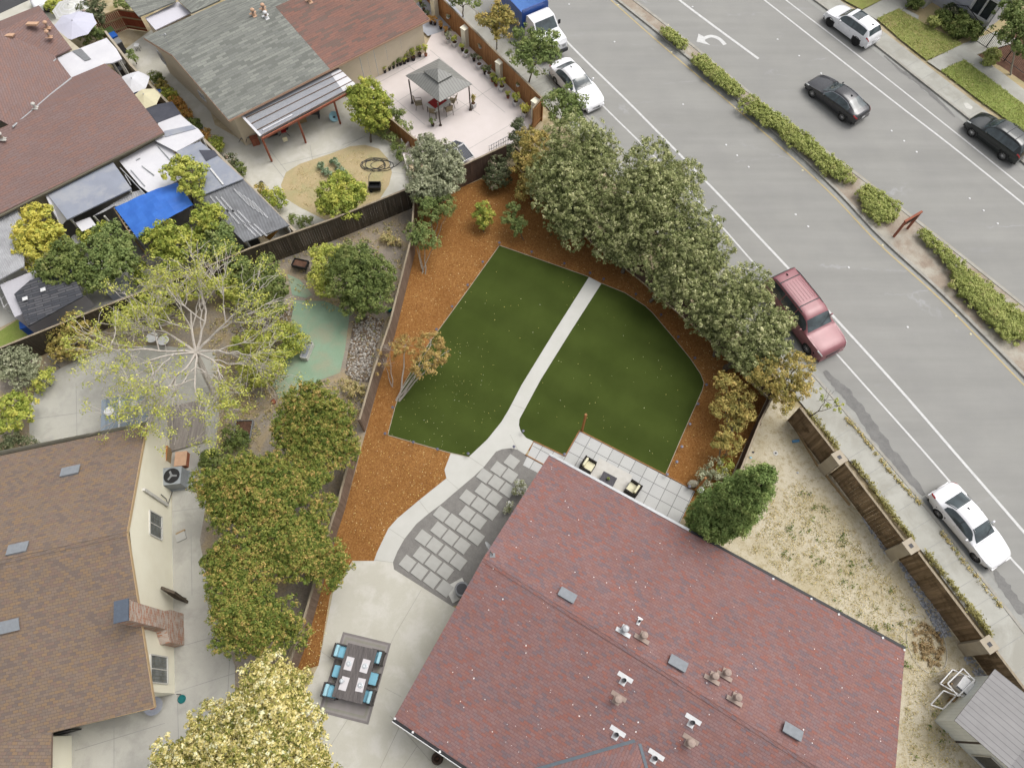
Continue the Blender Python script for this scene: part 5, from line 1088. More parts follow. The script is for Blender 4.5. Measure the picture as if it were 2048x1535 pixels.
T('leafy tree with yellow blossoms at the top right corner', [(2030, 20, 34, 3.6), (2020, 50, 28, 3.0), (2050, 55, 34, 3.2), (2010, 75, 14, 2.6), (2050, 90, 26, 2.6)], (2021, 150), G('green'), trunk=.07, leaf=.09, clump=.22, bark='palebark')
# citrus and yard trees of the upper neighbours
T('round yellow-green citrus tree at the corner of the lean-to patio cover', [(738, 190, 32, 2.4), (720, 205, 26, 2.1), (758, 205, 28, 2.2), (735, 225, 30, 1.8), (762, 235, 24, 1.7), (745, 250, 18, 1.3), (712, 185, 18, 2.2)], (742, 285), G('citrus'), trunk=.08, leaf=.08, clump=.2, dens=1.25)
T('orange tree in front of the near-black fence by the dry oval lawn', [(685, 365, 24, 2.2), (660, 385, 28, 2.1), (700, 390, 32, 2.1), (680, 410, 32, 1.8), (720, 380, 18, 2.0), (655, 412, 20, 1.7), (700, 425, 18, 1.5)], (690, 440), G('citrus'), trunk=.07, leaf=.08, clump=.2, dens=1.1)
T('lemon tree growing up over the blue grey lean-to roof', [(365, 330, 24, 3.4), (395, 345, 22, 3.3), (340, 345, 16, 3.3), (385, 370, 22, 3.0), (395, 388, 14, 2.8), (360, 350, 16, 3.2)], (390, 420), G('lime'), trunk=.06, leaf=.085, clump=.2, dens=.8)
T('leafy tree between the blue tarp and the corrugated roof', [(415, 425, 24, 2.6), (400, 440, 18, 2.4), (430, 440, 22, 2.6), (400, 480, 22, 1.8), (380, 470, 18, 1.8)], (405, 510), G('citrus'), trunk=.06, leaf=.09, clump=.22, dens=.95)
T('tree right below the corrugated roof, touching the dark fence', [(440, 470, 28, 2.3), (455, 495, 24, 2.0), (425, 495, 24, 1.9)], (440, 520), G('green'), trunk=.06, leaf=.09, clump=.22)
T('broad tree directly below the blue tarp', [(335, 470, 30, 2.6), (305, 475, 22, 2.4), (360, 490, 26, 2.2), (325, 500, 26, 2.0), (365, 465, 18, 2.2), (350, 520, 22, 1.6)], (340, 530), G('citrus'), trunk=.07, leaf=.09, clump=.22)
T('golden yellow tree beside the pale streaked corrugated roof', [(75, 430, 26, 3.0), (60, 460, 28, 2.8), (95, 465, 30, 2.7), (70, 495, 32, 2.3), (110, 490, 24, 2.2), (60, 525, 22, 1.8), (50, 480, 20, 2.5)], (90, 545), G('yellow'), trunk=.08, leaf=.09, clump=.22, dens=.95)
T('grey-green tree left of the small white table in the back yard', [(130, 510, 34, 2.6), (110, 535, 32, 2.4), (150, 540, 34, 2.3), (170, 560, 28, 2.0), (100, 560, 26, 2.0)], (140, 590), G('bushg'), trunk=.08, leaf=.09, clump=.22, dens=1.1)
T('leafy tree between the white table and the bamboo ladder', [(220, 470, 28, 2.8), (200, 500, 30, 2.6), (235, 500, 30, 2.5), (210, 530, 32, 2.2), (245, 530, 26, 2.1), (195, 560, 26, 1.8), (250, 490, 18, 2.5)], (225, 570), G('green'), trunk=.08, leaf=.09, clump=.22, dens=1.1)
shrub('shrub', 'leafy shrub under the white sheet ledge', [(180, 470, 22, 1.2), (200, 460, 18, 1.2)], G('citrus'), leaf=.08)
shrub('shrub', 'low shrub beside the bamboo ladder in the back yard', [(275, 535, 16, 1.0), (282, 555, 14, .7)], G('citrus'), leaf=.08)
# plants along the alley wall
AL = [(311, 155, 12), (322, 172, 13), (338, 188, 14), (352, 203, 13), (368, 222, 12), (388, 248, 13), (408, 268, 12), (430, 285, 14), (462, 318, 11), (478, 335, 11)]
for i, (u, v, r) in enumerate(AL):
    shrub('flower_bush', ['bushy plant at the upper end of the alley wall', 'second bushy plant from the upper end of the alley wall', 'third bushy plant along the alley wall', 'fourth bushy plant along the alley wall', 'orange-tinged bush below the first gable window', 'bush on the alley wall beside the white patched roof', 'seventh bush along the alley wall', 'olive bush on the alley wall beside the blue grey roof', 'pink-flowered bush at the lower end of the alley wall', 'last small bush of the alley wall row'][i], [(u, v, r, .6), (u + 7, v + 8, r * .8, .45)], G(['bushg', 'oaky', 'citrus', 'orange', 'orange', 'bushg', 'orange', 'citrus', 'shrubd', 'bushg'][i]), leaf=.06, clump=.15, group='bushes along the alley wall')
shrub('shrub', 'bright yellow-green bush by the corrugated roof corner, next to the old concrete', [(548, 395, 18, .9), (535, 388, 12, .7), (558, 405, 14, .7)], G('citrus'), leaf=.07)
shrub('shrub', 'small yellowish bush next to the black ball on the concrete', [(520, 375, 10, .5), (528, 382, 10, .5)], G('oaky'), leaf=.06)
shrub('shrub', 'grassy weeds at the foot of the corrugated roof in the corner', [(590, 440, 14, .4), (610, 448, 14, .4), (618, 438, 9, .5)], G('bushg'), leaf=.07, dens=.7)
shrub('shrub', 'dark green bush behind the reddish low fence on the pink patio', [(795, 232, 16, 1.0), (785, 225, 12, .9)], G('bushg'), leaf=.06)
shrub('shrub', 'spiky bush on the patio side of the low reddish fence', [(808, 250, 13, .9), (815, 262, 9, .7)], G('green'), leaf=.07, dens=.7)
shrub('shrub', 'leafy plant under the citrus tree at the concrete edge', [(760, 262, 13, .5), (772, 270, 10, .5), (785, 280, 12, .5)], G('green'), leaf=.06)
shrub('shrub', 'bushy plant at the foot of the low reddish fence', [(800, 300, 14, .6), (798, 315, 10, .5)], G('bushg'), leaf=.06)
for i, (u, v) in enumerate([(643, 330), (652, 342), (662, 350), (668, 322), (675, 332), (683, 340), (690, 350)]):
    shrub('vegetable_plant', 'blue-green vegetable plant growing in two short rows on the dry oval lawn', [(u, v, 6.5, .25)], G('bluegr'), leaf=.06, clump=.11, dens=.9, group='vegetable plants on the dry oval lawn')
# stony yard
T('large dark round tree beside the carts in the stony yard', [(715, 520, 40, 2.8), (750, 545, 36, 2.6), (700, 560, 42, 2.4), (740, 590, 40, 2.0), (690, 530, 34, 2.6), (760, 570, 26, 2.2), (715, 605, 32, 1.6)], (728, 640), G('bushg'), trunk=.1, leaf=.07, clump=.2, dens=1.25)
T('bright green vine shrub hugging the dark round tree', [(650, 530, 22, 1.8), (640, 555, 24, 1.6), (655, 580, 20, 1.2), (640, 505, 18, 1.7), (665, 500, 18, 1.9)], (655, 595), G('lime'), trunk=.05, leaf=.075, clump=.2, tvar=.18)
T('tree with yellow-tipped leaves at the left of the carts', [(525, 560, 30, 2.4), (550, 575, 28, 2.2), (510, 590, 30, 2.0), (545, 605, 28, 1.7), (530, 535, 22, 2.4), (500, 570, 22, 2.2)], (540, 630), G('bushg'), trunk=.07, leaf=.075, clump=.2, dens=1.15)
shrub('shrub', 'green shrub leaning on the dark fence above the bare tree', [(478, 535, 24, 1.5), (470, 558, 22, 1.1), (490, 520, 14, 1.5)], G('green'), leaf=.08, dens=.8)
shrub('shrub', 'yellow-green shrub between the bare tree and the yellow-tipped tree', [(440, 570, 20, 1.2), (460, 585, 24, 1.0), (480, 600, 20, .8), (415, 575, 16, 1.3)], G('lime'), leaf=.08, dens=.8)
shrub('shrub', 'bright olive bush beside the long planter box', [(580, 665, 22, 1.1), (560, 660, 20, 1.0), (595, 685, 20, .9), (575, 700, 20, .8)], G('citrus'), leaf=.06, dens=1.2)
shrub('shrub', 'ragged olive bush by the dark fence near the white shed wall', [(150, 650, 26, 1.5), (130, 670, 24, 1.3), (170, 665, 20, 1.3), (125, 700, 22, .9), (150, 695, 22, .9)], G('oaky'), leaf=.07, dens=1.0)
shrub('rose_bush', 'grey-green rose bush with pale flowers at the left edge', [(35, 715, 26, 1.4), (60, 730, 24, 1.2), (20, 740, 22, 1.2), (50, 755, 24, .9)], G('olive'), leaf=.07)
shrub('shrub', 'bright green bush below the rose bush', [(85, 760, 16, .8), (95, 748, 12, .9), (75, 775, 12, .6)], G('lime'), leaf=.07)
shrub('shrub', 'glossy yellow-green shrub above the brown roof at the left edge', [(20, 810, 26, 1.8), (40, 830, 24, 1.6), (10, 845, 24, 1.5), (50, 800, 16, 1.5)], G('citrus'), leaf=.08)
shrub('rose_bush', 'dark rose bush with pink blooms touching the brown roof edge', [(25, 880, 20, 1.2), (55, 885, 18, 1.0), (5, 890, 16, 1.0)], G('shrubd'), leaf=.06)
shrub('shrub', 'large-leaved dark shrub next to the pink cooler', [(415, 915, 18, .9), (430, 925, 18, .8), (410, 935, 14, .6)], G('bushg'), leaf=.1, dens=.8)
shrub('shrub', 'dark green shrub around the raised planting frame', [(465, 870, 18, .9), (480, 880, 20, .7), (455, 895, 14, .7)], G('bushg'), leaf=.07)
shrub('shrub', 'dry straw-coloured weeds at the bottom of the pebble bed', [(720, 785, 18, .4), (700, 775, 16, .4)], G('dryg'), leaf=.07, dens=.6)
shrub('grass_clump', 'clump of dry ornamental grass by the left fence', [(775, 475, 14, .3), (790, 485, 12, .3)], G('dryg'), leaf=.08, dens=.7)
# ochre-green trees between the two lower houses
og = dict(leaf=.055, clump=.13, per=14, close=True, sq=.6, tvar=.34, group='tall ochre-green trees above the dining table')
T('ochre-green tree at the top of the row, over the green carpet', [(640, 795, 36, 4.2), (600, 800, 34, 4.0), (680, 830, 34, 3.8), (625, 845, 44, 3.8), (575, 845, 34, 3.6), (680, 880, 36, 3.4), (640, 900, 44, 3.2), (580, 900, 40, 3.2), (695, 910, 24, 3.0)], (640, 960), G('gum'), trunk=.13, dens=1.2, **og)
T('ochre-green tree in the middle of the row, nearest the grey air conditioner', [(480, 940, 42, 4.0), (440, 975, 42, 3.8), (530, 950, 44, 4.2), (500, 1000, 48, 4.0), (570, 965, 42, 3.8), (450, 1030, 38, 3.6), (610, 975, 40, 3.6), (640, 940, 34, 3.4), (550, 1020, 46, 3.8), (400, 960, 24, 3.4), (425, 1000, 26, 3.4)], (560, 1040), G('gum'), trunk=.14, dens=1.2, **og)
T('ochre-green tree hanging over the brown fence above the driveway', [(560, 1075, 44, 4.0), (510, 1080, 44, 4.0), (610, 1080, 38, 3.6), (650, 1105, 36, 3.4), (600, 1125, 40, 3.4), (540, 1120, 40, 3.6), (680, 1130, 26, 3.0), (660, 1160, 26, 2.8), (620, 1040, 34, 3.6), (650, 1010, 24, 3.4)], (590, 1150), G('gum'), trunk=.14, dens=1.15, twigs=3, **og)
T('ochre-green tree nearest the brick chimney', [(465, 1110, 44, 4.2), (430, 1120, 32, 4.0), (450, 1170, 42, 4.0), (500, 1160, 40, 4.0), (460, 1230, 42, 3.8), (510, 1240, 42, 3.8), (560, 1230, 40, 3.6), (480, 1280, 36, 3.4), (540, 1275, 38, 3.4), (600, 1270, 24, 3.2), (440, 1280, 22, 3.4)], (560, 1260), G('gum'), trunk=.14, dens=1.15, twigs=2, **og)
T('tall tree covered in cream blossom at the bottom of the picture', [(540, 1340, 34, 6.0), (510, 1365, 40, 6.2), (570, 1375, 42, 6.0), (540, 1420, 52, 6.6), (600, 1440, 44, 5.6), (480, 1430, 46, 6.0), (420, 1450, 44, 5.4), (560, 1490, 54, 6.2), (620, 1500, 42, 5.2), (480, 1500, 56, 6.2), (400, 1510, 50, 5.4), (350, 1540, 40, 4.6), (640, 1560, 40, 4.8), (520, 1570, 60, 6.0), (430, 1580, 60, 5.4), (590, 1400, 30, 5.6), (610, 1350, 16, 5.2), (330, 1500, 26, 4.8)], (600, 1500), G('bloom'), trunk=.2, leaf=.062, clump=.13, per=14, dens=.95, tvar=.42, close=True)
# big bare-branched tree with sparse yellow-green tips
def sparse_tree():
    b = P(432, 795); o = thing('tree', 'huge half-bare tree of grey twigs and yellow-green leaf tips over the back yard', 'tree', b)
    m = MB(); tips = []
    top = Vector((P(392, 705, 2.6))) 
    limb(m, b, top, .2, .15, .05, 4, 8)
    def grow(p, d, L, r, k):
        q = p + d * L; pts = limb(m, p, q, r, max(.012, r * .6), .2, 4, 5 if k < 3 else 3)
        if k >= 4: tips.append(q); return
        if k >= 3: tips.append(p.lerp(q, .6))
        for _ in range(4):
            a = Vector([random.gauss(0, .55) for _ in range(3)]); a.z = a.z * .45 + .02
            nd_ = (d + a).normalized(); grow(pts[random.choice((2, 3, 4))] if k else q, nd_, L * random.uniform(.68, .9), r * .55, k + 1)
    for k in range(10):
        t = 2 * pi * k / 10 + random.uniform(-.2, .2); grow(top, Vector((cos(t), sin(t), random.uniform(.1, .5))).normalized(), 2.4, .075, 1)
    build(m, 'branches', G('greybark'), o)
    tp = np.array([[t.x, t.y, t.z] for t in tips]); tp = tp[RNG.random(len(tp)) < .7]
    n = 30; idx = np.repeat(np.arange(len(tp)), n); off = RNG.normal(size=(len(idx), 3)) * .15; p = tp[idx] + off
    nn = off + np.array([0, 0, .12]) + RNG.normal(size=off.shape) * .05; nn /= np.linalg.norm(nn, axis=1)[:, None]
    leaf_mesh('leaves', p - np.array(b), nn, RNG.uniform(.045, .08, len(idx)), RNG.normal(.55, .2, len(idx)), G('lime'), o)
sparse_tree()
T('yellow-green thicket between the half-bare tree and the green carpet', [(520, 690, 30, 1.8), (545, 720, 28, 1.6), (500, 720, 30, 1.7), (530, 750, 26, 1.4), (480, 690, 24, 1.8), (495, 760, 22, 1.5)], (520, 750), G('lime'), trunk=.05, leaf=.07, clump=.16, dens=.6, twigs=5, bark='greybark')
T('lime green shrubs crowding the dark fence above the half-bare tree', [(330, 590, 24, 1.5), (300, 600, 22, 1.5), (360, 580, 22, 1.5), (270, 620, 22, 1.3), (395, 585, 20, 1.4), (320, 625, 22, 1.0), (240, 640, 18, 1.2)], (330, 640), G('lime'), trunk=.04, leaf=.07, clump=.17, dens=.7, stems=4, twigs=3, bark='greybark')
# hedges of the median
MD = [([(1332, 62), (1341, 69), (1350, 76), (1358, 83), (1366, 90)], 12, 'smallest median hedge, nearest the turn arrow'), ([(1398, 120), (1407, 127), (1415, 134), (1425, 142), (1435, 150), (1445, 159), (1455, 168), (1465, 176), (1474, 184)], 14, 'median hedge level with the upper white saloon'),
 ([(1502, 212), (1520, 222), (1540, 236), (1560, 250), (1580, 266), (1598, 280), (1616, 292), (1634, 308), (1652, 322), (1668, 336), (1686, 350)], 20, 'long median hedge beside the black saloon'),
 ([(1738, 388), (1755, 400), (1775, 418), (1745, 412), (1765, 428)], 22, 'rounded median hedge on the near side of the wooden sign'),
 ([(1850, 470), (1866, 484), (1882, 500), (1898, 516), (1912, 532), (1925, 550), (1945, 565), (1925, 575), (1945, 590), (1965, 585), (1970, 605), (1990, 605), (1990, 625), (2012, 625), (2015, 645), (2035, 645), (1975, 622), (2000, 645), (2025, 665), (2048, 660)], 24, 'biggest median hedge beyond the wooden sign')]
for pts, r, lab in MD:
    lob = []
    for i, (u, v) in enumerate(pts):
        k = r * 1.08 if lab[0] != 'b' else (15 if i < 4 else 26 if i > 6 else 20)
        lob.append((u, v, k * random.uniform(.9, 1.08), .42))
    tree('hedge', lab, lob, None, G('hedge'), .4, .02, .055, 1.0, .5, 'hedges on the road median', 'hedge', 'bark', .13, 20, 0, 0, 1, .26, 0, 'foliage', True)
# shrubs across the road
for u, v, r, lab, mt in ((1830, 4, 16, 'round clipped bush at the very top by the garden walk', 'bushg'), (1866, 42, 11, 'round clipped bush left of the bigger bushes', 'hedge'), (1885, 36, 14, 'middle clipped bush in front of the iron railing', 'bushg'), (1915, 55, 23, 'large dark bush in front of the iron railing', 'bushg'), (1942, 62, 20, 'bush at the right end of the row, by the gate', 'bushg'), (1978, 114, 16, 'lone bush on the dry grass beyond the garden walk', 'hedge'), (1900, 22, 12, 'dark shrub beside the building bay', 'shrubd'), (1925, 28, 12, 'leafy shrub under the big white framed window', 'green')):
    shrub('bush', lab, [(u, v, r, .5), (u + 5, v + 4, r * .7, .5)], G(mt), leaf=.075, clump=.17, sq=1.0)
# trees at the top left
T('tree with reddish leaves behind the striped umbrella', [(178, 20, 20, 2.0), (195, 32, 16, 1.7), (165, 35, 16, 1.5), (190, 10, 14, 2.0)], (180, 50), G('shrubd'), trunk=.05, leaf=.09)
shrub('shrub', 'dark shrub between the lilac umbrella and the green bin', [(185, 65, 17, 1.2), (170, 75, 14, 1.0), (200, 70, 12, 1.0)], G('green'), leaf=.08)
shrub('shrub', 'pale grass-like shrub at the top left beside the striped umbrella', [(105, 12, 16, .7), (120, 5, 14, .7)], G('lime'), leaf=.08)
shrub('shrub', 'small weed bush on the alley wall near the bins', [(262, 108, 9, .9), (268, 116, 7, .7)], G('green'), leaf=.07)
shrub('shrub', 'leafy shrub beside the porch roof at the top', [(240, 8, 10, 1.2), (250, 12, 7, 1.0)], G('green'), leaf=.08)
# ground cover and weeds
def scatter(name, polypx, n, size, mat, label=None, cat='weeds', z=.03, tuft=6, spread=.06, up=.4, kind='stuff', tm=.5, hgt=.0):
    pp = PX(polypx); xs = [p.x for p in pp]; ys = [p.y for p in pp]
    def inside(x, y):
        c = False; j = len(pp) - 1
        for i in range(len(pp)):
            if (pp[i].y > y) != (pp[j].y > y) and x < (pp[j].x - pp[i].x) * (y - pp[i].y) / (pp[j].y - pp[i].y) + pp[i].x: c = not c
            j = i
        return c
    pts = []
    while len(pts) < n:
        x, y = random.uniform(min(xs), max(xs)), random.uniform(min(ys), max(ys))
        if inside(x, y): pts.append((x, y, z))
    p = np.repeat(np.array(pts), tuft, axis=0); p = p + RNG.normal(size=p.shape) * np.array([spread, spread, 0]); p[:, 2] += np.abs(RNG.normal(size=len(p))) * hgt
    nn = RNG.normal(size=p.shape) * up + np.array([0, 0, 1]); nn /= np.linalg.norm(nn, axis=1)[:, None]
    o = leaf_mesh(name, p, nn, RNG.uniform(size * .6, size * 1.3, len(p)), RNG.normal(tm, .25, len(p)), mat, None, .6)
    o['kind'] = kind
    if label: tag(o, label, cat)
    return o
MT['yl'] = foliage('fallen_yellow_leaves', [S(190, 170, 80), S(214, 196, 96), S(226, 206, 120), S(232, 220, 160), S(240, 232, 200)])
scatter('fallen_leaves', [(876, 662), (1000, 700), (1000, 840), (938, 912), (776, 869), (838, 716)], 150, .022, G('yl'), z=.045, tuft=1)
scatter('fallen_leaves', [(930, 530), (1180, 560), (1080, 700), (880, 700)], 36, .028, G('yl'), z=.045, tuft=1)
scatter('fallen_leaves', [(1200, 580), (1390, 760), (1330, 940), (1060, 860), (1080, 770)], 60, .026, G('yl'), z=.045, tuft=1)
scatter('fallen_leaves', [(840, 430), (1000, 360), (1180, 500), (1000, 480), (860, 660), (790, 800), (740, 860)], 200, .022, G('yl'), z=.02, tuft=1)
scatter('fallen_leaves', [(735, 870), (900, 910), (880, 960), (780, 1050), (740, 1120), (690, 1060)], 260, .024, G('yl'), z=.02, tuft=1)
scatter('fallen_leaves', [(1180, 500), (1280, 560), (1530, 800), (1440, 1000), (1340, 950), (1410, 770)], 140, .022, G('yl'), z=.02, tuft=1)
scatter('fallen_leaves', [(640, 1190), (670, 1190), (640, 1330), (600, 1340)], 70, .034, G('yl'), z=.02, tuft=1)
scatter('dry_weeds', [(1600, 960), (1700, 1060), (1850, 1240), (1800, 1290), (1500, 1100), (1540, 1000)], 800, .035, G('dryg'), tuft=7, spread=.1, up=.9, hgt=.05)
scatter('dry_weeds', [(1820, 1280), (1900, 1330), (1880, 1420), (1960, 1535), (1800, 1535)], 220, .035, G('dryg'), tuft=7, spread=.1, up=.9, hgt=.05)
scatter('green_weeds', [(1600, 960), (1760, 1140), (1890, 1330), (1900, 1535), (1810, 1535), (1830, 1350), (1560, 1120)], 60, .06, G('bushg'), tuft=10, spread=.1, up=.9, hgt=.08)
scatter('dry_grass_tufts', [(575, 370), (600, 335), (720, 300), (775, 330), (770, 380), (700, 425), (600, 410)], 400, .03, G('dryg'), tuft=5, spread=.08, up=.9, hgt=.03, z=.02)
scatter('yard_weeds', [(560, 520), (700, 470), (820, 430), (800, 620), (760, 740), (700, 640), (600, 600)], 260, .06, G('dryg'), tuft=6, spread=.09, up=.9, hgt=.05)
scatter('yard_weeds', [(420, 640), (560, 640), (570, 780), (520, 900), (440, 900), (430, 760)], 420, .06, G('dryg'), tuft=6, spread=.09, up=.9, hgt=.06)
scatter('yard_weeds', [(640, 760), (730, 760), (715, 860), (660, 900), (600, 860)], 160, .06, G('dryg'), tuft=6, spread=.09, up=.9, hgt=.06)
scatter('lawn_blades', [(1752, 40), (1795, 20), (1858, 56), (1924, 91), (1852, 123), (1800, 82)], 900, .05, G('hedge'), z=.13, tuft=4, spread=.08, up=.9)
scatter('lawn_blades', [(1880, 143), (1927, 122), (2048, 213), (2060, 240), (2048, 267), (1960, 205)], 1100, .05, G('hedge'), z=.13, tuft=4, spread=.08, up=.9)
def strip_scatter(name, px, n, wd, mat, size=.055, z=.12, hgt=.1):
    l = smooth_line(px); pts = []
    for _ in range(n):
        t = random.random() * (len(l) - 1); i = int(t); p = l[i].lerp(l[min(i + 1, len(l) - 1)], t - i); k = (noise_at(p.x * 1.3, p.y * 1.3) + .1) * wd
        pts.append((p.x + random.gauss(0, k), p.y + random.gauss(0, k * .7), z))
    p = np.repeat(np.array(pts), 6, axis=0); p = p + RNG.normal(size=p.shape) * .05; p[:, 2] = z + np.abs(RNG.normal(size=len(p))) * hgt
    nn = RNG.normal(size=p.shape) * .8 + np.array([0, 0, 1]); nn /= np.linalg.norm(nn, axis=1)[:, None]
    o = leaf_mesh(name, p, nn, RNG.uniform(size * .6, size * 1.3, len(p)), RNG.normal(.55, .25, len(p)), mat, None, .6); o['kind'] = 'stuff'; return o
def noise_at(x, y): return .5 + .5 * sin(x * 1.7 + 1.3 * sin(y * 1.1)) * cos(y * 1.9 + sin(x * .7))
MT['wst'] = foliage('strip_weeds', [S(140, 138, 80), S(168, 164, 96), S(190, 182, 112), S(206, 196, 124), S(176, 172, 90)], k=1.2)
strip_scatter('wall_top_weeds', [(1612, 822), (1650, 868), (1672, 898)], 110, .12, G('wst'), z=.14, hgt=.12)
strip_scatter('wall_top_weeds', [(1705, 925), (1760, 1000), (1800, 1055), (1822, 1080)], 300, .1, G('wst'), z=.14, hgt=.12)
strip_scatter('wall_top_weeds', [(1850, 1108), (1900, 1170), (1950, 1235), (1975, 1270)], 300, .1, G('wst'), z=.14, hgt=.12)
strip_scatter('kerb_weeds', [(1690, 838), (1720, 870), (1765, 928), (1805, 975), (1840, 1010)], 110, .07, G('dryg'), z=.12, hgt=.06)
strip_scatter('kerb_weeds', [(1880, 1065), (1930, 1130), (2000, 1215)], 60, .05, G('dryg'), z=.12, hgt=.06)
# pebbles along the foot of the weathered fence and loose stones on the pebble bed
def stones(name, polypx, n, lo, hi, mat, z=.02, label=None):
    pp = PX(polypx); xs = [p.x for p in pp]; ys = [p.y for p in pp]; m = MB(); k = 0
    while k < n:
        x, y = random.uniform(min(xs), max(xs)), random.uniform(min(ys), max(ys)); c = False; j = len(pp) - 1
        for i in range(len(pp)):
            if (pp[i].y > y) != (pp[j].y > y) and x < (pp[j].x - pp[i].x) * (y - pp[i].y) / (pp[j].y - pp[i].y) + pp[i].x: c = not c
            j = i
        if not c: continue
        r = random.uniform(lo, hi); m.ell((x, y, z + r * .3), (r, r * random.uniform(.7, 1), r * .6), 6, 4, random.randrange(3), .12); k += 1
    return build(m, name, mat, kind='stuff')
sm = [plain('pale_stone', S(214, 208, 198), .8), plain('brown_stone', S(150, 128, 104), .8), plain('grey_stone', S(176, 168, 158), .8)]
stones('pebbles', [(708, 645), (735, 640), (768, 645), (752, 700), (738, 760), (702, 758), (694, 740), (700, 700)], 900, .03, .075, sm)
stones('pebbles', [(535, 630), (585, 618), (575, 648), (500, 690), (470, 670)], 420, .03, .07, sm)
sb = [plain('blue_grey_stone', S(176, 180, 188), .8), plain('slate_stone', S(150, 154, 162), .8), plain('light_stone', S(200, 200, 202), .8)]
stones('pebbles', [(1722, 1035), (1735, 1030), (1785, 1105), (1770, 1108)], 150, .03, .07, sb); stones('pebbles', [(1795, 1125), (1812, 1120), (1905, 1270), (1880, 1275)], 420, .03, .08, sb); stones('pebbles', [(1925, 1315), (1945, 1310), (1985, 1370), (1970, 1380)], 150, .03, .07, sb)
# ================================================================ VEHICLES
def interp(x, pts):
    """smooth (monotone cubic) profile through (x, value) points"""
    xs = [p[0] for p in pts]; ys = [p[1] for p in pts]
    if x <= xs[0]: return ys[0]
    if x >= xs[-1]: return ys[-1]
    i = max(k for k in range(len(xs) - 1) if xs[k] <= x); h = xs[i + 1] - xs[i]; t = (x - xs[i]) / h
    def sl(k):
        if k <= 0 or k >= len(xs) - 1: return (ys[min(k + 1, len(xs) - 1)] - ys[max(k - 1, 0)]) / (xs[min(k + 1, len(xs) - 1)] - xs[max(k - 1, 0)])
        a = (ys[k] - ys[k - 1]) / (xs[k] - xs[k - 1]); b = (ys[k + 1] - ys[k]) / (xs[k + 1] - xs[k]); return 0 if a * b <= 0 else 2 * a * b / (a + b)
    m0, m1 = sl(i) * h, sl(i + 1) * h
    return (2 * t ** 3 - 3 * t * t + 1) * ys[i] + (t ** 3 - 2 * t * t + t) * m0 + (-2 * t ** 3 + 3 * t * t) * ys[i + 1] + (t ** 3 - t * t) * m1
KINDS = {
 # profiles run from the nose (x = 0) to the tail (x = L): top line, waist line, half widths at waist and roof edge
 'saloon': dict(L=4.75, top=[(0, .52), (.12, .66), (.6, .78), (1.35, .90), (1.5, .95), (2.25, 1.38), (2.9, 1.45), (3.4, 1.40), (4.05, 1.08), (4.2, 1.04), (4.6, 1.0), (4.75, .86)],
   belt=[(0, .46), (.15, .6), (.7, .72), (1.4, .84), (2.5, .90), (3.6, .95), (4.4, .95), (4.75, .8)], wb=[(0, .55), (.1, .72), (.4, .84), (1, .89), (2.5, .91), (3.8, .89), (4.4, .84), (4.65, .76), (4.75, .62)],
   wr=[(0, .40), (.3, .66), (1.3, .72), (1.5, .70), (2.3, .57), (3.2, .57), (4.0, .66), (4.2, .72), (4.75, .55)], ws=(1.50, 2.2), rw=(3.42, 4.02), sd=(1.75, 3.75), wheels=(.92, 3.68), wrad=.33),
 'fastback': dict(L=4.85, top=[(0, .5), (.12, .64), (.6, .78), (1.3, .9), (1.5, .95), (2.3, 1.38), (2.9, 1.44), (3.5, 1.38), (4.5, 1.06), (4.72, 1.02), (4.85, .86)],
   belt=[(0, .46), (.15, .6), (.7, .74), (1.4, .86), (2.5, .92), (3.6, .98), (4.5, .96), (4.85, .8)], wb=[(0, .58), (.1, .75), (.4, .87), (1, .92), (2.5, .93), (3.8, .92), (4.5, .86), (4.75, .78), (4.85, .66)],
   wr=[(0, .42), (.3, .68), (1.3, .75), (1.5, .72), (2.3, .58), (3.2, .56), (4.2, .62), (4.5, .7), (4.85, .55)], ws=(1.5, 2.25), rw=(3.6, 4.4), sd=(1.7, 3.95), wheels=(.95, 3.85), wrad=.35),
 'suv': dict(L=4.6, top=[(0, .62), (.1, .82), (.5, .95), (1.1, 1.04), (1.25, 1.08), (1.9, 1.58), (2.4, 1.66), (3.4, 1.65), (4.1, 1.56), (4.4, 1.2), (4.55, 1.0), (4.6, .9)],
   belt=[(0, .58), (.15, .76), (.7, .92), (1.3, 1.0), (2.5, 1.03), (3.6, 1.06), (4.4, 1.06), (4.6, .86)], wb=[(0, .6), (.1, .76), (.4, .88), (1, .92), (2.5, .93), (3.8, .92), (4.4, .86), (4.6, .76)],
   wr=[(0, .44), (.3, .7), (1.1, .78), (1.3, .76), (2.0, .64), (3.4, .63), (4.1, .64), (4.4, .72), (4.6, .66)], ws=(1.27, 1.86), rw=(4.14, 4.40), sd=(1.55, 4.0), wheels=(.88, 3.62), wrad=.37),
 'wagon': dict(L=5.55, top=[(0, .8), (.08, 1.0), (.5, 1.12), (1.35, 1.18), (1.5, 1.22), (2.1, 1.76), (2.5, 1.86), (4.4, 1.88), (5.2, 1.84), (5.42, 1.5), (5.5, 1.1), (5.55, .9)],
   belt=[(0, .76), (.1, .96), (.7, 1.08), (1.5, 1.14), (3, 1.16), (5.2, 1.16), (5.45, 1.05), (5.55, .86)], wb=[(0, .8), (.1, .9), (.5, .97), (1.2, 1.0), (3, 1.0), (5, .99), (5.4, .95), (5.55, .85)],
   wr=[(0, .72), (.3, .84), (1.4, .88), (1.5, .86), (2.2, .76), (4.4, .76), (5.1, .76), (5.4, .84), (5.55, .8)], ws=(1.52, 2.06), rw=(5.24, 5.44), sd=(1.75, 5.1), wheels=(.95, 4.3), wrad=.4),
}
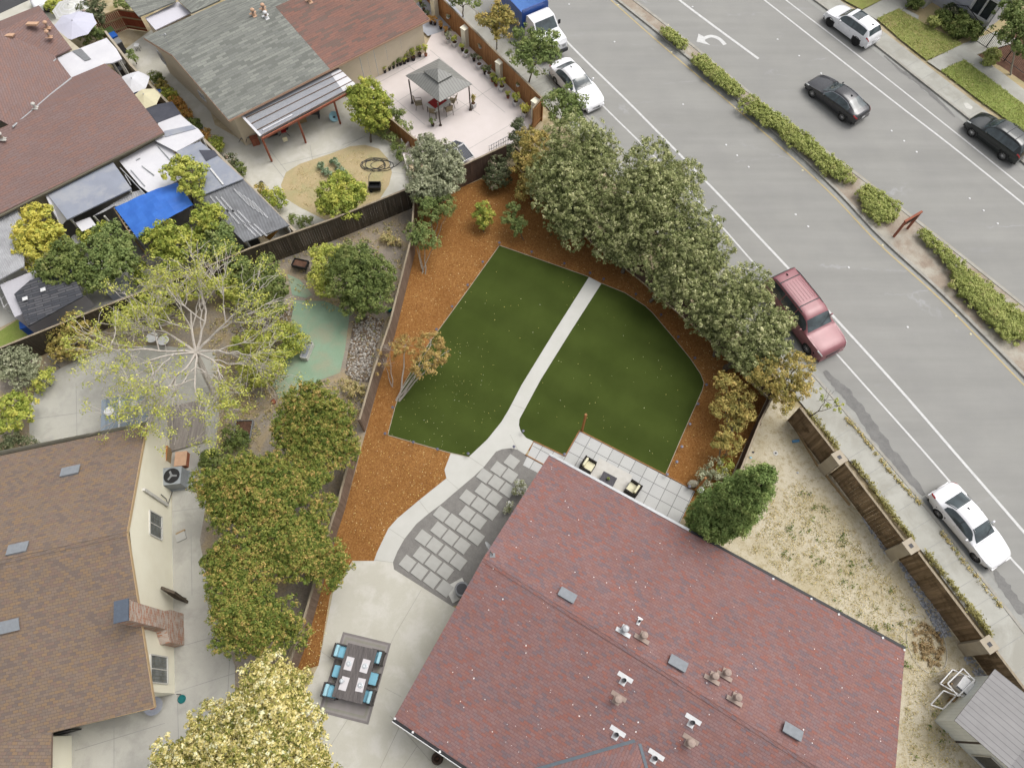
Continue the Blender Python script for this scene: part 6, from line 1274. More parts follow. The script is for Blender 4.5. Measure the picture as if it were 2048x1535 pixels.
def car(name, label, kind, body_mat, fx, rx, side, group=None, rim='chrome', rack=False, sunroof=False, trim=None, cat='car', plate=True, darkroof=False):
    """fx, rx: photo pixels where the near front and rear wheels touch the road; side = +1 if the near side is the car's left"""
    k = KINDS[kind]; L = k['L']; f, r = P(*fx), P(*rx); d = (f - r).normalized(); nl = Vector((-d.y, d.x, 0))     # nl: the car's left
    mid = (f + r) / 2; wmid = L / 2 - (k['wheels'][0] + k['wheels'][1]) / 2
    half = interp(L / 2, k['wb']); c = mid - nl * side * (half - .1) - d * wmid * 1.0
    sc = (f - r).length / (k['wheels'][1] - k['wheels'][0]); sc = max(.93, min(1.04, sc))
    o = thing(name, label, cat, (c.x, c.y, .012), group, math.atan2(d.y, d.x)); o.scale = (sc, sc, sc)
    X0 = L / 2
    def sec(x):
        zt, zb, wb, wr = (interp(x, k[q]) for q in ('top', 'belt', 'wb', 'wr'))
        cab = max(0, min(1, (zt - zb - .04) / .3))
        zr = zt - .03 - .03 * cab
        sill = .26 + (.1 if x < .3 or x > L - .3 else 0)
        zm = sill + (zb - sill) * .55
        pts = [(0, zt), (wr * .5, zt - .008), (wr * .85, zt - .025), (wr, zr - .015)]
        a = (wb * .985, zb)
        for t in (.33, .66): pts.append((wr + (a[0] - wr) * t + .012 * cab, zr - .015 + (a[1] - zr + .015) * t))
        pts += [a, (wb + .012, zb - .06), (wb + .015, zm), (wb, sill + .08), (wb * .95, sill)]
        return pts
    NT = 10
    def S_(x, t):
        pts = sec(x); sg = 1 if t >= 0 else -1; q = abs(t) * NT; i = min(int(q), NT - 1); u = q - i
        y = pts[i][0] + (pts[i + 1][0] - pts[i][0]) * u; z = pts[i][1] + (pts[i + 1][1] - pts[i][1]) * u
        return Vector((X0 - x, sg * y, z))
    N = 46; xs = [L * i / N for i in range(N + 1)]; ts = [t / NT for t in range(-NT, NT + 1)]
    m = MB(); vs = [S_(x, t) for x in xs for t in ts]; w_ = len(ts)
    fs = [(i * w_ + j, i * w_ + j + 1, (i + 1) * w_ + j + 1, (i + 1) * w_ + j) for i in range(N) for j in range(w_ - 1)]
    fs += [tuple(range(w_ - 1, -1, -1)), tuple(N * w_ + j for j in range(w_))]
    # cut the wheel arches: drop lower side faces near the wheels
    def arch(x): return min(abs(x - k['wheels'][0]), abs(x - k['wheels'][1])) < k['wrad'] * 1.02
    keep = []
    for idx, fa in enumerate(fs[:-2]):
        i, j = divmod(idx, w_ - 1); xm = (xs[i] + xs[i + 1]) / 2; tm = abs(ts[j] + ts[j + 1]) / 2
        if arch(xm) and tm > .8: continue
        keep.append(fa)
    m.add(vs, keep + fs[-2:]); bo = build(m, 'body', body_mat, o, smooth=True, local=True)
    md = bo.modifiers.new('edge', 'EDGE_SPLIT'); md.split_angle = radians(50)
    m = MB(); m.box((0, 0, .32), (L * .93, half * 1.75, .2)); build(m, 'underbody', G('rubber'), o, local=True)
    def patch(x0, x1, t0, t1, off=.008, n=8, nt=6, inset_=0, tf=None):
        q = MB(); V = []
        for i in range(n + 1):
            x = x0 + (x1 - x0) * i / n
            for j in range(nt + 1):
                a0, a1 = (t0, t1) if tf is None else tf(i / n)
                t = a0 + (a1 - a0) * j / nt; p = S_(x, t); e = 1e-3
                dx = S_(x + e, t) - S_(x - e, t); dt = S_(x, min(1, t + e)) - S_(x, max(-1, t - e)); nn = dx.cross(dt)
                if nn.length < 1e-12: nn = Vector((0, 0, 1))
                nn.normalize()
                if nn.z < 0 and abs(nn.z) > .02: nn = -nn
                if abs(nn.z) <= .02 and nn.y * t < 0: nn = -nn
                V.append(p + nn * off)
        F = [(i * (nt + 1) + j, i * (nt + 1) + j + 1, (i + 1) * (nt + 1) + j + 1, (i + 1) * (nt + 1) + j) for i in range(n) for j in range(nt)]
        return q.add(V, F)
    g = G('carglass'); rt = 3 / NT
    build(patch(k['ws'][0], k['ws'][1], -rt * .93, rt * .93), 'windscreen', g, o, smooth=True, local=True)
    build(patch(k['rw'][0], k['rw'][1], -rt * .9, rt * .9), 'rear_window', g, o, smooth=True, local=True)
    s0, s1 = k['sd']; bl_ = 5.86 / NT
    for sg in (1, -1):
        def tf(u):
            x = s0 + (s1 - s0) * u; zt, zb = interp(x, k['top']), interp(x, k['belt']); c_ = max(.02, min(1, (zt - zb - .02) / .36)); return (sg * (bl_ - (bl_ - 3.25 / NT) * c_), sg * bl_)
        so = build(patch(s0, s1, 0, 0, .008, 20, 4, tf=tf), 'side_window', g, o, smooth=True, local=True)
        if trim:
            q = MB()
            for i in range(20):
                ua, ub = i / 20, (i + 1) / 20
                q.tube([S_(s0 + (s1 - s0) * ua, tf(ua)[0]) + Vector((0, 0, .01)), S_(s0 + (s1 - s0) * ub, tf(ub)[0]) + Vector((0, 0, .01))], .014, 4)
            build(q, 'window_trim', trim, so, local=True)
        q = MB()
        for fr in (.5,) if kind != 'wagon' else (.33, .66):
            x = s0 + (s1 - s0) * fr; a_, b_ = S_(x, tf(fr)[0]), S_(x, tf(fr)[1]); q.beam(a_ + Vector((0, sg * .012, 0)), b_ + Vector((0, sg * .012, 0)), .05, .03)
        build(q, 'pillar', body_mat if kind == 'wagon' else G('dark'), so, local=True)
        q = MB()
        for x in (s0 + .12, s0 + (s1 - s0) * .5, s1 - .1): q.tube([S_(x, sg * .62) + Vector((0, sg * .002, 0)), S_(x, sg * .75) + Vector((0, sg * .002, 0)), S_(x, sg * .92) + Vector((0, sg * .002, 0))], .006, 4)
        build(q, 'door_gap', G('dark'), o, local=True)
        p = S_(s0 + .18, sg * .58); q = MB(); q.ell(p + Vector((.02, sg * .13, .04)), (.06, .1, .07), 10, 6); q.beam(p, p + Vector((0, sg * .1, .02)), .04, .03); build(q, 'wing_mirror', body_mat, o, smooth=True, local=True)
        for wx in k['wheels']:
            R = k['wrad']; y = sg * (interp(wx, k['wb']) - .1); q = MB()
            q.lathe((X0 - wx, y, R), [(R * .55, -.11), (R * .96, -.11), (R, -.07), (R, .07), (R * .96, .11), (R * .64, .112)], 26, axis=(0, sg, 0)); wo = build(q, 'tyre', G('rubber'), o, local=True)
            q = MB(); cx, cz = X0 - wx, R
            q.lathe((cx, y, cz), [(R * .66, .07), (R * .66, .112), (R * .6, .105), (R * .58, .06)], 24, axis=(0, sg, 0))
            for s_ in range(10 if rim != 'five' else 5):
                a_ = 2 * pi * s_ / (10 if rim != 'five' else 5); q.beam((cx, y + sg * .1, cz), (cx + cos(a_) * R * .62, y + sg * .1, cz + sin(a_) * R * .62), .05 if rim != 'five' else .09, .02)
            q.lathe((cx, y, cz), [(R * .16, .08), (R * .15, .12), (.001, .122)], 12, axis=(0, sg, 0)); build(q, 'rim', G('black') if rim == 'black' else G('chrome'), wo, local=True)
            q = MB(); q.lathe((cx, y, cz), [(R * .6, .02), (R * .6, .04), (.001, .041)], 18, axis=(0, sg, 0)); build(q, 'hub_shadow', G('dark'), wo, local=True)
            q = MB()
            for s_ in range(9):
                a0, a1 = pi * s_ / 9, pi * (s_ + 1) / 9; rr_ = R * 1.1
                q.beam((cx + cos(a0) * rr_, sg * (interp(wx, k['wb']) + .0), R * .95 + sin(a0) * rr_), (cx + cos(a1) * rr_, sg * (interp(wx, k['wb']) + .0), R * .95 + sin(a1) * rr_), .05, .05)
            build(q, 'wheel_arch', body_mat if rim != 'black' else G('dark'), o, local=True)
        zf = interp(.1, k['belt']); build(patch(.05, .42, sg * .52, sg * .66, .01, 5, 3), 'headlight', glassm('headlight', (.55, .56, .55, 1), .1), o, smooth=True, local=True)
        build(patch(L - .32, L - .03, sg * .52, sg * .68, .01, 5, 3), 'tail_light', paint('tail_light_red', (.35, .02, .02, 1)), o, smooth=True, local=True)
    q = MB(); zf = interp(0, k['top']); q.box((X0 + .005, 0, zf * .78), (.03, interp(0, k['wb']) * 1.1, zf * .25)); build(q, 'grille', G('dark'), o, local=True)
    q = MB(); q.box((X0 - .06, 0, .36), (.16, interp(.1, k['wb']) * 1.9, .18)); build(q, 'bumper', body_mat, o, local=True)
    q = MB(); q.box((-X0 + .06, 0, .42), (.16, interp(L - .1, k['wb']) * 1.95, .24)); build(q, 'bumper', body_mat, o, local=True)
    if plate: q = MB(); q.box((-X0 - .025, 0, .62), (.02, .3, .15)); build(q, 'number_plate', G('white'), o, local=True)
    q = MB(); q.ell((X0 - k['rw'][0] + .25, 0, interp(k['rw'][0] - .25, k['top']) + .03), (.09, .03, .05), 8, 5); build(q, 'aerial', G('dark'), o, local=True)
    for sg in (1, -1):   # wipers and bonnet shut lines
        q = MB(); x = k['ws'][0]; q.tube([S_(x + .05, sg * .02) + Vector((0, 0, .02)), S_(x + .3, sg * .2) + Vector((0, 0, .02))], .008, 4); build(q, 'wiper', G('dark'), o, local=True)
    q = MB(); x = k['ws'][0] - .08; q.tube([S_(x, t / 10) + Vector((0, 0, .004)) for t in (-4.6, -3, -1, 1, 3, 4.6)], .007, 4)
    for sg in (1, -1): q.tube([S_(.25 + .2 * i, sg * (.3 + .02 * i)) + Vector((0, 0, .004)) for i in range(6)], .005, 4)
    build(q, 'bonnet_gap', G('dark'), o, local=True)
    if sunroof: build(patch(k['ws'][1] + .35, k['ws'][1] + 1.05, -.2, .2, .012), 'sunroof', g, o, smooth=True, local=True)
    if rack:
        x0, x1 = k['ws'][1] + .5, k['rw'][0] - .15
        for sg in (1, -1):
            q = MB(); q.tube([S_(x0 + (x1 - x0) * i / 8, sg * .27) + Vector((0, 0, .05 if 0 < i < 8 else .0)) for i in range(9)], .022, 6); build(q, 'roof_rail', G('dark'), o, local=True)
        for x in ((x0 + .35, x1 - .4) if kind == 'wagon' else (x0 + .4, x1 - .5)):
            q = MB(); a_, b_ = S_(x, .27) + Vector((0, 0, .06)), S_(x, -.27) + Vector((0, 0, .06)); q.beam(a_, b_, .05, .03); build(q, 'cross_bar', G('dark'), o, local=True)
    if kind == 'wagon':
        for j in range(-3, 4):
            q = MB(); q.beam(S_(x0 + .55, j * .055) + Vector((0, 0, .008)), S_(x1 - .6, j * .055) + Vector((0, 0, .008)), .02, .012); build(q, 'roof_rib', body_mat, o, local=True)
    return o
pwhite = paint('white_car_paint', (.78, .78, .8, 1)); pblack = paint('black_car_paint', S(62, 62, 66), .3, .22); pblk2 = paint('dark_green_black_paint', S(40, 46, 46), .3, .22); pmar = paint('faded_maroon_paint', S(160, 100, 106), .1, .4, .3)
car('parked_car', 'white saloon parked nose down the street at the right, front wheels near the gutter', 'saloon', pwhite, (1944, 1116), (1871, 1029), -1, 'cars parked along the kerbs')
car('moving_car', 'black saloon with a bright window trim driving in the far lanes', 'fastback', pblack, (1622, 194), (1681, 241), 1, rim='chrome', trim=G('chrome'))
car('parked_car', 'white crossover with black wheels and a sunroof parked across the road', 'suv', pwhite, (1656, 53), (1707, 91), 1, 'cars parked along the kerbs', rim='black', sunroof=True, rack=False)
car('parked_car', 'black estate vehicle with roof rails, cut by the right edge', 'suv', pblk2, (1938, 272), (1999, 319), 1, 'cars parked along the kerbs', rim='chrome', rack=True)
car('parked_car', 'white saloon parked beside the young street tree at the top', 'saloon', pwhite, (1162, 222), (1108, 163), -1, 'cars parked along the kerbs')
car('parked_car', 'faded maroon estate vehicle with a roof rack beside the evergreen trees', 'wagon', pmar, (1613, 704), (1541, 612), -1, 'cars parked along the kerbs', rack=True)
car('parked_car', 'light coloured car glimpsed behind the maroon roofs at the top left', 'saloon', pwhite, (112, 20), (152, 4), 1, 'cars parked along the kerbs')
# truck: white cab, blue tipper box
tf_, tr_ = P(1100, 130), P(1010, 30)
d = (tf_ - tr_).normalized(); c = P(1070, 74); rz = math.atan2(d.y, d.x)
tk = thing('parked_truck', 'blue boxed truck with a white cab parked at the top behind the street trees', 'truck', (c.x, c.y, .012), 'cars parked along the kerbs', rz)
bl = paint('blue_truck_paint', S(60, 104, 190), .1, .4, .3)
m = MB(); hx = 1.1
m.box((-2.3, 0, 1.15), (4.4, 2.3, .1))
for sg in (1, -1): m.box((-2.3, sg * 1.12, 1.75), (4.4, .06, 1.3))
m.box((-.13, 0, 1.85), (.06, 2.18, 1.5)); m.box((-4.47, 0, 1.75), (.06, 2.18, 1.3))
build(m, 'tipper_box', bl, tk, local=True)
m = MB(); q0 = []
for i in range(9):
    x = -4.4 + 4.2 * i / 8; q0.append([(x, y, 2.36 - .22 * (1 - (y / 1.1) ** 2) + .04 * sin(i * 2)) for y in (-1.1, -.55, 0, .55, 1.1)])
for i in range(8):
    for j in range(4): m.quad(q0[i][j], q0[i + 1][j], q0[i + 1][j + 1], q0[i][j + 1])
build(m, 'tarpaulin', plain('blue_cover', S(84, 128, 196), .7), tk, smooth=True, local=True)
m = MB(); prof = [(0.1, 1.1), (.1, 2.2), (.35, 2.3), (1.1, 2.25), (1.65, 1.55), (2.7, 1.35), (2.85, 1.1), (2.85, .55), (.1, .55)]
for y0 in (1,):
    n = len(prof); V = [(x, -.98 * (.92 if z > 1.6 else 1), z) for x, z in prof] + [(x, .98 * (.92 if z > 1.6 else 1), z) for x, z in prof]
    m.add(V, [tuple(range(n)), tuple(range(2 * n - 1, n - 1, -1))] + [(i, n + i, n + (i + 1) % n, (i + 1) % n) for i in range(n)])
build(m, 'cab', pwhite, tk, local=True)
m = MB(); m.quad((1.14, -.8, 2.22), (1.14, .8, 2.22), (1.63, .88, 1.6), (1.63, -.88, 1.6)); build(m, 'windscreen', G('carglass'), tk, local=True)
for sg in (1, -1):
    m = MB(); m.box((1.35, sg * 1.2, 1.7), (.08, .18, .3)); m.beam((1.35, sg * .98, 1.6), (1.35, sg * 1.2, 1.6), .03, .03); build(m, 'wing_mirror', G('black'), tk, local=True)
    m = MB(); m.box((2.87, sg * .7, .95), (.03, .25, .2)); build(m, 'headlight', G('ltgrey'), tk, local=True)
    for x in (2.0, -3.2):
        m = MB(); m.lathe((x, sg * .9, .42), [(.2, -.13), (.4, -.13), (.42, -.08), (.42, .08), (.4, .13), (.22, .13), (.2, .06), (.001, .06)], 22, axis=(0, sg, 0)); build(m, 'tyre', G('rubber'), tk, local=True)
m = MB(); m.box((-.9, 0, .7), (7.2, .9, .25)); m.box((2.9, 0, .55), (.14, 2.0, .25)); build(m, 'chassis', G('dark'), tk, local=True)

# ================================================================ ROAD FURNITURE
rf0 = None
def dots(pts, mat, label, group):
    src = None
    for u, v in pts:
        p = P(u, v)
        if src is None:
            m = MB(); m.lathe((0, 0, 0), [(.075, 0), (.07, .012), (.04, .02), (.001, .022)], 10); src = build(m, 'road_reflector', G(mat)); tag(src, label, 'road stud', group); o = src
        else: o = src.copy(); COL.objects.link(o)
        o.location = (p.x, p.y, .012)
dots([(1138, 9), (1229, 84), (1366, 209), (1452, 290), (1474, 311), (1497, 334), (1591, 429), (1616, 453), (1697, 535), (1815, 654)], 'white', 'small white raised stud between the near traffic lanes', 'white studs of the near lanes')
dots([(1385, 14), (1555, 79), (1598, 112), (1642, 147), (1783, 262), (1808, 282), (1833, 304), (1939, 397), (1967, 421), (1995, 447)], 'white', 'small white raised stud between the far traffic lanes', 'white studs of the far lanes')
dots([(1236, 10), (1343, 105), (1470, 216), (1605, 341), (1765, 490), (1912, 632), (1941, 668)], 'umby', 'small yellow raised stud beside the yellow line of the median', 'yellow studs along the median')
dots([(1336, 50), (1950, 534)], 'umby', 'small yellow raised stud on the far side of the median', 'yellow studs on the far side of the median')
dots([(1570, 412)], 'blue', 'small blue raised stud in the near lanes', None) if False else None
# wooden sign on two posts
s0_, s1_ = P(1786, 475), P(1813, 459); sg_ = thing('wooden_sign', 'reddish wooden sign board on two posts standing on the median', 'sign', (s0_ + s1_) / 2)
for p in (s0_, s1_): m = MB(); m.beam(p + Vector((0, 0, .0)), p + Vector((0, 0, 1.75)), .12, .12); build(m, 'post', G('rust'), sg_)
m = MB(); m.beam(s0_ + Vector((0, 0, 1.4)), s1_ + Vector((0, 0, 1.4)) + (s1_ - s0_) * .0, .06, .55); sb_ = build(m, 'board', wood('dark_sign_board', S(92, 70, 60), S(84, 64, 54), .3), sg_)
m = MB(); m.beam(s0_ - (s1_ - s0_) * .12 + Vector((0, 0, 1.72)), s1_ + (s1_ - s0_) * .12 + Vector((0, 0, 1.72)), .14, .08); build(m, 'top_beam', G('rust'), sg_)
# ================================================================ GARDEN OBJECTS
def dirw(a, b):
    d = P(*b) - P(*a); return math.atan2(d.y, d.x)
# paving stones: rows read from the photo, each stone a thing of its own
ST = [(1100, 195), (980, 260), (1085, 322), (853, 322), (960, 383), (1063, 452), (840, 455), (942, 523), (702, 515), (808, 582), (910, 652), (697, 662), (799, 735), (465, 665), (570, 735), (676, 805), (780, 878), (442, 808), (547, 880), (652, 952), (302, 880), (405, 950), (515, 1025), (620, 1098), (285, 1035), (392, 1108), (500, 1182), (160, 1110), (268, 1185), (380, 1262), (496, 1338)]
sv = P(780 + 1172 / 4.515, 880 + 185 / 4.515) - P(780 + 1085 / 4.515, 880 + 125 / 4.515); srz = math.atan2(sv.y, sv.x)
src = None
for a, b in ST:
    p = P(780 + a / 4.515, 880 + b / 4.515)
    if src is None:
        m = MB(); m.box((0, 0, .018), (.69, .645, .036), 0, tx=.985, ty=.985); src = build(m, 'stepping_stone', G('stone')); tag(src, 'square pale concrete stepping stone set in the grey gravel bed', 'stepping stone', 'stepping stones in the gravel bed'); o = src
    else: o = src.copy(); COL.objects.link(o)
    o.location = (p.x, p.y, .017); o.rotation_euler = (0, 0, srz + random.uniform(-.012, .012))
# solar path lights
LT = [(999, 488), (966, 526), (936, 572), (905, 615), (874, 660), (787, 815), (772, 867), (828, 884), (876, 898), (937, 907), (1063, 506), (1128, 529), (1179, 548), (1206, 560), (1270, 590), (1320, 631), (1354, 675), (1387, 717), (1410, 770), (1393, 808), (1377, 848), (1361, 893), (1332, 948), (1351, 923), (1046, 862), (1028, 893), (1128, 908), (1376, 972)]
src = None
for u, v in LT:
    p = P(u, v + 4)
    if src is None:
        src = thing('path_light', 'small round black solar path light on a short stake around the lawn', 'path light', (0, 0, 0), 'solar path lights around the lawn')
        m = MB(); m.tube([(0, 0, 0), (0, 0, .3)], .012, 6); build(m, 'stake', G('dark'), src, local=True)
        m = MB(); m.lathe((0, 0, .27), [(.03, 0), (.045, .02), (.045, .07), (.085, .08), (.08, .1), (.001, .11)], 14); build(m, 'lamp_head', plain('dark_blue_plastic', S(92, 92, 112), .35, .5), src, local=True); o = src; o.location = (p.x, p.y, .01)
    else: o = dup(src, (p.x, p.y, .01))
# cedar posts
for (u, v, h, lab) in ((1164, 861, 2.35, 'tall orange cedar post at the top corner of the tiled patio'), (1391, 980, 2.2, 'tall orange cedar post at the right corner of the tiled patio')):
    p = P(u, v); o = thing('cedar_post', lab, 'post', p, 'cedar posts of the patio'); m = MB(); m.box((p.x, p.y, h / 2), (.1, .1, h), .5); build(m, 'shaft', G('cedar'), o); m = MB(); m.box((p.x, p.y, h + .012), (.12, .12, .024), .5); build(m, 'cap', G('bender'), o)
p = P(1385, 973); m = MB(); m.ell((p.x, p.y + .1, .2), (.3, .22, .28), 12, 8, 0, .1); single(m, 'boulder', plain('pale_boulder', S(196, 190, 170), .9), 'pale boulder beside the right corner of the tiled patio', 'boulder', smooth=False)
p = P(1398, 985); o = thing('garden_lamp', 'white round lamp by the juniper at the patio corner', 'lamp', p); m = MB(); m.tube([p, p + Vector((0, 0, .45))], .03, 8); build(m, 'stem', G('dark'), o); m = MB(); m.lathe(p + Vector((0, 0, .42)), [(.05, 0), (.2, .03), (.2, .08), (.12, .14), (.001, .15)], 16); build(m, 'shade', G('white'), o)
# rose bed at the eave
shrub('rose_bush', 'white rose bush between the gravel and the red roof edge', [(1041, 968, 11, .5), (1033, 985, 9, .4), (1048, 978, 9, .5)], G('rosew'), leaf=.045, clump=.11, dens=.9)
shrub('rose_bush', 'smaller white flowering plant further down the red roof edge', [(1021, 1012, 8, .35), (1013, 1022, 7, .3)], G('rosew'), leaf=.045, clump=.11, dens=.7)
# lounge on the patio
lr = dirw((1160, 862), (1390, 982))
rp = [P(1194, 920), P(1266, 957), P(1250, 1000), P(1175, 965)]
c = P(1218, 948); cs_, sn_ = cos(lr), sin(lr); e1_ = Vector((cs_, sn_, 0)); e2_ = Vector((-sn_, cs_, 0))
m = MB(); rc = P(1228, 940) - e2_ * .55; m.box((rc.x, rc.y, .034), (2.05, 1.55, .012), lr); single(m, 'outdoor_rug', G('rugw'), 'white rug under the low dark table on the tiled patio', 'rug')
tb = P(1216, 958, .4); tbl = thing('coffee_table', 'low charcoal coffee table between the two cream cushioned armchairs', 'table', (tb.x, tb.y, .04))
m = MB(); m.box((tb.x, tb.y, .4), (.82, .6, .05), lr); build(m, 'tabletop', G('tabled'), tbl)
for sx in (-1, 1):
    for sy in (-1, 1):
        q = Vector((tb.x, tb.y, 0)) + e1_ * sx * .32 + e2_ * sy * .22; m = MB(); m.box((q.x, q.y, .207), (.045, .045, .333), lr); build(m, 'leg', G('dark'), tbl)
pl_ = thing('potted_succulent', 'small succulent in a bowl on the low charcoal coffee table', 'plant', (tb.x, tb.y, .425))
m = MB(); m.lathe((tb.x, tb.y, .425), [(.05, 0), (.09, .03), (.1, .07), (.085, .07), (.001, .06)], 14); build(m, 'bowl', G('dark'), pl_)
pp_, nn_, ss_, tt_ = clumps([(0, 0, .09, .06, .06, .05)], .035, 1, .04, 30); leaf_mesh('leaves', pp_, nn_, ss_, tt_, G('green'), pl_)
ac = thing('lounge_chair', 'black wicker armchair with cream cushions to the left of the low table', 'armchair', (0, 0, 0), 'wicker armchairs on the tiled patio')
def bxl(size, c_, mat, nm, par, rz=0, bev=.0, tx=1, ty=1):
    m = MB(); m.box(c_, size, rz, 0, tx, ty); o = build(m, nm, mat, par, local=True)
    if bev: b_ = o.modifiers.new('bevel', 'BEVEL'); b_.width = bev; b_.segments = 3
    return o
bxl((.66, .7, .22), (0, 0, .19), G('wicker'), 'base', ac); bxl((.1, .7, .62), (-.33, 0, .43), G('wicker'), 'back_frame', ac, bev=.03)
for s_ in (1, -1): bxl((.62, .1, .32), (.02, s_ * .33, .46), G('wicker'), 'armrest', ac, bev=.03)
bxl((.54, .54, .13), (.04, 0, .37), G('cushc'), 'seat_cushion', ac, bev=.045); bxl((.14, .52, .4), (-.2, 0, .6), G('cushc'), 'back_cushion', ac, bev=.05)
pa_ = P(1176, 932, .3); ac.location = (pa_.x, pa_.y, .03); ac.rotation_euler = (0, 0, lr - .05)
pb_ = P(1265, 978, .3); dup(ac, (pb_.x, pb_.y, .03), lr + pi - .12, 'black wicker armchair with cream cushions to the right of the low table')
# dining set on the driveway
dr = dirw((705, 1290), (775, 1307)); c = P(709, 1342, .02)
e1_ = Vector((cos(dr), sin(dr), 0)); e2_ = Vector((-sin(dr), cos(dr), 0))
c = P(711, 1353); m = MB(); W_, D_ = 2.5, 3.72
ro = thing('outdoor_rug', 'grey bordered rug under the dining table on the driveway', 'rug', (c.x, c.y, .024))
rg = [rough_mat('rug_dark', S(150, 144, 142), S(142, 136, 134), 4, .95, 60, .06, .2), rough_mat('rug_mid', S(172, 166, 164), S(166, 160, 156), 4, .95, 60, .06, .2), rough_mat('rug_green', S(166, 164, 152), S(158, 156, 144), 4, .95, 60, .06, .2)]
m = MB(); m.box((c.x, c.y, .03), (W_, D_, .012), dr); build(m, 'border', rg[0], ro)
m = MB(); m.box((c.x, c.y, .038), (W_ - .22, D_ - .22, .006), dr); build(m, 'middle_band', rg[1], ro)
m = MB(); m.box((c.x, c.y, .0425), (W_ - .4, D_ - .4, .005), dr); build(m, 'inner_field', rg[2], ro)
m = MB(); m.box((c.x, c.y, .046), (W_ - .62, D_ - .62, .004), dr); build(m, 'inner_band', rg[1], ro)
tz = .74; tc = P(710, 1345, tz); dt = thing('dining_table', 'long grey slatted outdoor dining table set for four', 'table', (tc.x, tc.y, .04))
m = MB(); n = 9
for k_ in range(n): q = Vector((tc.x, tc.y, tz)) + e1_ * ((k_ - (n - 1) / 2) * 1.5 / n); m.box((q.x, q.y, tz), (1.5 / n - .006, 2.45, .04), dr)
build(m, 'tabletop', G('dinet'), dt)
m = MB(); m.box((tc.x, tc.y, tz - .055), (1.45, 2.4, .06), dr); build(m, 'apron', G('wickerg'), dt)
for sx in (-1, 1):
    for sy in (-1, 1): q = tc + e1_ * sx * .66 + e2_ * sy * 1.12; m = MB(); m.box((q.x, q.y, .37), (.07, .07, .60), dr); build(m, 'leg', G('wickerg'), dt)
for i, ((u, v), lab) in enumerate((((698, 1326), 'top left'), ((730, 1331), 'top right'), ((688, 1366), 'bottom left'), ((721, 1369), 'bottom right'))):
    q = P(u, v, tz + .03); m = MB(); m.box((0, 0, .004), (.37, .6, .006), 0); mt = build(m, 'placemat', G('linen')); mt.location = (q.x, q.y, tz + .021); mt.rotation_euler = (0, 0, dr + random.uniform(-.03, .03)); tag(mt, 'white place mat at the %s of the grey slatted table' % lab, 'place mat', 'place mats on the dining table')
    if i != 2:
        m = MB(); m.lathe((0, 0, 0), [(.06, 0), (.11, .012), (.13, .02), (.128, .024), (.07, .012), (.001, .01)], 22); ptl = build(m, 'plate', G('china'), smooth=True); ptl.location = (q.x, q.y, tz + .03); tag(ptl, 'white plate on the %s place mat of the grey table' % lab, 'plate', 'plates on the dining table')
        m = MB(); m.lathe((0, 0, 0), [(.03, 0), (.06, .02), (.07, .045), (.066, .045), (.03, .015), (.001, .012)], 18); bw = build(m, 'bowl', G('china'), smooth=True); bw.location = (q.x, q.y, tz + .045); tag(bw, 'white bowl on the plate at the %s of the grey table' % lab, 'bowl', 'bowls on the dining table')
q = P(683, 1361, tz + .1); tp_ = thing('teapot', 'white teapot on the bottom left place mat', 'teapot', (q.x, q.y, tz + .03)); m = MB(); m.lathe((q.x, q.y, tz + .03), [(.06, 0), (.1, .05), (.11, .1), (.08, .16), (.03, .19), (.001, .2)], 18); build(m, 'pot', G('china'), tp_, smooth=True)
m = MB(); m.tube([(q.x + .08, q.y, tz + .1), (q.x + .15, q.y, tz + .14), (q.x + .18, q.y - .01, tz + .2)], [.025, .018, .014], 8); build(m, 'spout', G('china'), tp_)
ch = thing('dining_chair', 'grey wicker chair with sky blue cushion at the upper left of the table', 'chair', (0, 0, 0), 'dining chairs with blue cushions')
bxl((.5, .5, .1), (0, 0, .36), G('wickerg'), 'seat', ch)
for s_ in (1, -1): bxl((.46, .05, .22), (.0, s_ * .245, .52), G('wickerg'), 'armrest', ch)
bxl((.06, .5, .52), (-.24, 0, .6), G('wickerg'), 'back_frame', ch, bev=.02)
for sx in (1, -1):
    for s_ in (1, -1): bxl((.05, .05, .31), (sx * .22, s_ * .22, .155), G('wickerg'), 'leg', ch)
bxl((.42, .42, .1), (.02, 0, .45), G('cushb'), 'seat_cushion', ch, bev=.035); bxl((.13, .42, .36), (-.14, 0, .66), G('cushl'), 'back_cushion', ch, bev=.045)
ot = thing('footstool', 'grey wicker stool with blue cushion at the middle right of the table', 'stool', (0, 0, 0), 'stools with blue cushions')
bxl((.5, .5, .36), (0, 0, .2), G('wickerg'), 'base', ot); bxl((.46, .46, .1), (0, 0, .43), G('cushb'), 'cushion', ot, bev=.035)
CH = [((684, 1303), 0, 'upper left'), ((663, 1381), 0, 'lower left'), ((754, 1314), 1, 'upper right'), ((735, 1392), 1, 'lower right')]
for i, ((u, v), right, lab) in enumerate(CH):
    q = P(u, v, .5); rz = dr + (pi if right else 0); lb = 'grey wicker chair with sky blue cushions at the %s of the table' % lab
    if i == 0: ch.location = (q.x, q.y, .045); ch.rotation_euler = (0, 0, rz); ch.scale = (1.3, 1.3, 1.12); ch['label'] = lb
    else: dup(ch, (q.x, q.y, .045), rz, lb)
q = P(743, 1356, .43); ot.location = (q.x, q.y, .045); ot.rotation_euler = (0, 0, dr); ot.scale = (1.3, 1.2, 1.1); q = P(679, 1343, .43); dup(ot, (q.x, q.y, .045), dr, 'grey wicker stool with blue cushion at the middle left of the table')
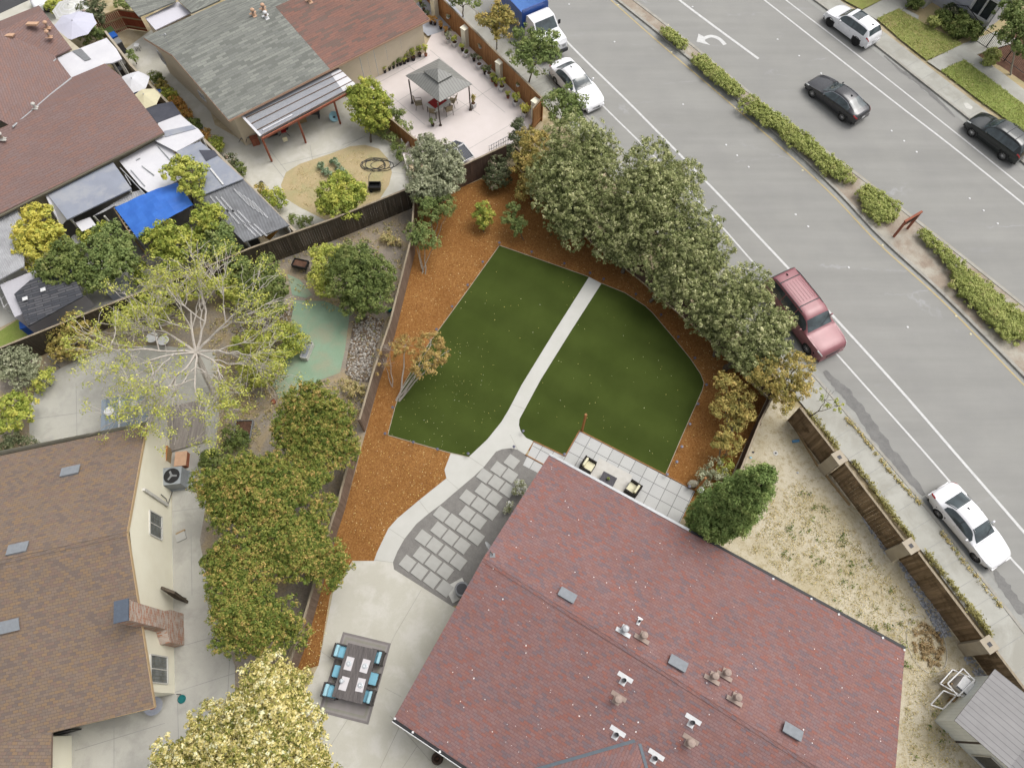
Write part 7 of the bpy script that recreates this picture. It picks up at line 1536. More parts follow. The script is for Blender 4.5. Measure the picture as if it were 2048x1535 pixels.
p = P(876, 1515); o = thing('clay_urn', 'dark round urn under the gutter at the bottom left corner of the red roof', 'pot', p); m = MB(); m.lathe(p, [(.14, 0), (.26, .15), (.28, .3), (.2, .45), (.22, .5), (.16, .5), (.12, .3), (.001, .25)], 18); build(m, 'urn', plain('dark_clay', S(84, 66, 58), .7), o, smooth=True); m = MB(); m.lathe(p + Vector((0, 0, .27)), [(.11, 0), (.001, .01)], 12); build(m, 'soil', G('brownmulch'), o)

# ---------------- pink patio: gazebo, table, chairs, pots
gz = [P(811, 151, 2.2), P(878, 117, 2.2), P(944, 168, 2.2), P(879, 204, 2.2)]
gc = sum(gz, Vector()) / 4; gzb = thing('gazebo', 'hardtop gazebo with a ribbed grey two-tier roof on the pink patio', 'gazebo', (gc.x, gc.y, .16))
apx = Vector((gc.x, gc.y, 2.95)); m = MB()
ring = [q.lerp(apx, .62) for q in gz]
for i in range(4): a, b = gz[i], gz[(i + 1) % 4]; m.slab([a, b, ring[(i + 1) % 4], ring[i]], .04)
rfz = build(m, 'roof', G('gazroof'), gzb)
m = MB(); up_ = [q.lerp(apx, .56) + Vector((0, 0, .16)) for q in gz]; ap2 = apx + Vector((0, 0, .2))
for i in range(4): m.slab([up_[i], up_[(i + 1) % 4], ap2], .03)
build(m, 'upper_roof', G('gazroof'), gzb)
for u, v in ((825, 206), (881, 251), (941, 220), (854, 208)):
    b = P(u, v) if (u, v) != (854, 208) else None
    q = P(u, v, .16) if b else Vector((gz[0].x * .0, 0, 0))
    if not b:
        f_ = [P(825, 206), P(881, 251), P(941, 220)]; q = f_[0] + f_[2] - f_[1]
    m = MB(); m.beam((q.x, q.y, .16), (q.x, q.y, 2.2), .09, .09); m.box((q.x, q.y, .175), (.2, .2, .03)); build(m, 'post', G('bronze'), gzb)
m = MB()
for i in range(4): a, b = inset(gz, .2)[i], inset(gz, .2)[(i + 1) % 4]; m.beam((a.x, a.y, 2.12), (b.x, b.y, 2.12), .08, .1)
build(m, 'ring_beam', G('bronze'), gzb)
tz = .9; tq = P(876, 205, tz); o = thing('patio_table', 'white cloth covered table under the grey gazebo', 'table', (tq.x, tq.y, .16)); gr = dirw((825, 206), (881, 251))
m = MB(); m.box((tq.x, tq.y, .86), (1.1, 1.5, .04), gr); build(m, 'tabletop', G('offwhite'), o)
for sx in (-1, 1):
    for sy in (-1, 1):
        q = Vector((tq.x + cos(gr) * sx * .45 - sin(gr) * sy * .65, tq.y + sin(gr) * sx * .45 + cos(gr) * sy * .65, 0)); m = MB(); m.box((q.x, q.y, .5), (.05, .05, .68)); build(m, 'leg', G('bronze'), o)
m = MB(); m.box((tq.x - .05, tq.y + .1, .895), (.8, 1.1, .02), gr); single(m, 'table_cloth', G('red'), 'red cloth lying on the white table under the gazebo', 'cloth')
pc_ = thing('patio_chair', 'tan sling patio chair left of the gazebo table', 'chair', (0, 0, 0), 'tan sling patio chairs')
m = MB(); m.box((0, 0, .42), (.48, .48, .03)); build(m, 'seat', G('sling'), pc_, local=True)
m = MB(); m.beam((-.22, 0, .45), (-.34, 0, .95), .48, .03); build(m, 'backrest', G('sling'), pc_, local=True)
for s_ in (1, -1):
    m = MB(); m.tube([(.24, s_ * .26, 0), (.24, s_ * .26, .42), (.2, s_ * .26, .64), (-.2, s_ * .26, .66), (-.34, s_ * .25, .95)], .016, 6); build(m, 'frame', G('bronze'), pc_, local=True)
    m = MB(); m.tube([(-.2, s_ * .25, .42), (-.28, s_ * .25, 0)], .016, 6); build(m, 'leg', G('bronze'), pc_, local=True)
for i, (u, v, rz, lab) in enumerate(((838, 210, .2, 'tan sling patio chair left of the gazebo table'), (868, 226, 1.3, 'tan sling patio chair just left of the front gazebo post'), (897, 222, 2.0, 'tan sling patio chair just right of the front gazebo post'), (905, 205, 2.8, 'tan sling patio chair half hidden under the right side of the gazebo'))):
    q = P(u, v, .4)
    if i == 0: pc_.location = (q.x, q.y, .16); pc_.rotation_euler = (0, 0, rz)
    else: dup(pc_, (q.x, q.y, .16), rz, lab)
def pot(u, v, kind, label, group, mat, r=.17, h=.3, pr=.25, ph=.5, flower=None, z=.16):
    p = P(u, v, z); o = thing('potted_plant', label, 'potted plant', (p.x, p.y, z), group); m = MB()
    if kind == 'square': m.box((p.x, p.y, z + h / 2), (r * 1.5, r * 1.5, h), .8, 0, 1.35, 1.35)
    else: m.lathe((p.x, p.y, z), [(r * .75, 0), (r, h * .9), (r * 1.08, h * .9), (r * 1.08, h), (r * .9, h), (r * .85, h * .85)], 14)
    build(m, 'pot', G(mat), o)
    m = MB(); m.lathe((p.x, p.y, z + h - .03), [(r * .88, 0), (r * .88, .035 if kind == 'square' else .0), (.001, .036 if kind == 'square' else .001)], 10); build(m, 'soil', G('brownmulch'), o)
    m = MB()
    for k_ in range(3): m.tube([(p.x, p.y, z + h), (p.x + random.uniform(-.1, .1), p.y + random.uniform(-.1, .1), z + h + ph * .7)], .01, 4)
    build(m, 'stem', G('bark'), o)
    P_, N_, S_, T_ = clumps([(0, 0, h + ph * .65, pr, pr, ph * .42)], .05, .9, .1, 16)
    leaf_mesh('leaves', P_, N_, S_, T_, G(flower or 'green'), o)
wg = 'white square planters along the reddish fence'
for u, v, fl, lab, kd, mt, r, h, pr, ph in (
 (897, 85, 'olive', 'white planter furthest up the reddish fence', 'square', 'white', .17, .34, .22, .45), (910, 92, 'lime', 'white planter just left of the second cream pilaster', 'square', 'white', .19, .34, .24, .45), (933, 113, 'bushg', 'white planter with dark soil below the second cream pilaster', 'square', 'white', .2, .36, .1, .2),
 (959, 136, 'shrubd', 'white planter with a red rose, fourth along the reddish fence', 'square', 'white', .2, .36, .16, .6), (979, 154, 'shrubd', 'white planter with a pink rose left of the middle pilaster', 'square', 'white', .2, .36, .16, .6), (1004, 181, 'lime', 'white planter with a small yellow tree beside the middle pilaster', 'square', 'white', .21, .38, .2, .65),
 (1032, 210, 'lime', 'white planter with a loose bush near the patio corner', 'square', 'white', .2, .36, .28, .6), (1050, 232, 'yellow', 'white planter with a bright yellow bush in the patio corner', 'square', 'white', .2, .36, .34, .55), (947, 214, 'oaky', 'white planter with a little tree at the right gazebo post', 'square', 'white', .18, .34, .14, .7)):
    pot(u, v, kd, lab, wg, mt, r, h, pr, ph, fl)
for i, (u, v, fl, lab) in enumerate(((862, 48, 'orange', 'dark potted plant by the roof corner'), (870, 50, 'orange', 'orange leaved potted plant on the pale blue strip'), (882, 58, 'orange', 'second orange leaved potted plant on the pale blue strip'), (892, 68, 'orange', 'orange leaved potted plant before the first white planter'), (855, 35, 'shrubd', 'dark potted plant in the narrow side passage'), (848, 22, 'shrubd', 'dark potted plant deep in the side passage'), (842, 10, 'lime', 'bright potted plant at the top of the side passage'), (925, 102, 'lime', 'black pot with a yellow-green plant at the second pilaster'), (948, 122, 'shrubd', 'dark leafy pot between two white planters'), (970, 148, 'bushg', 'leafy pot between the two rose planters'), (990, 168, 'bushg', 'leafy pot left of the middle pilaster'), (866, 252, 'green', 'tiny plant at the foot of the front gazebo post'))):
    pot(u, v, 'round', lab, 'dark pots along the reddish fence', 'black', .12, .2, .2, .4, fl)
for u, v, lab in ((985, 163, 'terracotta pot with yellow flowers under the middle pilaster'), (992, 172, 'terracotta pot next to the middle pilaster foot'), (1016, 196, 'small terracotta pot between the last white planters'), (852, 112, 'terracotta pot with a spiky plant at the house corner')):
    pot(u, v, 'round', lab, 'terracotta pots on the pink patio', 'terra', .12, .2, .16, .45 if u > 900 else .8, 'lime')
for i, (u, v, ph, fl) in enumerate(((770, 145, .3, 'lime'), (779, 140, .12, 'bushg'), (787, 136, .25, 'bushg'), (794, 132, .35, 'bushg'), (801, 130, .35, 'green'), (809, 127, .25, 'lime'), (816, 123, .55, 'citrus'), (827, 120, .8, 'citrus'), (840, 113, .55, 'citrus'))):
    pot(u, v, 'round', ['first black pot right of the sliding door, with a yellow plant', 'second black pot from the sliding door, nearly bare', 'third black pot from the sliding door', 'black pot under the left side of the white window', 'black pot under the middle of the white window', 'small black pot under the right side of the white window', 'black pot with a leafy plant right of the white window', 'big black pot with tall bright leaves against the beige wall', 'last black pot before the terracotta one at the house corner'][i], 'black pots along the beige wall', 'black', .14 if i != 7 else .18, .26, .17, ph, fl)
for u, v, lab, fl in ((896, 33, 'white basket of pale flowers hanging high on the reddish fence', 'rosew'), (961, 92, 'white flower basket hanging in the middle of the reddish fence', 'rosew'), (1036, 169, 'small empty white basket hanging on the reddish fence', 'bushg')):
    p = P(u, v, 1.2); o = thing('hanging_basket', lab, 'hanging basket', (p.x, p.y, 1.1), 'baskets hanging on the reddish fence'); m = MB(); m.lathe((p.x, p.y, 1.0), [(.05, 0), (.13, .08), (.15, .16), (.12, .16), (.001, .12)], 12); build(m, 'basket', G('white'), o)
    P_, N_, S_, T_ = clumps([(0, 0, .12, .15, .15, .1)], .04, .8 if u != 1036 else .2, .08, 14); leaf_mesh('flowers', P_, N_, S_, T_, G(fl), o)
# black tubs of panels leaning on the chocolate fence
ps = [P(886, 298, .9), P(905, 282, .9), P(930, 288, .9), P(946, 312, .5), P(911, 331, .5)]
o = thing('panel_frame', 'white framed dark ribbed panels lying beside the olive tree on the pink patio', 'panels', P(915, 310, .16))
q4 = [P(897, 305, 1.0), P(928, 288, 1.0), P(948, 313, .6), P(911, 332, .6)]; q3 = [P(884, 296, .6), P(911, 281, .6), P(928, 287, 1.0), P(897, 304, 1.0)]
for q in (q4, q3):
    m = MB(); m.slab(q, .04); pn = build(m, 'panel', G('solar'), o); m = MB()
    for i in range(4): m.beam(q[i] + Vector((0, 0, .02)), q[(i + 1) % 4] + Vector((0, 0, .02)), .05, .05)
    m.beam(q[0].lerp(q[1], .5) + Vector((0, 0, .02)), q[3].lerp(q[2], .5) + Vector((0, 0, .02)), .05, .05); build(m, 'frame', G('white'), pn)
m = MB()
for q in (q4[2], q4[3]): m.beam((q.x, q.y, .16), (q.x, q.y, q.z - .05), .05, .05)
for q in (q3[0], q3[1]): m.beam((q.x, q.y, .16), (q.x, q.y, q.z - .05), .05, .05)
build(m, 'support', G('white'), o)

# ---------------- concrete court of the beige house
def clutter(nm, lab, cat, u, v, parts, z=0): 
    p = P(u, v, z); o = thing(nm, lab, cat, (p.x, p.y, z))
    for pn_, kind, args, mt in parts:
        m = MB(); getattr(m, kind)(*args); build(m, pn_, G(mt), o, local=True)
    return o
clutter('round_tub', 'pale blue round tub leaning against the third patio post', 'tub', 668, 236, [('tub', 'lathe', ((0, 0, .05), [(.2, 0), (.34, .1), (.36, .3), (.3, .3), (.001, .12)], 20, 0, (.3, -.5, .8)), 'cushl'), ('stand', 'box', ((0, 0, .1), (.3, .3, .2)), 'dark')])
clutter('patio_heater_table', 'dark folding table with red and yellow cloths under the patio cover', 'table', 570, 268, [('tabletop', 'box', ((0, 0, .7), (.9, .6, .04)), 'dark'), ('leg', 'tube', ([(-.4, -.25, 0), (.4, .25, .7)], .02, 5), 'dark'), ('leg', 'tube', ([(.4, -.25, 0), (-.4, .25, .7)], .02, 5), 'dark')])
m = MB(); p = P(567, 262, .75); m.box((p.x, p.y, .75), (.35, .28, .06), .4); single(m, 'cloth', G('red'), 'red cloth on the dark table under the patio cover', 'cloth')
m = MB(); p = P(570, 272, .6); m.box((p.x, p.y - .2, .5), (.32, .05, .35), .4); single(m, 'cloth', G('umby'), 'yellow cloth hanging off the dark table under the patio cover', 'cloth')
clutter('bench', 'dark bench in the shade by the second patio post', 'bench', 625, 235, [('seat', 'box', ((0, 0, .45), (1.2, .4, .05)), 'dark'), ('leg', 'box', ((-.5, 0, .21), (.06, .35, .43)), 'dark'), ('leg', 'box', ((.5, 0, .21), (.06, .35, .43)), 'dark')])
clutter('storage_box', 'tan box near the second patio post', 'box', 606, 242, [('box', 'box', ((0, 0, .25), (.5, .4, .5), .4), 'skin'), ('lid', 'box', ((0, 0, .52), (.54, .44, .04), .4), 'skin')])
clutter('barbecue', 'black covered barbecue under the patio cover', 'barbecue', 545, 272, [('body', 'box', ((0, 0, .5), (.8, .5, .6), .4), 'black'), ('lid', 'ell', ((0, 0, .85), (.4, .26, .2)), 'dark'), ('side_shelf', 'box', ((.55, .1, .75), (.3, .4, .03), .4), 'grey')])
clutter('wooden_crate', 'reddish wooden crate beside the first patio post', 'crate', 513, 288, [('crate', 'box', ((0, 0, .3), (.5, .35, .6), .4), 'rust'), ('lid', 'box', ((0, 0, .62), (.55, .4, .03), .4), 'rust')])
clutter('wheelbarrow', 'green and grey wheelbarrow leaning by the wall corner', 'wheelbarrow', 495, 278, [('tray', 'box', ((0, 0, .5), (.5, .9, .25), .3, 0, 1.2, 1.2), 'grey'), ('handle', 'tube', ([(-.2, -.4, .5), (-.25, -.9, .6)], .02, 5), 'dark'), ('handle', 'tube', ([(.2, -.4, .5), (.25, -.9, .6)], .02, 5), 'dark'), ('wheel', 'lathe', ((0, .55, .2), [(.18, -.04), (.2, 0), (.18, .04)], 14, 0, (1, 0, 0)), 'rubber')])
clutter('ball', 'black ball on the old concrete by the corrugated roof', 'ball', 524, 368, [('ball', 'ell', ((0, 0, .13), .13, 14, 9), 'black'), ('valve', 'box', ((0, 0, .26), (.02, .02, .01)), 'grey')])
clutter('folded_chair', 'white metal A-frame by the end of the low reddish fence', 'frame', 806, 300, [('leg', 'tube', ([(-.1, .3, 0), (0, .1, .95)], .025, 5), 'white'), ('leg', 'tube', ([(.35, -.25, 0), (0, .1, .95)], .025, 5), 'white'), ('bar', 'tube', ([(-.03, .2, .4), (.12, -.0, .6)], .02, 5), 'white')])
# hose and cart on the dry lawn
c = P(752, 330); pts = []
for k in range(90):
    t = k * .36; r = .3 + .28 * abs(sin(k * .11)); pts.append(c + Vector((cos(t) * r * 1.7 + .3 * sin(k * .07), sin(t) * r + .12 * cos(k * .13), .035 + .02 * (k % 3))))
pts += [P(770, 338, .03), P(790, 333, .03), P(806, 320, .03)]
m = MB(); m.tube(pts, .02, 5); m.tube([P(743, 345, .03), P(738, 352, .03), P(737, 372, .03)], .02, 5); single(m, 'garden_hose', G('dark'), 'tangled black garden hose lying on the dry oval lawn', 'hose')
p = P(751, 378); o = thing('garden_cart', 'black plastic tub cart beside the orange tree', 'cart', p)
m = MB()
for s_, cc in (((.04, .5, .3), (-.38, 0, .3)), ((.04, .5, .3), (.38, 0, .3)), ((.8, .04, .3), (0, .25, .3)), ((.8, .04, .3), (0, -.25, .3)), ((.76, .46, .03), (0, 0, .17))): m.box((p.x + cc[0], p.y + cc[1], cc[2]), s_)
build(m, 'tub', G('black'), o)
for s_ in (1, -1): m = MB(); m.lathe((p.x - .25, p.y + s_ * .3, .12), [(.1, -.03), (.12, 0), (.1, .03)], 12, axis=(0, 1, 0)); build(m, 'wheel', G('rubber'), o)
# ---------------- stony yard things
p = P(605, 537); o = thing('wheelbarrow', 'black wheelbarrow full of twigs beside the dark round tree', 'wheelbarrow', p); rz = -.25
def lp(x, y, z): return (p.x + x * cos(rz) - y * sin(rz), p.y + x * sin(rz) + y * cos(rz), z)
m = MB()
m.box(lp(0, .27, .5), (.95, .04, .26), rz); m.box(lp(0, -.27, .5), (.95, .04, .26), rz); m.box(lp(-.46, 0, .5), (.04, .5, .26), rz); m.box(lp(.46, 0, .5), (.04, .5, .26), rz); m.box(lp(0, 0, .38), (.9, .5, .03), rz); build(m, 'tray', G('black'), o)
m = MB(); m.box(lp(0, 0, .5), (.84, .46, .1), rz); build(m, 'twigs', G('brownmulch'), o)
for s_ in (1, -1): m = MB(); m.tube([lp(.3, s_ * .2, .36), lp(.35, s_ * .25, .02)], .02, 5); m.tube([lp(.4, s_ * .22, .42), lp(.85, s_ * .28, .55)], .02, 5); build(m, 'handle', G('dark'), o)
m = MB(); m.lathe(lp(-.5, 0, .18), [(.16, -.04), (.18, 0), (.16, .04)], 14, axis=(sin(-rz), cos(rz), 0)); build(m, 'wheel', G('rubber'), o)
p = P(616, 705); o = thing('planter_box', 'long white edged planter box beside the olive bush on the green carpet', 'planter', p); rz = dirw((608, 722), (623, 686))
def lp2(x, y, z): return (p.x + x * cos(rz) - y * sin(rz), p.y + x * sin(rz) + y * cos(rz), z)
m = MB(); m.box(lp2(0, .2, .2), (1.1, .03, .4), rz); m.box(lp2(0, -.2, .2), (1.1, .03, .4), rz); m.box(lp2(.55, 0, .2), (.03, .37, .4), rz); m.box(lp2(-.55, 0, .2), (.03, .37, .4), rz); build(m, 'box', G('offwhite'), o)
m = MB(); m.box(lp2(0, 0, .25), (1.07, .37, .02), rz); build(m, 'soil', G('greyroof'), o)
for u, v, lab in ((788, 558, 'teal ball against the upper part of the left fence'), (780, 622, 'teal bucket behind the left fence next to the pebble bed')): clutter('garden_ball', lab, 'ball', u, v, [('ball', 'ell', ((0, 0, .15), .15, 14, 9), 'teal'), ('cap', 'box', ((0, 0, .3), (.05, .05, .02)), 'dark')])
clutter('stepping_disc', 'brown round disc on the green carpet near the ochre trees', 'disc', 548, 803, [('disc', 'lathe', ((0, 0, .02), [(.16, 0), (.17, .04), (.001, .045)], 18), 'terra'), ('rim', 'lathe', ((0, 0, .055), [(.15, 0), (.15, .02), (.12, .02), (.12, 0)], 18), 'brownmulch')])
p = P(493, 862); o = thing('raised_bed', 'small raised bed of bark with a grey frame left of the ochre trees', 'raised bed', p); m = MB()
cx_ = [P(474, 843), P(508, 842), P(501, 881), P(468, 885)]
for i in range(4): a, b = cx_[i], cx_[(i + 1) % 4]; m.beam(a + Vector((0, 0, .1)), b + Vector((0, 0, .1)), .05, .2)
build(m, 'frame', G('grey'), o); m = MB(); m.slab([q + Vector((0, 0, .12)) for q in cx_], .02); build(m, 'bark_fill', G('brownmulch'), o)
p = P(368, 918); clutter('cool_box', 'faded pink cooler box beside the cream wall', 'cooler', 368, 922, [('box', 'box', ((0, 0, .2), (.6, .8, .4), .1), 'terra'), ('lid', 'box', ((0, 0, .43), (.64, .84, .06), .1), 'salmon')])
MT['pinkp'] = plain('faded_pink', S(216, 150, 142), .6)
clutter('wooden_crate', 'brown crate standing against the cream wall above the air conditioner', 'crate', 336, 915, [('box', 'box', ((0, 0, .3), (.4, .9, .6), .1), 'skin'), ('shelf', 'box', ((0, 0, .62), (.44, .94, .03), .1), 'cedar')])
clutter('stone_step', 'pale square slab with a tan edge on the path under the gable window', 'slab', 362, 1072, [('slab', 'box', ((0, 0, .04), (.5, .5, .08), .5), 'stone'), ('edge', 'box', ((-.05, .22, .06), (.5, .08, .06), .5), 'skin')])
clutter('round_chair', 'grey-blue saucer seat under the lower left corner of the brown roof', 'seat', 314, 1412, [('dish', 'lathe', ((0, 0, .3), [(.05, 0), (.3, .08), (.42, .22), (.4, .22), (.001, .05)], 20, 0, (.2, .1, 1)), 'greyroof'), ('stand', 'lathe', ((0, 0, 0), [(.2, 0), (.18, .3)], 12), 'dark'), ('cushion', 'box', ((-.1, 0, .42), (.3, .3, .08), .4), 'red')])
clutter('doormat_frame', 'black framed panel leaning by the recess of the brown roofed house', 'panel', 144, 1462, [('panel', 'box', ((0, 0, .5), (.9, .06, 1.0), .25), 'black'), ('rail', 'box', ((0, -.05, 1.0), (.95, .04, .05), .25), 'dark')])
clutter('wall_lamp', 'small round floodlight on the brick chimney shoulder', 'lamp', 322, 1277, [('housing', 'lathe', ((0, 0, 2.1), [(.1, 0), (.12, .1), (.1, .16), (.001, .17)], 14), 'ventg'), ('bracket', 'box', ((0, 0, 2.05), (.06, .06, .1)), 'dark')]) if False else None
clutter('garden_tap', 'little standpipe and hose coil at the corner of the cream house', 'tap', 362, 1388, [('pipe', 'tube', ([(0, 0, 0), (0, 0, .5)], .02, 6), 'dark'), ('coil', 'lathe', ((.1, -.2, .03), [(.16, 0), (.2, .03), (.16, .06), (.12, .03)], 16), 'teal')])
clutter('red_umbrella', 'white parasol seat pair beneath the half-bare tree', 'seat', 318, 682, [('seat', 'lathe', ((-.2, 0, .45), [(.32, 0), (.36, .03), (.34, .05), (.001, .06)], 16), 'white'), ('leg', 'tube', ([(-.2, 0, 0), (-.2, 0, .45)], .03, 6), 'grey')])
clutter('metal_stool', 'white round stool beside its twin beneath the half-bare tree', 'stool', 330, 688, [('seat', 'lathe', ((.1, 0, .45), [(.3, 0), (.34, .03), (.32, .05), (.001, .06)], 16), 'white'), ('leg', 'tube', ([(.1, 0, 0), (.1, 0, .45)], .03, 6), 'grey')])
# blue-grey canopy behind the brown roof, wooden deck
o = thing('garden_canopy', 'blue grey ribbed canopy with white dishes touching the brown roof edge', 'canopy', P(238, 830)); q = [P(203, 800, 2.0), P(240, 790, 2.3), P(296, 788, 2.0), P(296, 862, 2.0), P(238, 880, 2.3), P(200, 880, 2.0)]
m = MB(); m.slab([q[0], q[1], q[4], q[5]], .04); m.slab([q[1], q[2], q[3], q[4]], .04); build(m, 'roof', G('bluemetal'), o); m = MB(); m.beam(q[1] + Vector((0, 0, .02)), q[4] + Vector((0, 0, .02)), .1, .04); build(m, 'ridge', G('white'), o)
for s_ in (q[0], q[2], q[3], q[5]): m = MB(); m.beam((s_.x, s_.y, 0), (s_.x, s_.y, s_.z - .04), .08, .08); build(m, 'post', G('offwhite'), o)
for u, v, lab in ((218, 822, 'white round dish on the left slope of the blue grey canopy'), (268, 811, 'white oval tray on the right slope of the blue grey canopy')): p = P(u, v, 2.22); m = MB(); m.lathe((p.x, p.y, 2.2), [(.2, 0), (.26, .04), (.22, .05), (.001, .03)], 18); single(m, 'white_tray', G('white'), lab, 'tray')
m = MB(); dk = [P(335, 815), P(410, 800), P(412, 885), P(340, 905)]; n = 26
for k in range(n):
    a, b = dk[0].lerp(dk[3], (k + .5) / n), dk[1].lerp(dk[2], (k + .5) / n); m.beam(a + Vector((0, 0, .12)), b + Vector((0, 0, .12)), .1, .04)
single(m, 'wooden_deck', wood('silvery_deck', S(172, 164, 156), S(156, 148, 142), .1), 'weathered slatted deck beside the cream wall, under the half-bare tree', 'deck')
m = MB(); a, b = P(340, 880), P(340, 915); m.beam(P(96, 712, 1.6), P(120, 735, 0), .06, .06); single(m, 'clothes_pole', G('grey'), 'grey pole leaning by the ragged olive bush', 'pole')
# ---------------- top-left clutter
def umbrella(u, v, z, r, mat, lab, n=8, rz=0, flat=.35):
    c = P(u, v, z); o = thing('parasol', lab, 'parasol', (c.x, c.y, 0), 'parasols beside the maroon roofed house'); m = MB(); V = [(c.x, c.y, z + flat)]
    for k in range(n): t = 2 * pi * k / n + rz; V.append((c.x + r * cos(t), c.y + r * sin(t), z))
    for k in range(n): t = 2 * pi * (k + .5) / n + rz; V.append((c.x + r * .9 * cos(t), c.y + r * .9 * sin(t), z + .01))
    F = []
    for k in range(n): F += [(0, 1 + k, n + 1 + k), (0, n + 1 + k, 1 + (k + 1) % n)]
    m.add(V, F); cn = build(m, 'canopy', G(mat), o)
    if mat == 'umbs':
        for j in range(3):
            m = MB(); f0, f1 = .3 + .24 * j, .38 + .24 * j; V = []
            for k in range(n):
                t = 2 * pi * k / n + rz
                for f in (f0, f1): V.append((c.x + r * f * cos(t), c.y + r * f * sin(t), z + flat * (1 - f) + .012))
            m.add(V, [(2 * k, 2 * k + 1, (2 * k + 3) % (2 * n), (2 * k + 2) % (2 * n)) for k in range(n)]); build(m, 'stripe', G('white'), cn)
    m = MB(); m.tube([(c.x, c.y, 0), (c.x, c.y, z + flat + .08)], .03, 8); build(m, 'pole', G('ltgrey'), o)
    m = MB()
    for k in range(n): t = 2 * pi * k / n + rz; m.tube([(c.x, c.y, z + flat - .06), (c.x + r * cos(t) * .97, c.y + r * sin(t) * .97, z - .025)], .012, 4)
    build(m, 'ribs', G('grey'), o)
umbrella(142, 18, 2.2, 1.35, 'umbs', 'cream striped octagonal parasol near the top edge', 8, .2); umbrella(150, 50, 2.3, 1.55, 'umbl', 'lilac white octagonal parasol below the striped one', 8, .1)
umbrella(268, 165, 2.2, 1.1, 'umbw', 'white parasol squeezed against the maroon roof edge', 6, .5); umbrella(292, 197, 2.2, 1.0, 'umby', 'pale yellow parasol squeezed against the maroon roof edge', 7, .3)
def bin_(u, v, mat, lid, lab):
    p = P(u, v, 1.0); o = thing('wheelie_bin', lab, 'wheelie bin', (p.x, p.y, 0), 'wheelie bins by the red gate'); m = MB(); m.box((p.x, p.y, .48), (.46, .5, .9), .7, 0, 1.18, 1.18); build(m, 'body', G(mat), o); m = MB(); m.box((p.x, p.y, .97), (.6, .64, .07), .7); build(m, 'lid', G(lid), o)
    for s_ in (1, -1): m = MB(); m.lathe((p.x + .2 * s_, p.y + .2, .12), [(.1, -.03), (.12, 0), (.1, .03)], 12, axis=(1, .8, 0)); build(m, 'wheel', G('rubber'), o)
bin_(218, 60, 'green', 'green', 'green wheelie bin beside the red double gate'); bin_(224, 70, 'blue', 'blue', 'blue wheelie bin between the green and grey bins'); bin_(233, 82, 'dark', 'grey', 'dark grey wheelie bin at the end of the bin row')
clutter('plastic_stool', 'small white plastic stool on the alley concrete', 'stool', 278, 100, [('seat', 'box', ((0, 0, .42), (.34, .34, .03)), 'white'), ('leg', 'tube', ([(-.14, -.14, 0), (-.12, -.12, .42)], .02, 5), 'grey'), ('leg', 'tube', ([(.14, -.14, 0), (.12, -.12, .42)], .02, 5), 'grey'), ('leg', 'tube', ([(-.14, .14, 0), (-.12, .12, .42)], .02, 5), 'grey'), ('leg', 'tube', ([(.14, .14, 0), (.12, .12, .42)], .02, 5), 'grey')])
for u, v, mt, nm, lab in ((237, 136, 'dark', 'metal_shelf', 'dark metal shelving in the gap below the bright white roof'), (255, 140, 'offwhite', 'storage_tub', 'white tub in the junk strip beside the maroon roof'), (247, 152, 'dark', 'storage_tub', 'dark tub in the junk strip beside the maroon roof'), (274, 183, 'blue', 'storage_tub', 'blue tub between the white and yellow parasols'), (322, 197, 'blue', 'storage_tub', 'blue tub right of the pale yellow parasol'), (313, 206, 'terra', 'storage_tub', 'orange box below the pale yellow parasol'), (240, 128, 'grey', 'storage_tub', 'grey bin beside the dark metal shelving')):
    clutter(nm, lab, 'storage', u, v, [('body', 'box', ((0, 0, .3), (.55, .4, .6), .6), mt), ('lid', 'box', ((0, 0, .63), (.6, .45, .05), .6), mt)])
# blue tarpaulin tent
o = thing('tarpaulin', 'bright blue tarpaulin stretched over poles in the crowded back yard', 'tarpaulin', P(310, 430)); n = 10
q = [P(229, 415, 2.0), P(356, 367, 2.2), P(387, 410, 2.1), P(275, 476, 1.9)]; pkp = P(318, 402, 2.6)
m = MB(); g_ = []
for i in range(n + 1):
    row = []
    for j in range(n + 1):
        a = q[0].lerp(q[1], i / n); b = q[3].lerp(q[2], i / n); p_ = a.lerp(b, j / n); dd = ((i / n - .62) ** 2 + (j / n - .42) ** 2) ** .5
        z = p_.z + .5 * max(0, 1 - dd / .7) + .02 * sin(i * 2.1 + j * .7) * (1 if 0 < i < n else 0) + .012 * sin(j * 3.3); sag = .06 * sin(pi * i / n) * (1 if j in (0, n) else 0)
        row.append((p_.x, p_.y, z)); 
    g_.append(row)
for i in range(n):
    for j in range(n): m.quad(g_[i][j], g_[i + 1][j], g_[i + 1][j + 1], g_[i][j + 1])
build(m, 'sheet', G('tarp'), o, smooth=True)
for s_ in q: m = MB(); m.beam((s_.x, s_.y, 0), (s_.x, s_.y, s_.z), .05, .05); build(m, 'pole', G('grey'), o)
o = thing('pergola_frame', 'pale wooden slat frame sticking out left of the blue tarpaulin', 'pergola', P(245, 455)); m = MB(); a0, a1, b0, b1 = P(224, 410, 1.8), P(262, 470, 1.8), P(240, 403, 1.8), P(285, 463, 1.8)
for k in range(9): m.beam(a0.lerp(a1, k / 8), b0.lerp(b1, k / 8), .06, .08)
build(m, 'slats', G('offwhite'), o); m = MB(); m.beam(a0, a1, .06, .1); m.beam(b0, b1, .06, .1); build(m, 'beam', G('skin'), o)
for s_ in (a0, a1, b0, b1): m = MB(); m.beam((s_.x, s_.y, 0), (s_.x, s_.y, 1.75), .07, .07); build(m, 'post', G('skin'), o)
clutter('white_table', 'small white table among the trees of the crowded yard', 'table', 165, 492, [('tabletop', 'lathe', ((0, 0, .68), [(.42, 0), (.44, .03), (.001, .035)], 8), 'white'), ('leg', 'tube', ([(0, 0, 0), (0, 0, .68)], .05, 8), 'grey')])
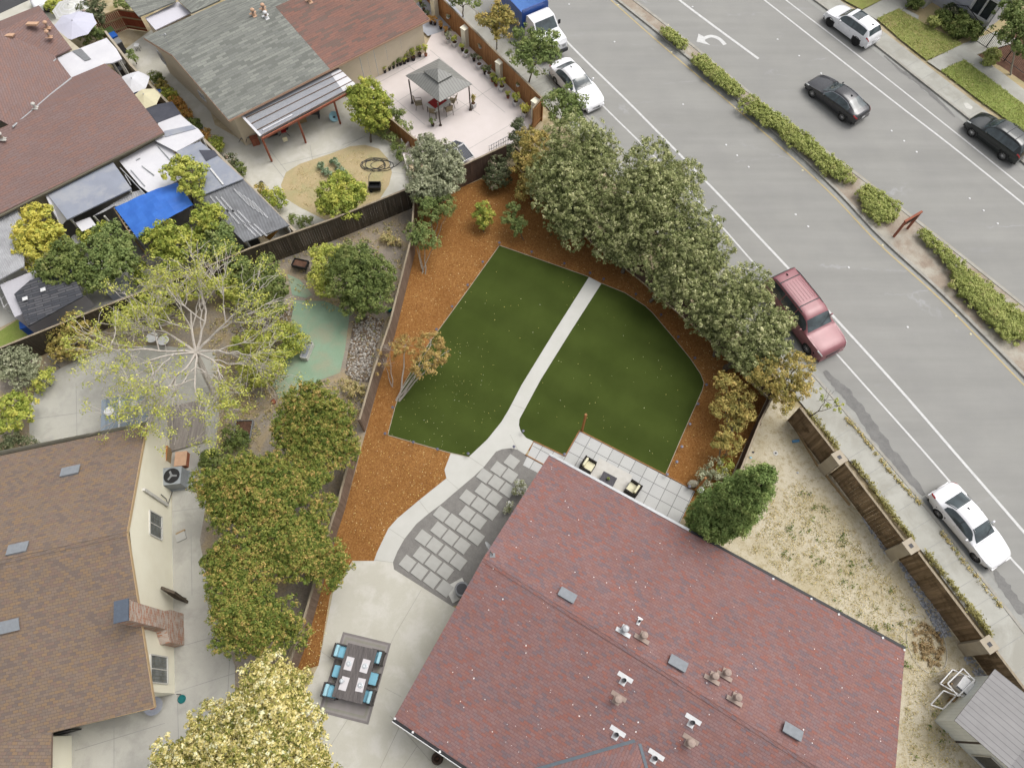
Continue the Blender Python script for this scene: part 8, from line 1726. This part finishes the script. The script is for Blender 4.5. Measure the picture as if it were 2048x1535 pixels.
clutter('glass_tank', 'glass topped tank on a pallet by the dark fence in the crowded yard', 'tank', 245, 583, [('tank', 'box', ((0, 0, .35), (1.3, .8, .7), .5), 'greyroof'), ('cover', 'box', ((0, 0, .72), (1.34, .84, .03), .5), 'ltgrey')])
m = MB(); m.tube([P(298, 505, 1.6), P(264, 528, 1.6)], .03, 5); m.tube([P(264, 528, 1.6), P(276, 570, 0)], .03, 5); single(m, 'bamboo_ladder', G('skin'), 'pale bent pole standing among the back yard trees', 'pole')
clutter('tool_bin', 'blue plastic bin behind the corner of the shed', 'bin', 66, 662, [('body', 'box', ((0, 0, .4), (.5, .5, .8), .4), 'blue'), ('lid', 'box', ((0, 0, .83), (.55, .55, .06), .4), 'blue')])
clutter('washing_sink', 'dark sink unit in the corner below the corrugated roof', 'sink', 510, 488, [('cabinet', 'box', ((0, 0, .4), (.7, .5, .8), .4), 'dark'), ('basin', 'box', ((0, 0, .83), (.6, .4, .05), .4), 'ltgrey')])
m = MB(); q = [P(528, 474, .9), P(552, 462, 1.3), P(562, 455, 1.2), P(540, 480, .8)]; m.slab(q, .02); single(m, 'canvas_sheet', plain('ochre_canvas', S(196, 146, 72), .8), 'ochre canvas sheet draped at the end of the corrugated roof', 'sheet')
m = MB(); fr = [P(-10, 565, 1.2), P(12, 556, 1.2), P(34, 585, 1.2), P(8, 615, 1.2)]
for i in range(4): m.beam(fr[i], fr[(i + 1) % 4], .04, .04)
for k in (1, 2): m.beam(fr[0].lerp(fr[1], k / 3), fr[3].lerp(fr[2], k / 3), .025, .025); m.beam(fr[0].lerp(fr[3], k / 3), fr[1].lerp(fr[2], k / 3), .025, .025)
for s_ in fr: m.beam((s_.x, s_.y, 0), s_, .04, .04)
single(m, 'cage_frame', G('white'), 'white wire cage frame at the left edge of the yard', 'cage')
# ---------------- bare yard on the right
p = P(1853, 1290); o = thing('straw_heap', 'heap of orange straw inside a thin pale ring in the bare yard', 'heap', p)
P_, N_, S_, T_ = clumps([(0.05, .1, .05, .7, .85, .12), (.15, -.3, .05, .5, .55, .1)], .045, 1.3, .12, 26); leaf_mesh('straw', P_, N_, S_, T_, foliage('straw_blades', [S(176, 146, 98), S(206, 172, 116), S(222, 190, 134), S(190, 166, 120), S(228, 204, 156)], k=1.1), o)
m = MB(); L_ = []
for k in range(25): t = 2 * pi * k / 24; L_.append(p + Vector((cos(t) * .95, .05 + sin(t) * 1.35, .06 + .03 * sin(k)))); 
m.tube(L_, .012, 4); build(m, 'edging_ring', G('offwhite'), o)
o = thing('frame_pen', 'white trimmed wooden pen of open frames beside the metal shed', 'pen', P(1890, 1390))
def frm(px, zs, mt='white', w_=.05):
    m = MB(); q = [P(u, v, z) for (u, v), z in zip(px, zs)]
    for i in range(4): m.beam(q[i], q[(i + 1) % 4], w_, w_)
    build(m, 'frame', G(mt), o); return q
q = frm([(1861, 1408), (1886, 1417), (1912, 1390), (1887, 1380)], [.5, .5, .9, .9]); q = frm([(1880, 1366), (1905, 1338), (1950, 1358), (1925, 1392)], [.9, .9, .9, .9])
q = frm([(1926, 1336), (1948, 1359), (1916, 1391), (1895, 1366)], [1.1, 1.1, 1.1, 1.1])
m = MB(); m.quad(*[P(u, v, z) for u, v, z in ((1881, 1366, .85), (1905, 1338, .85), (1903, 1343, .1), (1885, 1366, .1))]); m.prism([(p_.x, p_.y) for p_ in PX([(1893, 1400), (1903, 1408), (1935, 1375), (1928, 1368)])], 0, .5); build(m, 'plank_wall', G('skin'), o)
m = MB(); m.prism([(p_.x, p_.y) for p_ in PX([(1880, 1370), (1898, 1392), (1914, 1395), (1905, 1378)])], 0, .7); build(m, 'side_panel', plain('pale_plank', S(206, 192, 172), .8), o)
for s_ in ((1882, 1368), (1906, 1342), (1945, 1360), (1905, 1400)): p_ = P(*s_); m = MB(); m.beam(p_, p_ + Vector((0, 0, .95)), .06, .06); build(m, 'post', G('skin'), o)
p = P(1912, 1366, .5); clutter('white_cabinet', 'small white cabinet standing inside the framed pen', 'cabinet', 1908, 1372, [('body', 'box', ((0, 0, .5), (.75, .6, 1.0), .75), 'white'), ('vent', 'box', ((-.28, -.2, 1.01), (.08, .5, .02), .75), 'dark')])
p = P(1549, 907); clutter('sprinkler_cover', 'pale round valve cover lying on the bare yard', 'cover', 1551, 906, [('ring', 'lathe', ((0, 0, .01), [(.14, 0), (.14, .03), (.07, .035), (.07, .01)], 18), 'offwhite'), ('core', 'lathe', ((0, 0, .01), [(.05, 0), (.05, .03), (.001, .03)], 12), 'dark')])
m = MB(); p = P(1591, 882); m.box((p.x, p.y, .06), (.42, .16, .1), .15, 0, .9, .7); single(m, 'plastic_tray', plain('sky_blue_plastic', S(110, 170, 216), .5), 'bright blue plastic piece lying on the bare yard by the weathered fence', 'tray')
for u, v, mt, lab in ((1506, 904, 'dark', 'small dark cap on the ground beside the dark brown fence'), (1501, 915, 'cushl', 'small blue scrap on the ground beside the dark brown fence'), (1595, 945, 'ltgrey', 'tiny pale blue stone on the bare yard above the juniper')):
    p = P(u, v); m = MB(); m.ell((p.x, p.y, .03), (.08, .06, .04), 8, 5, 0, .15); single(m, 'litter', G(mt), lab, 'litter')
m = MB(); a = offset_line(PX([(1620, 885), (1640, 926)]), 0)
for l in ([(1590, 855), (1636, 932)], [(1652, 950), (1700, 1010)]): m.beam(P(*l[0], .1), P(*l[1], .1), .05, .16)
single(m, 'edging_plank', G('skin'), 'low plank edging lying at the foot of the weathered fence', 'plank')
p = P(1936, 215); m = MB(); bx_ = [P(1925, 209), P(1933, 208), P(1944, 217), P(1940, 222), P(1930, 219)]; m.slab([q + Vector((0, 0, .114)) for q in bx_], .006); single(m, 'utility_cover', G('offwhite'), 'pale utility cover set in the far pavement near the black parked vehicle', 'cover')
# white petals blown over the reddish roof
pt_ = []; 
for _ in range(230):
    u, v = random.uniform(800, 1810), random.uniform(930, 1535)
    if v < 910 + (u - 1098) * .545 + 14 or u < 1098 - (v - 910) * .59 + 10: continue
    a = onplane(u, v, pN, nN); b = onplane(u, v, pS, nS); a = a if (a - RL).dot(ve) < 0 else b
    n_ = nN if a is not b else nS; pt_.append((a + n_ * .012, n_))
ppos = np.array([p_ for p_, _ in pt_]); pnr = np.array([n_ for _, n_ in pt_]); o = leaf_mesh('fallen_petals', ppos, pnr, RNG.choice([.018, .03, .045], len(ppos), p=[.6, .32, .08]), RNG.uniform(.6, 1, len(ppos)), foliage('petals', [S(220, 200, 190), S(244, 238, 234)]), None, .8); o['kind'] = 'stuff'
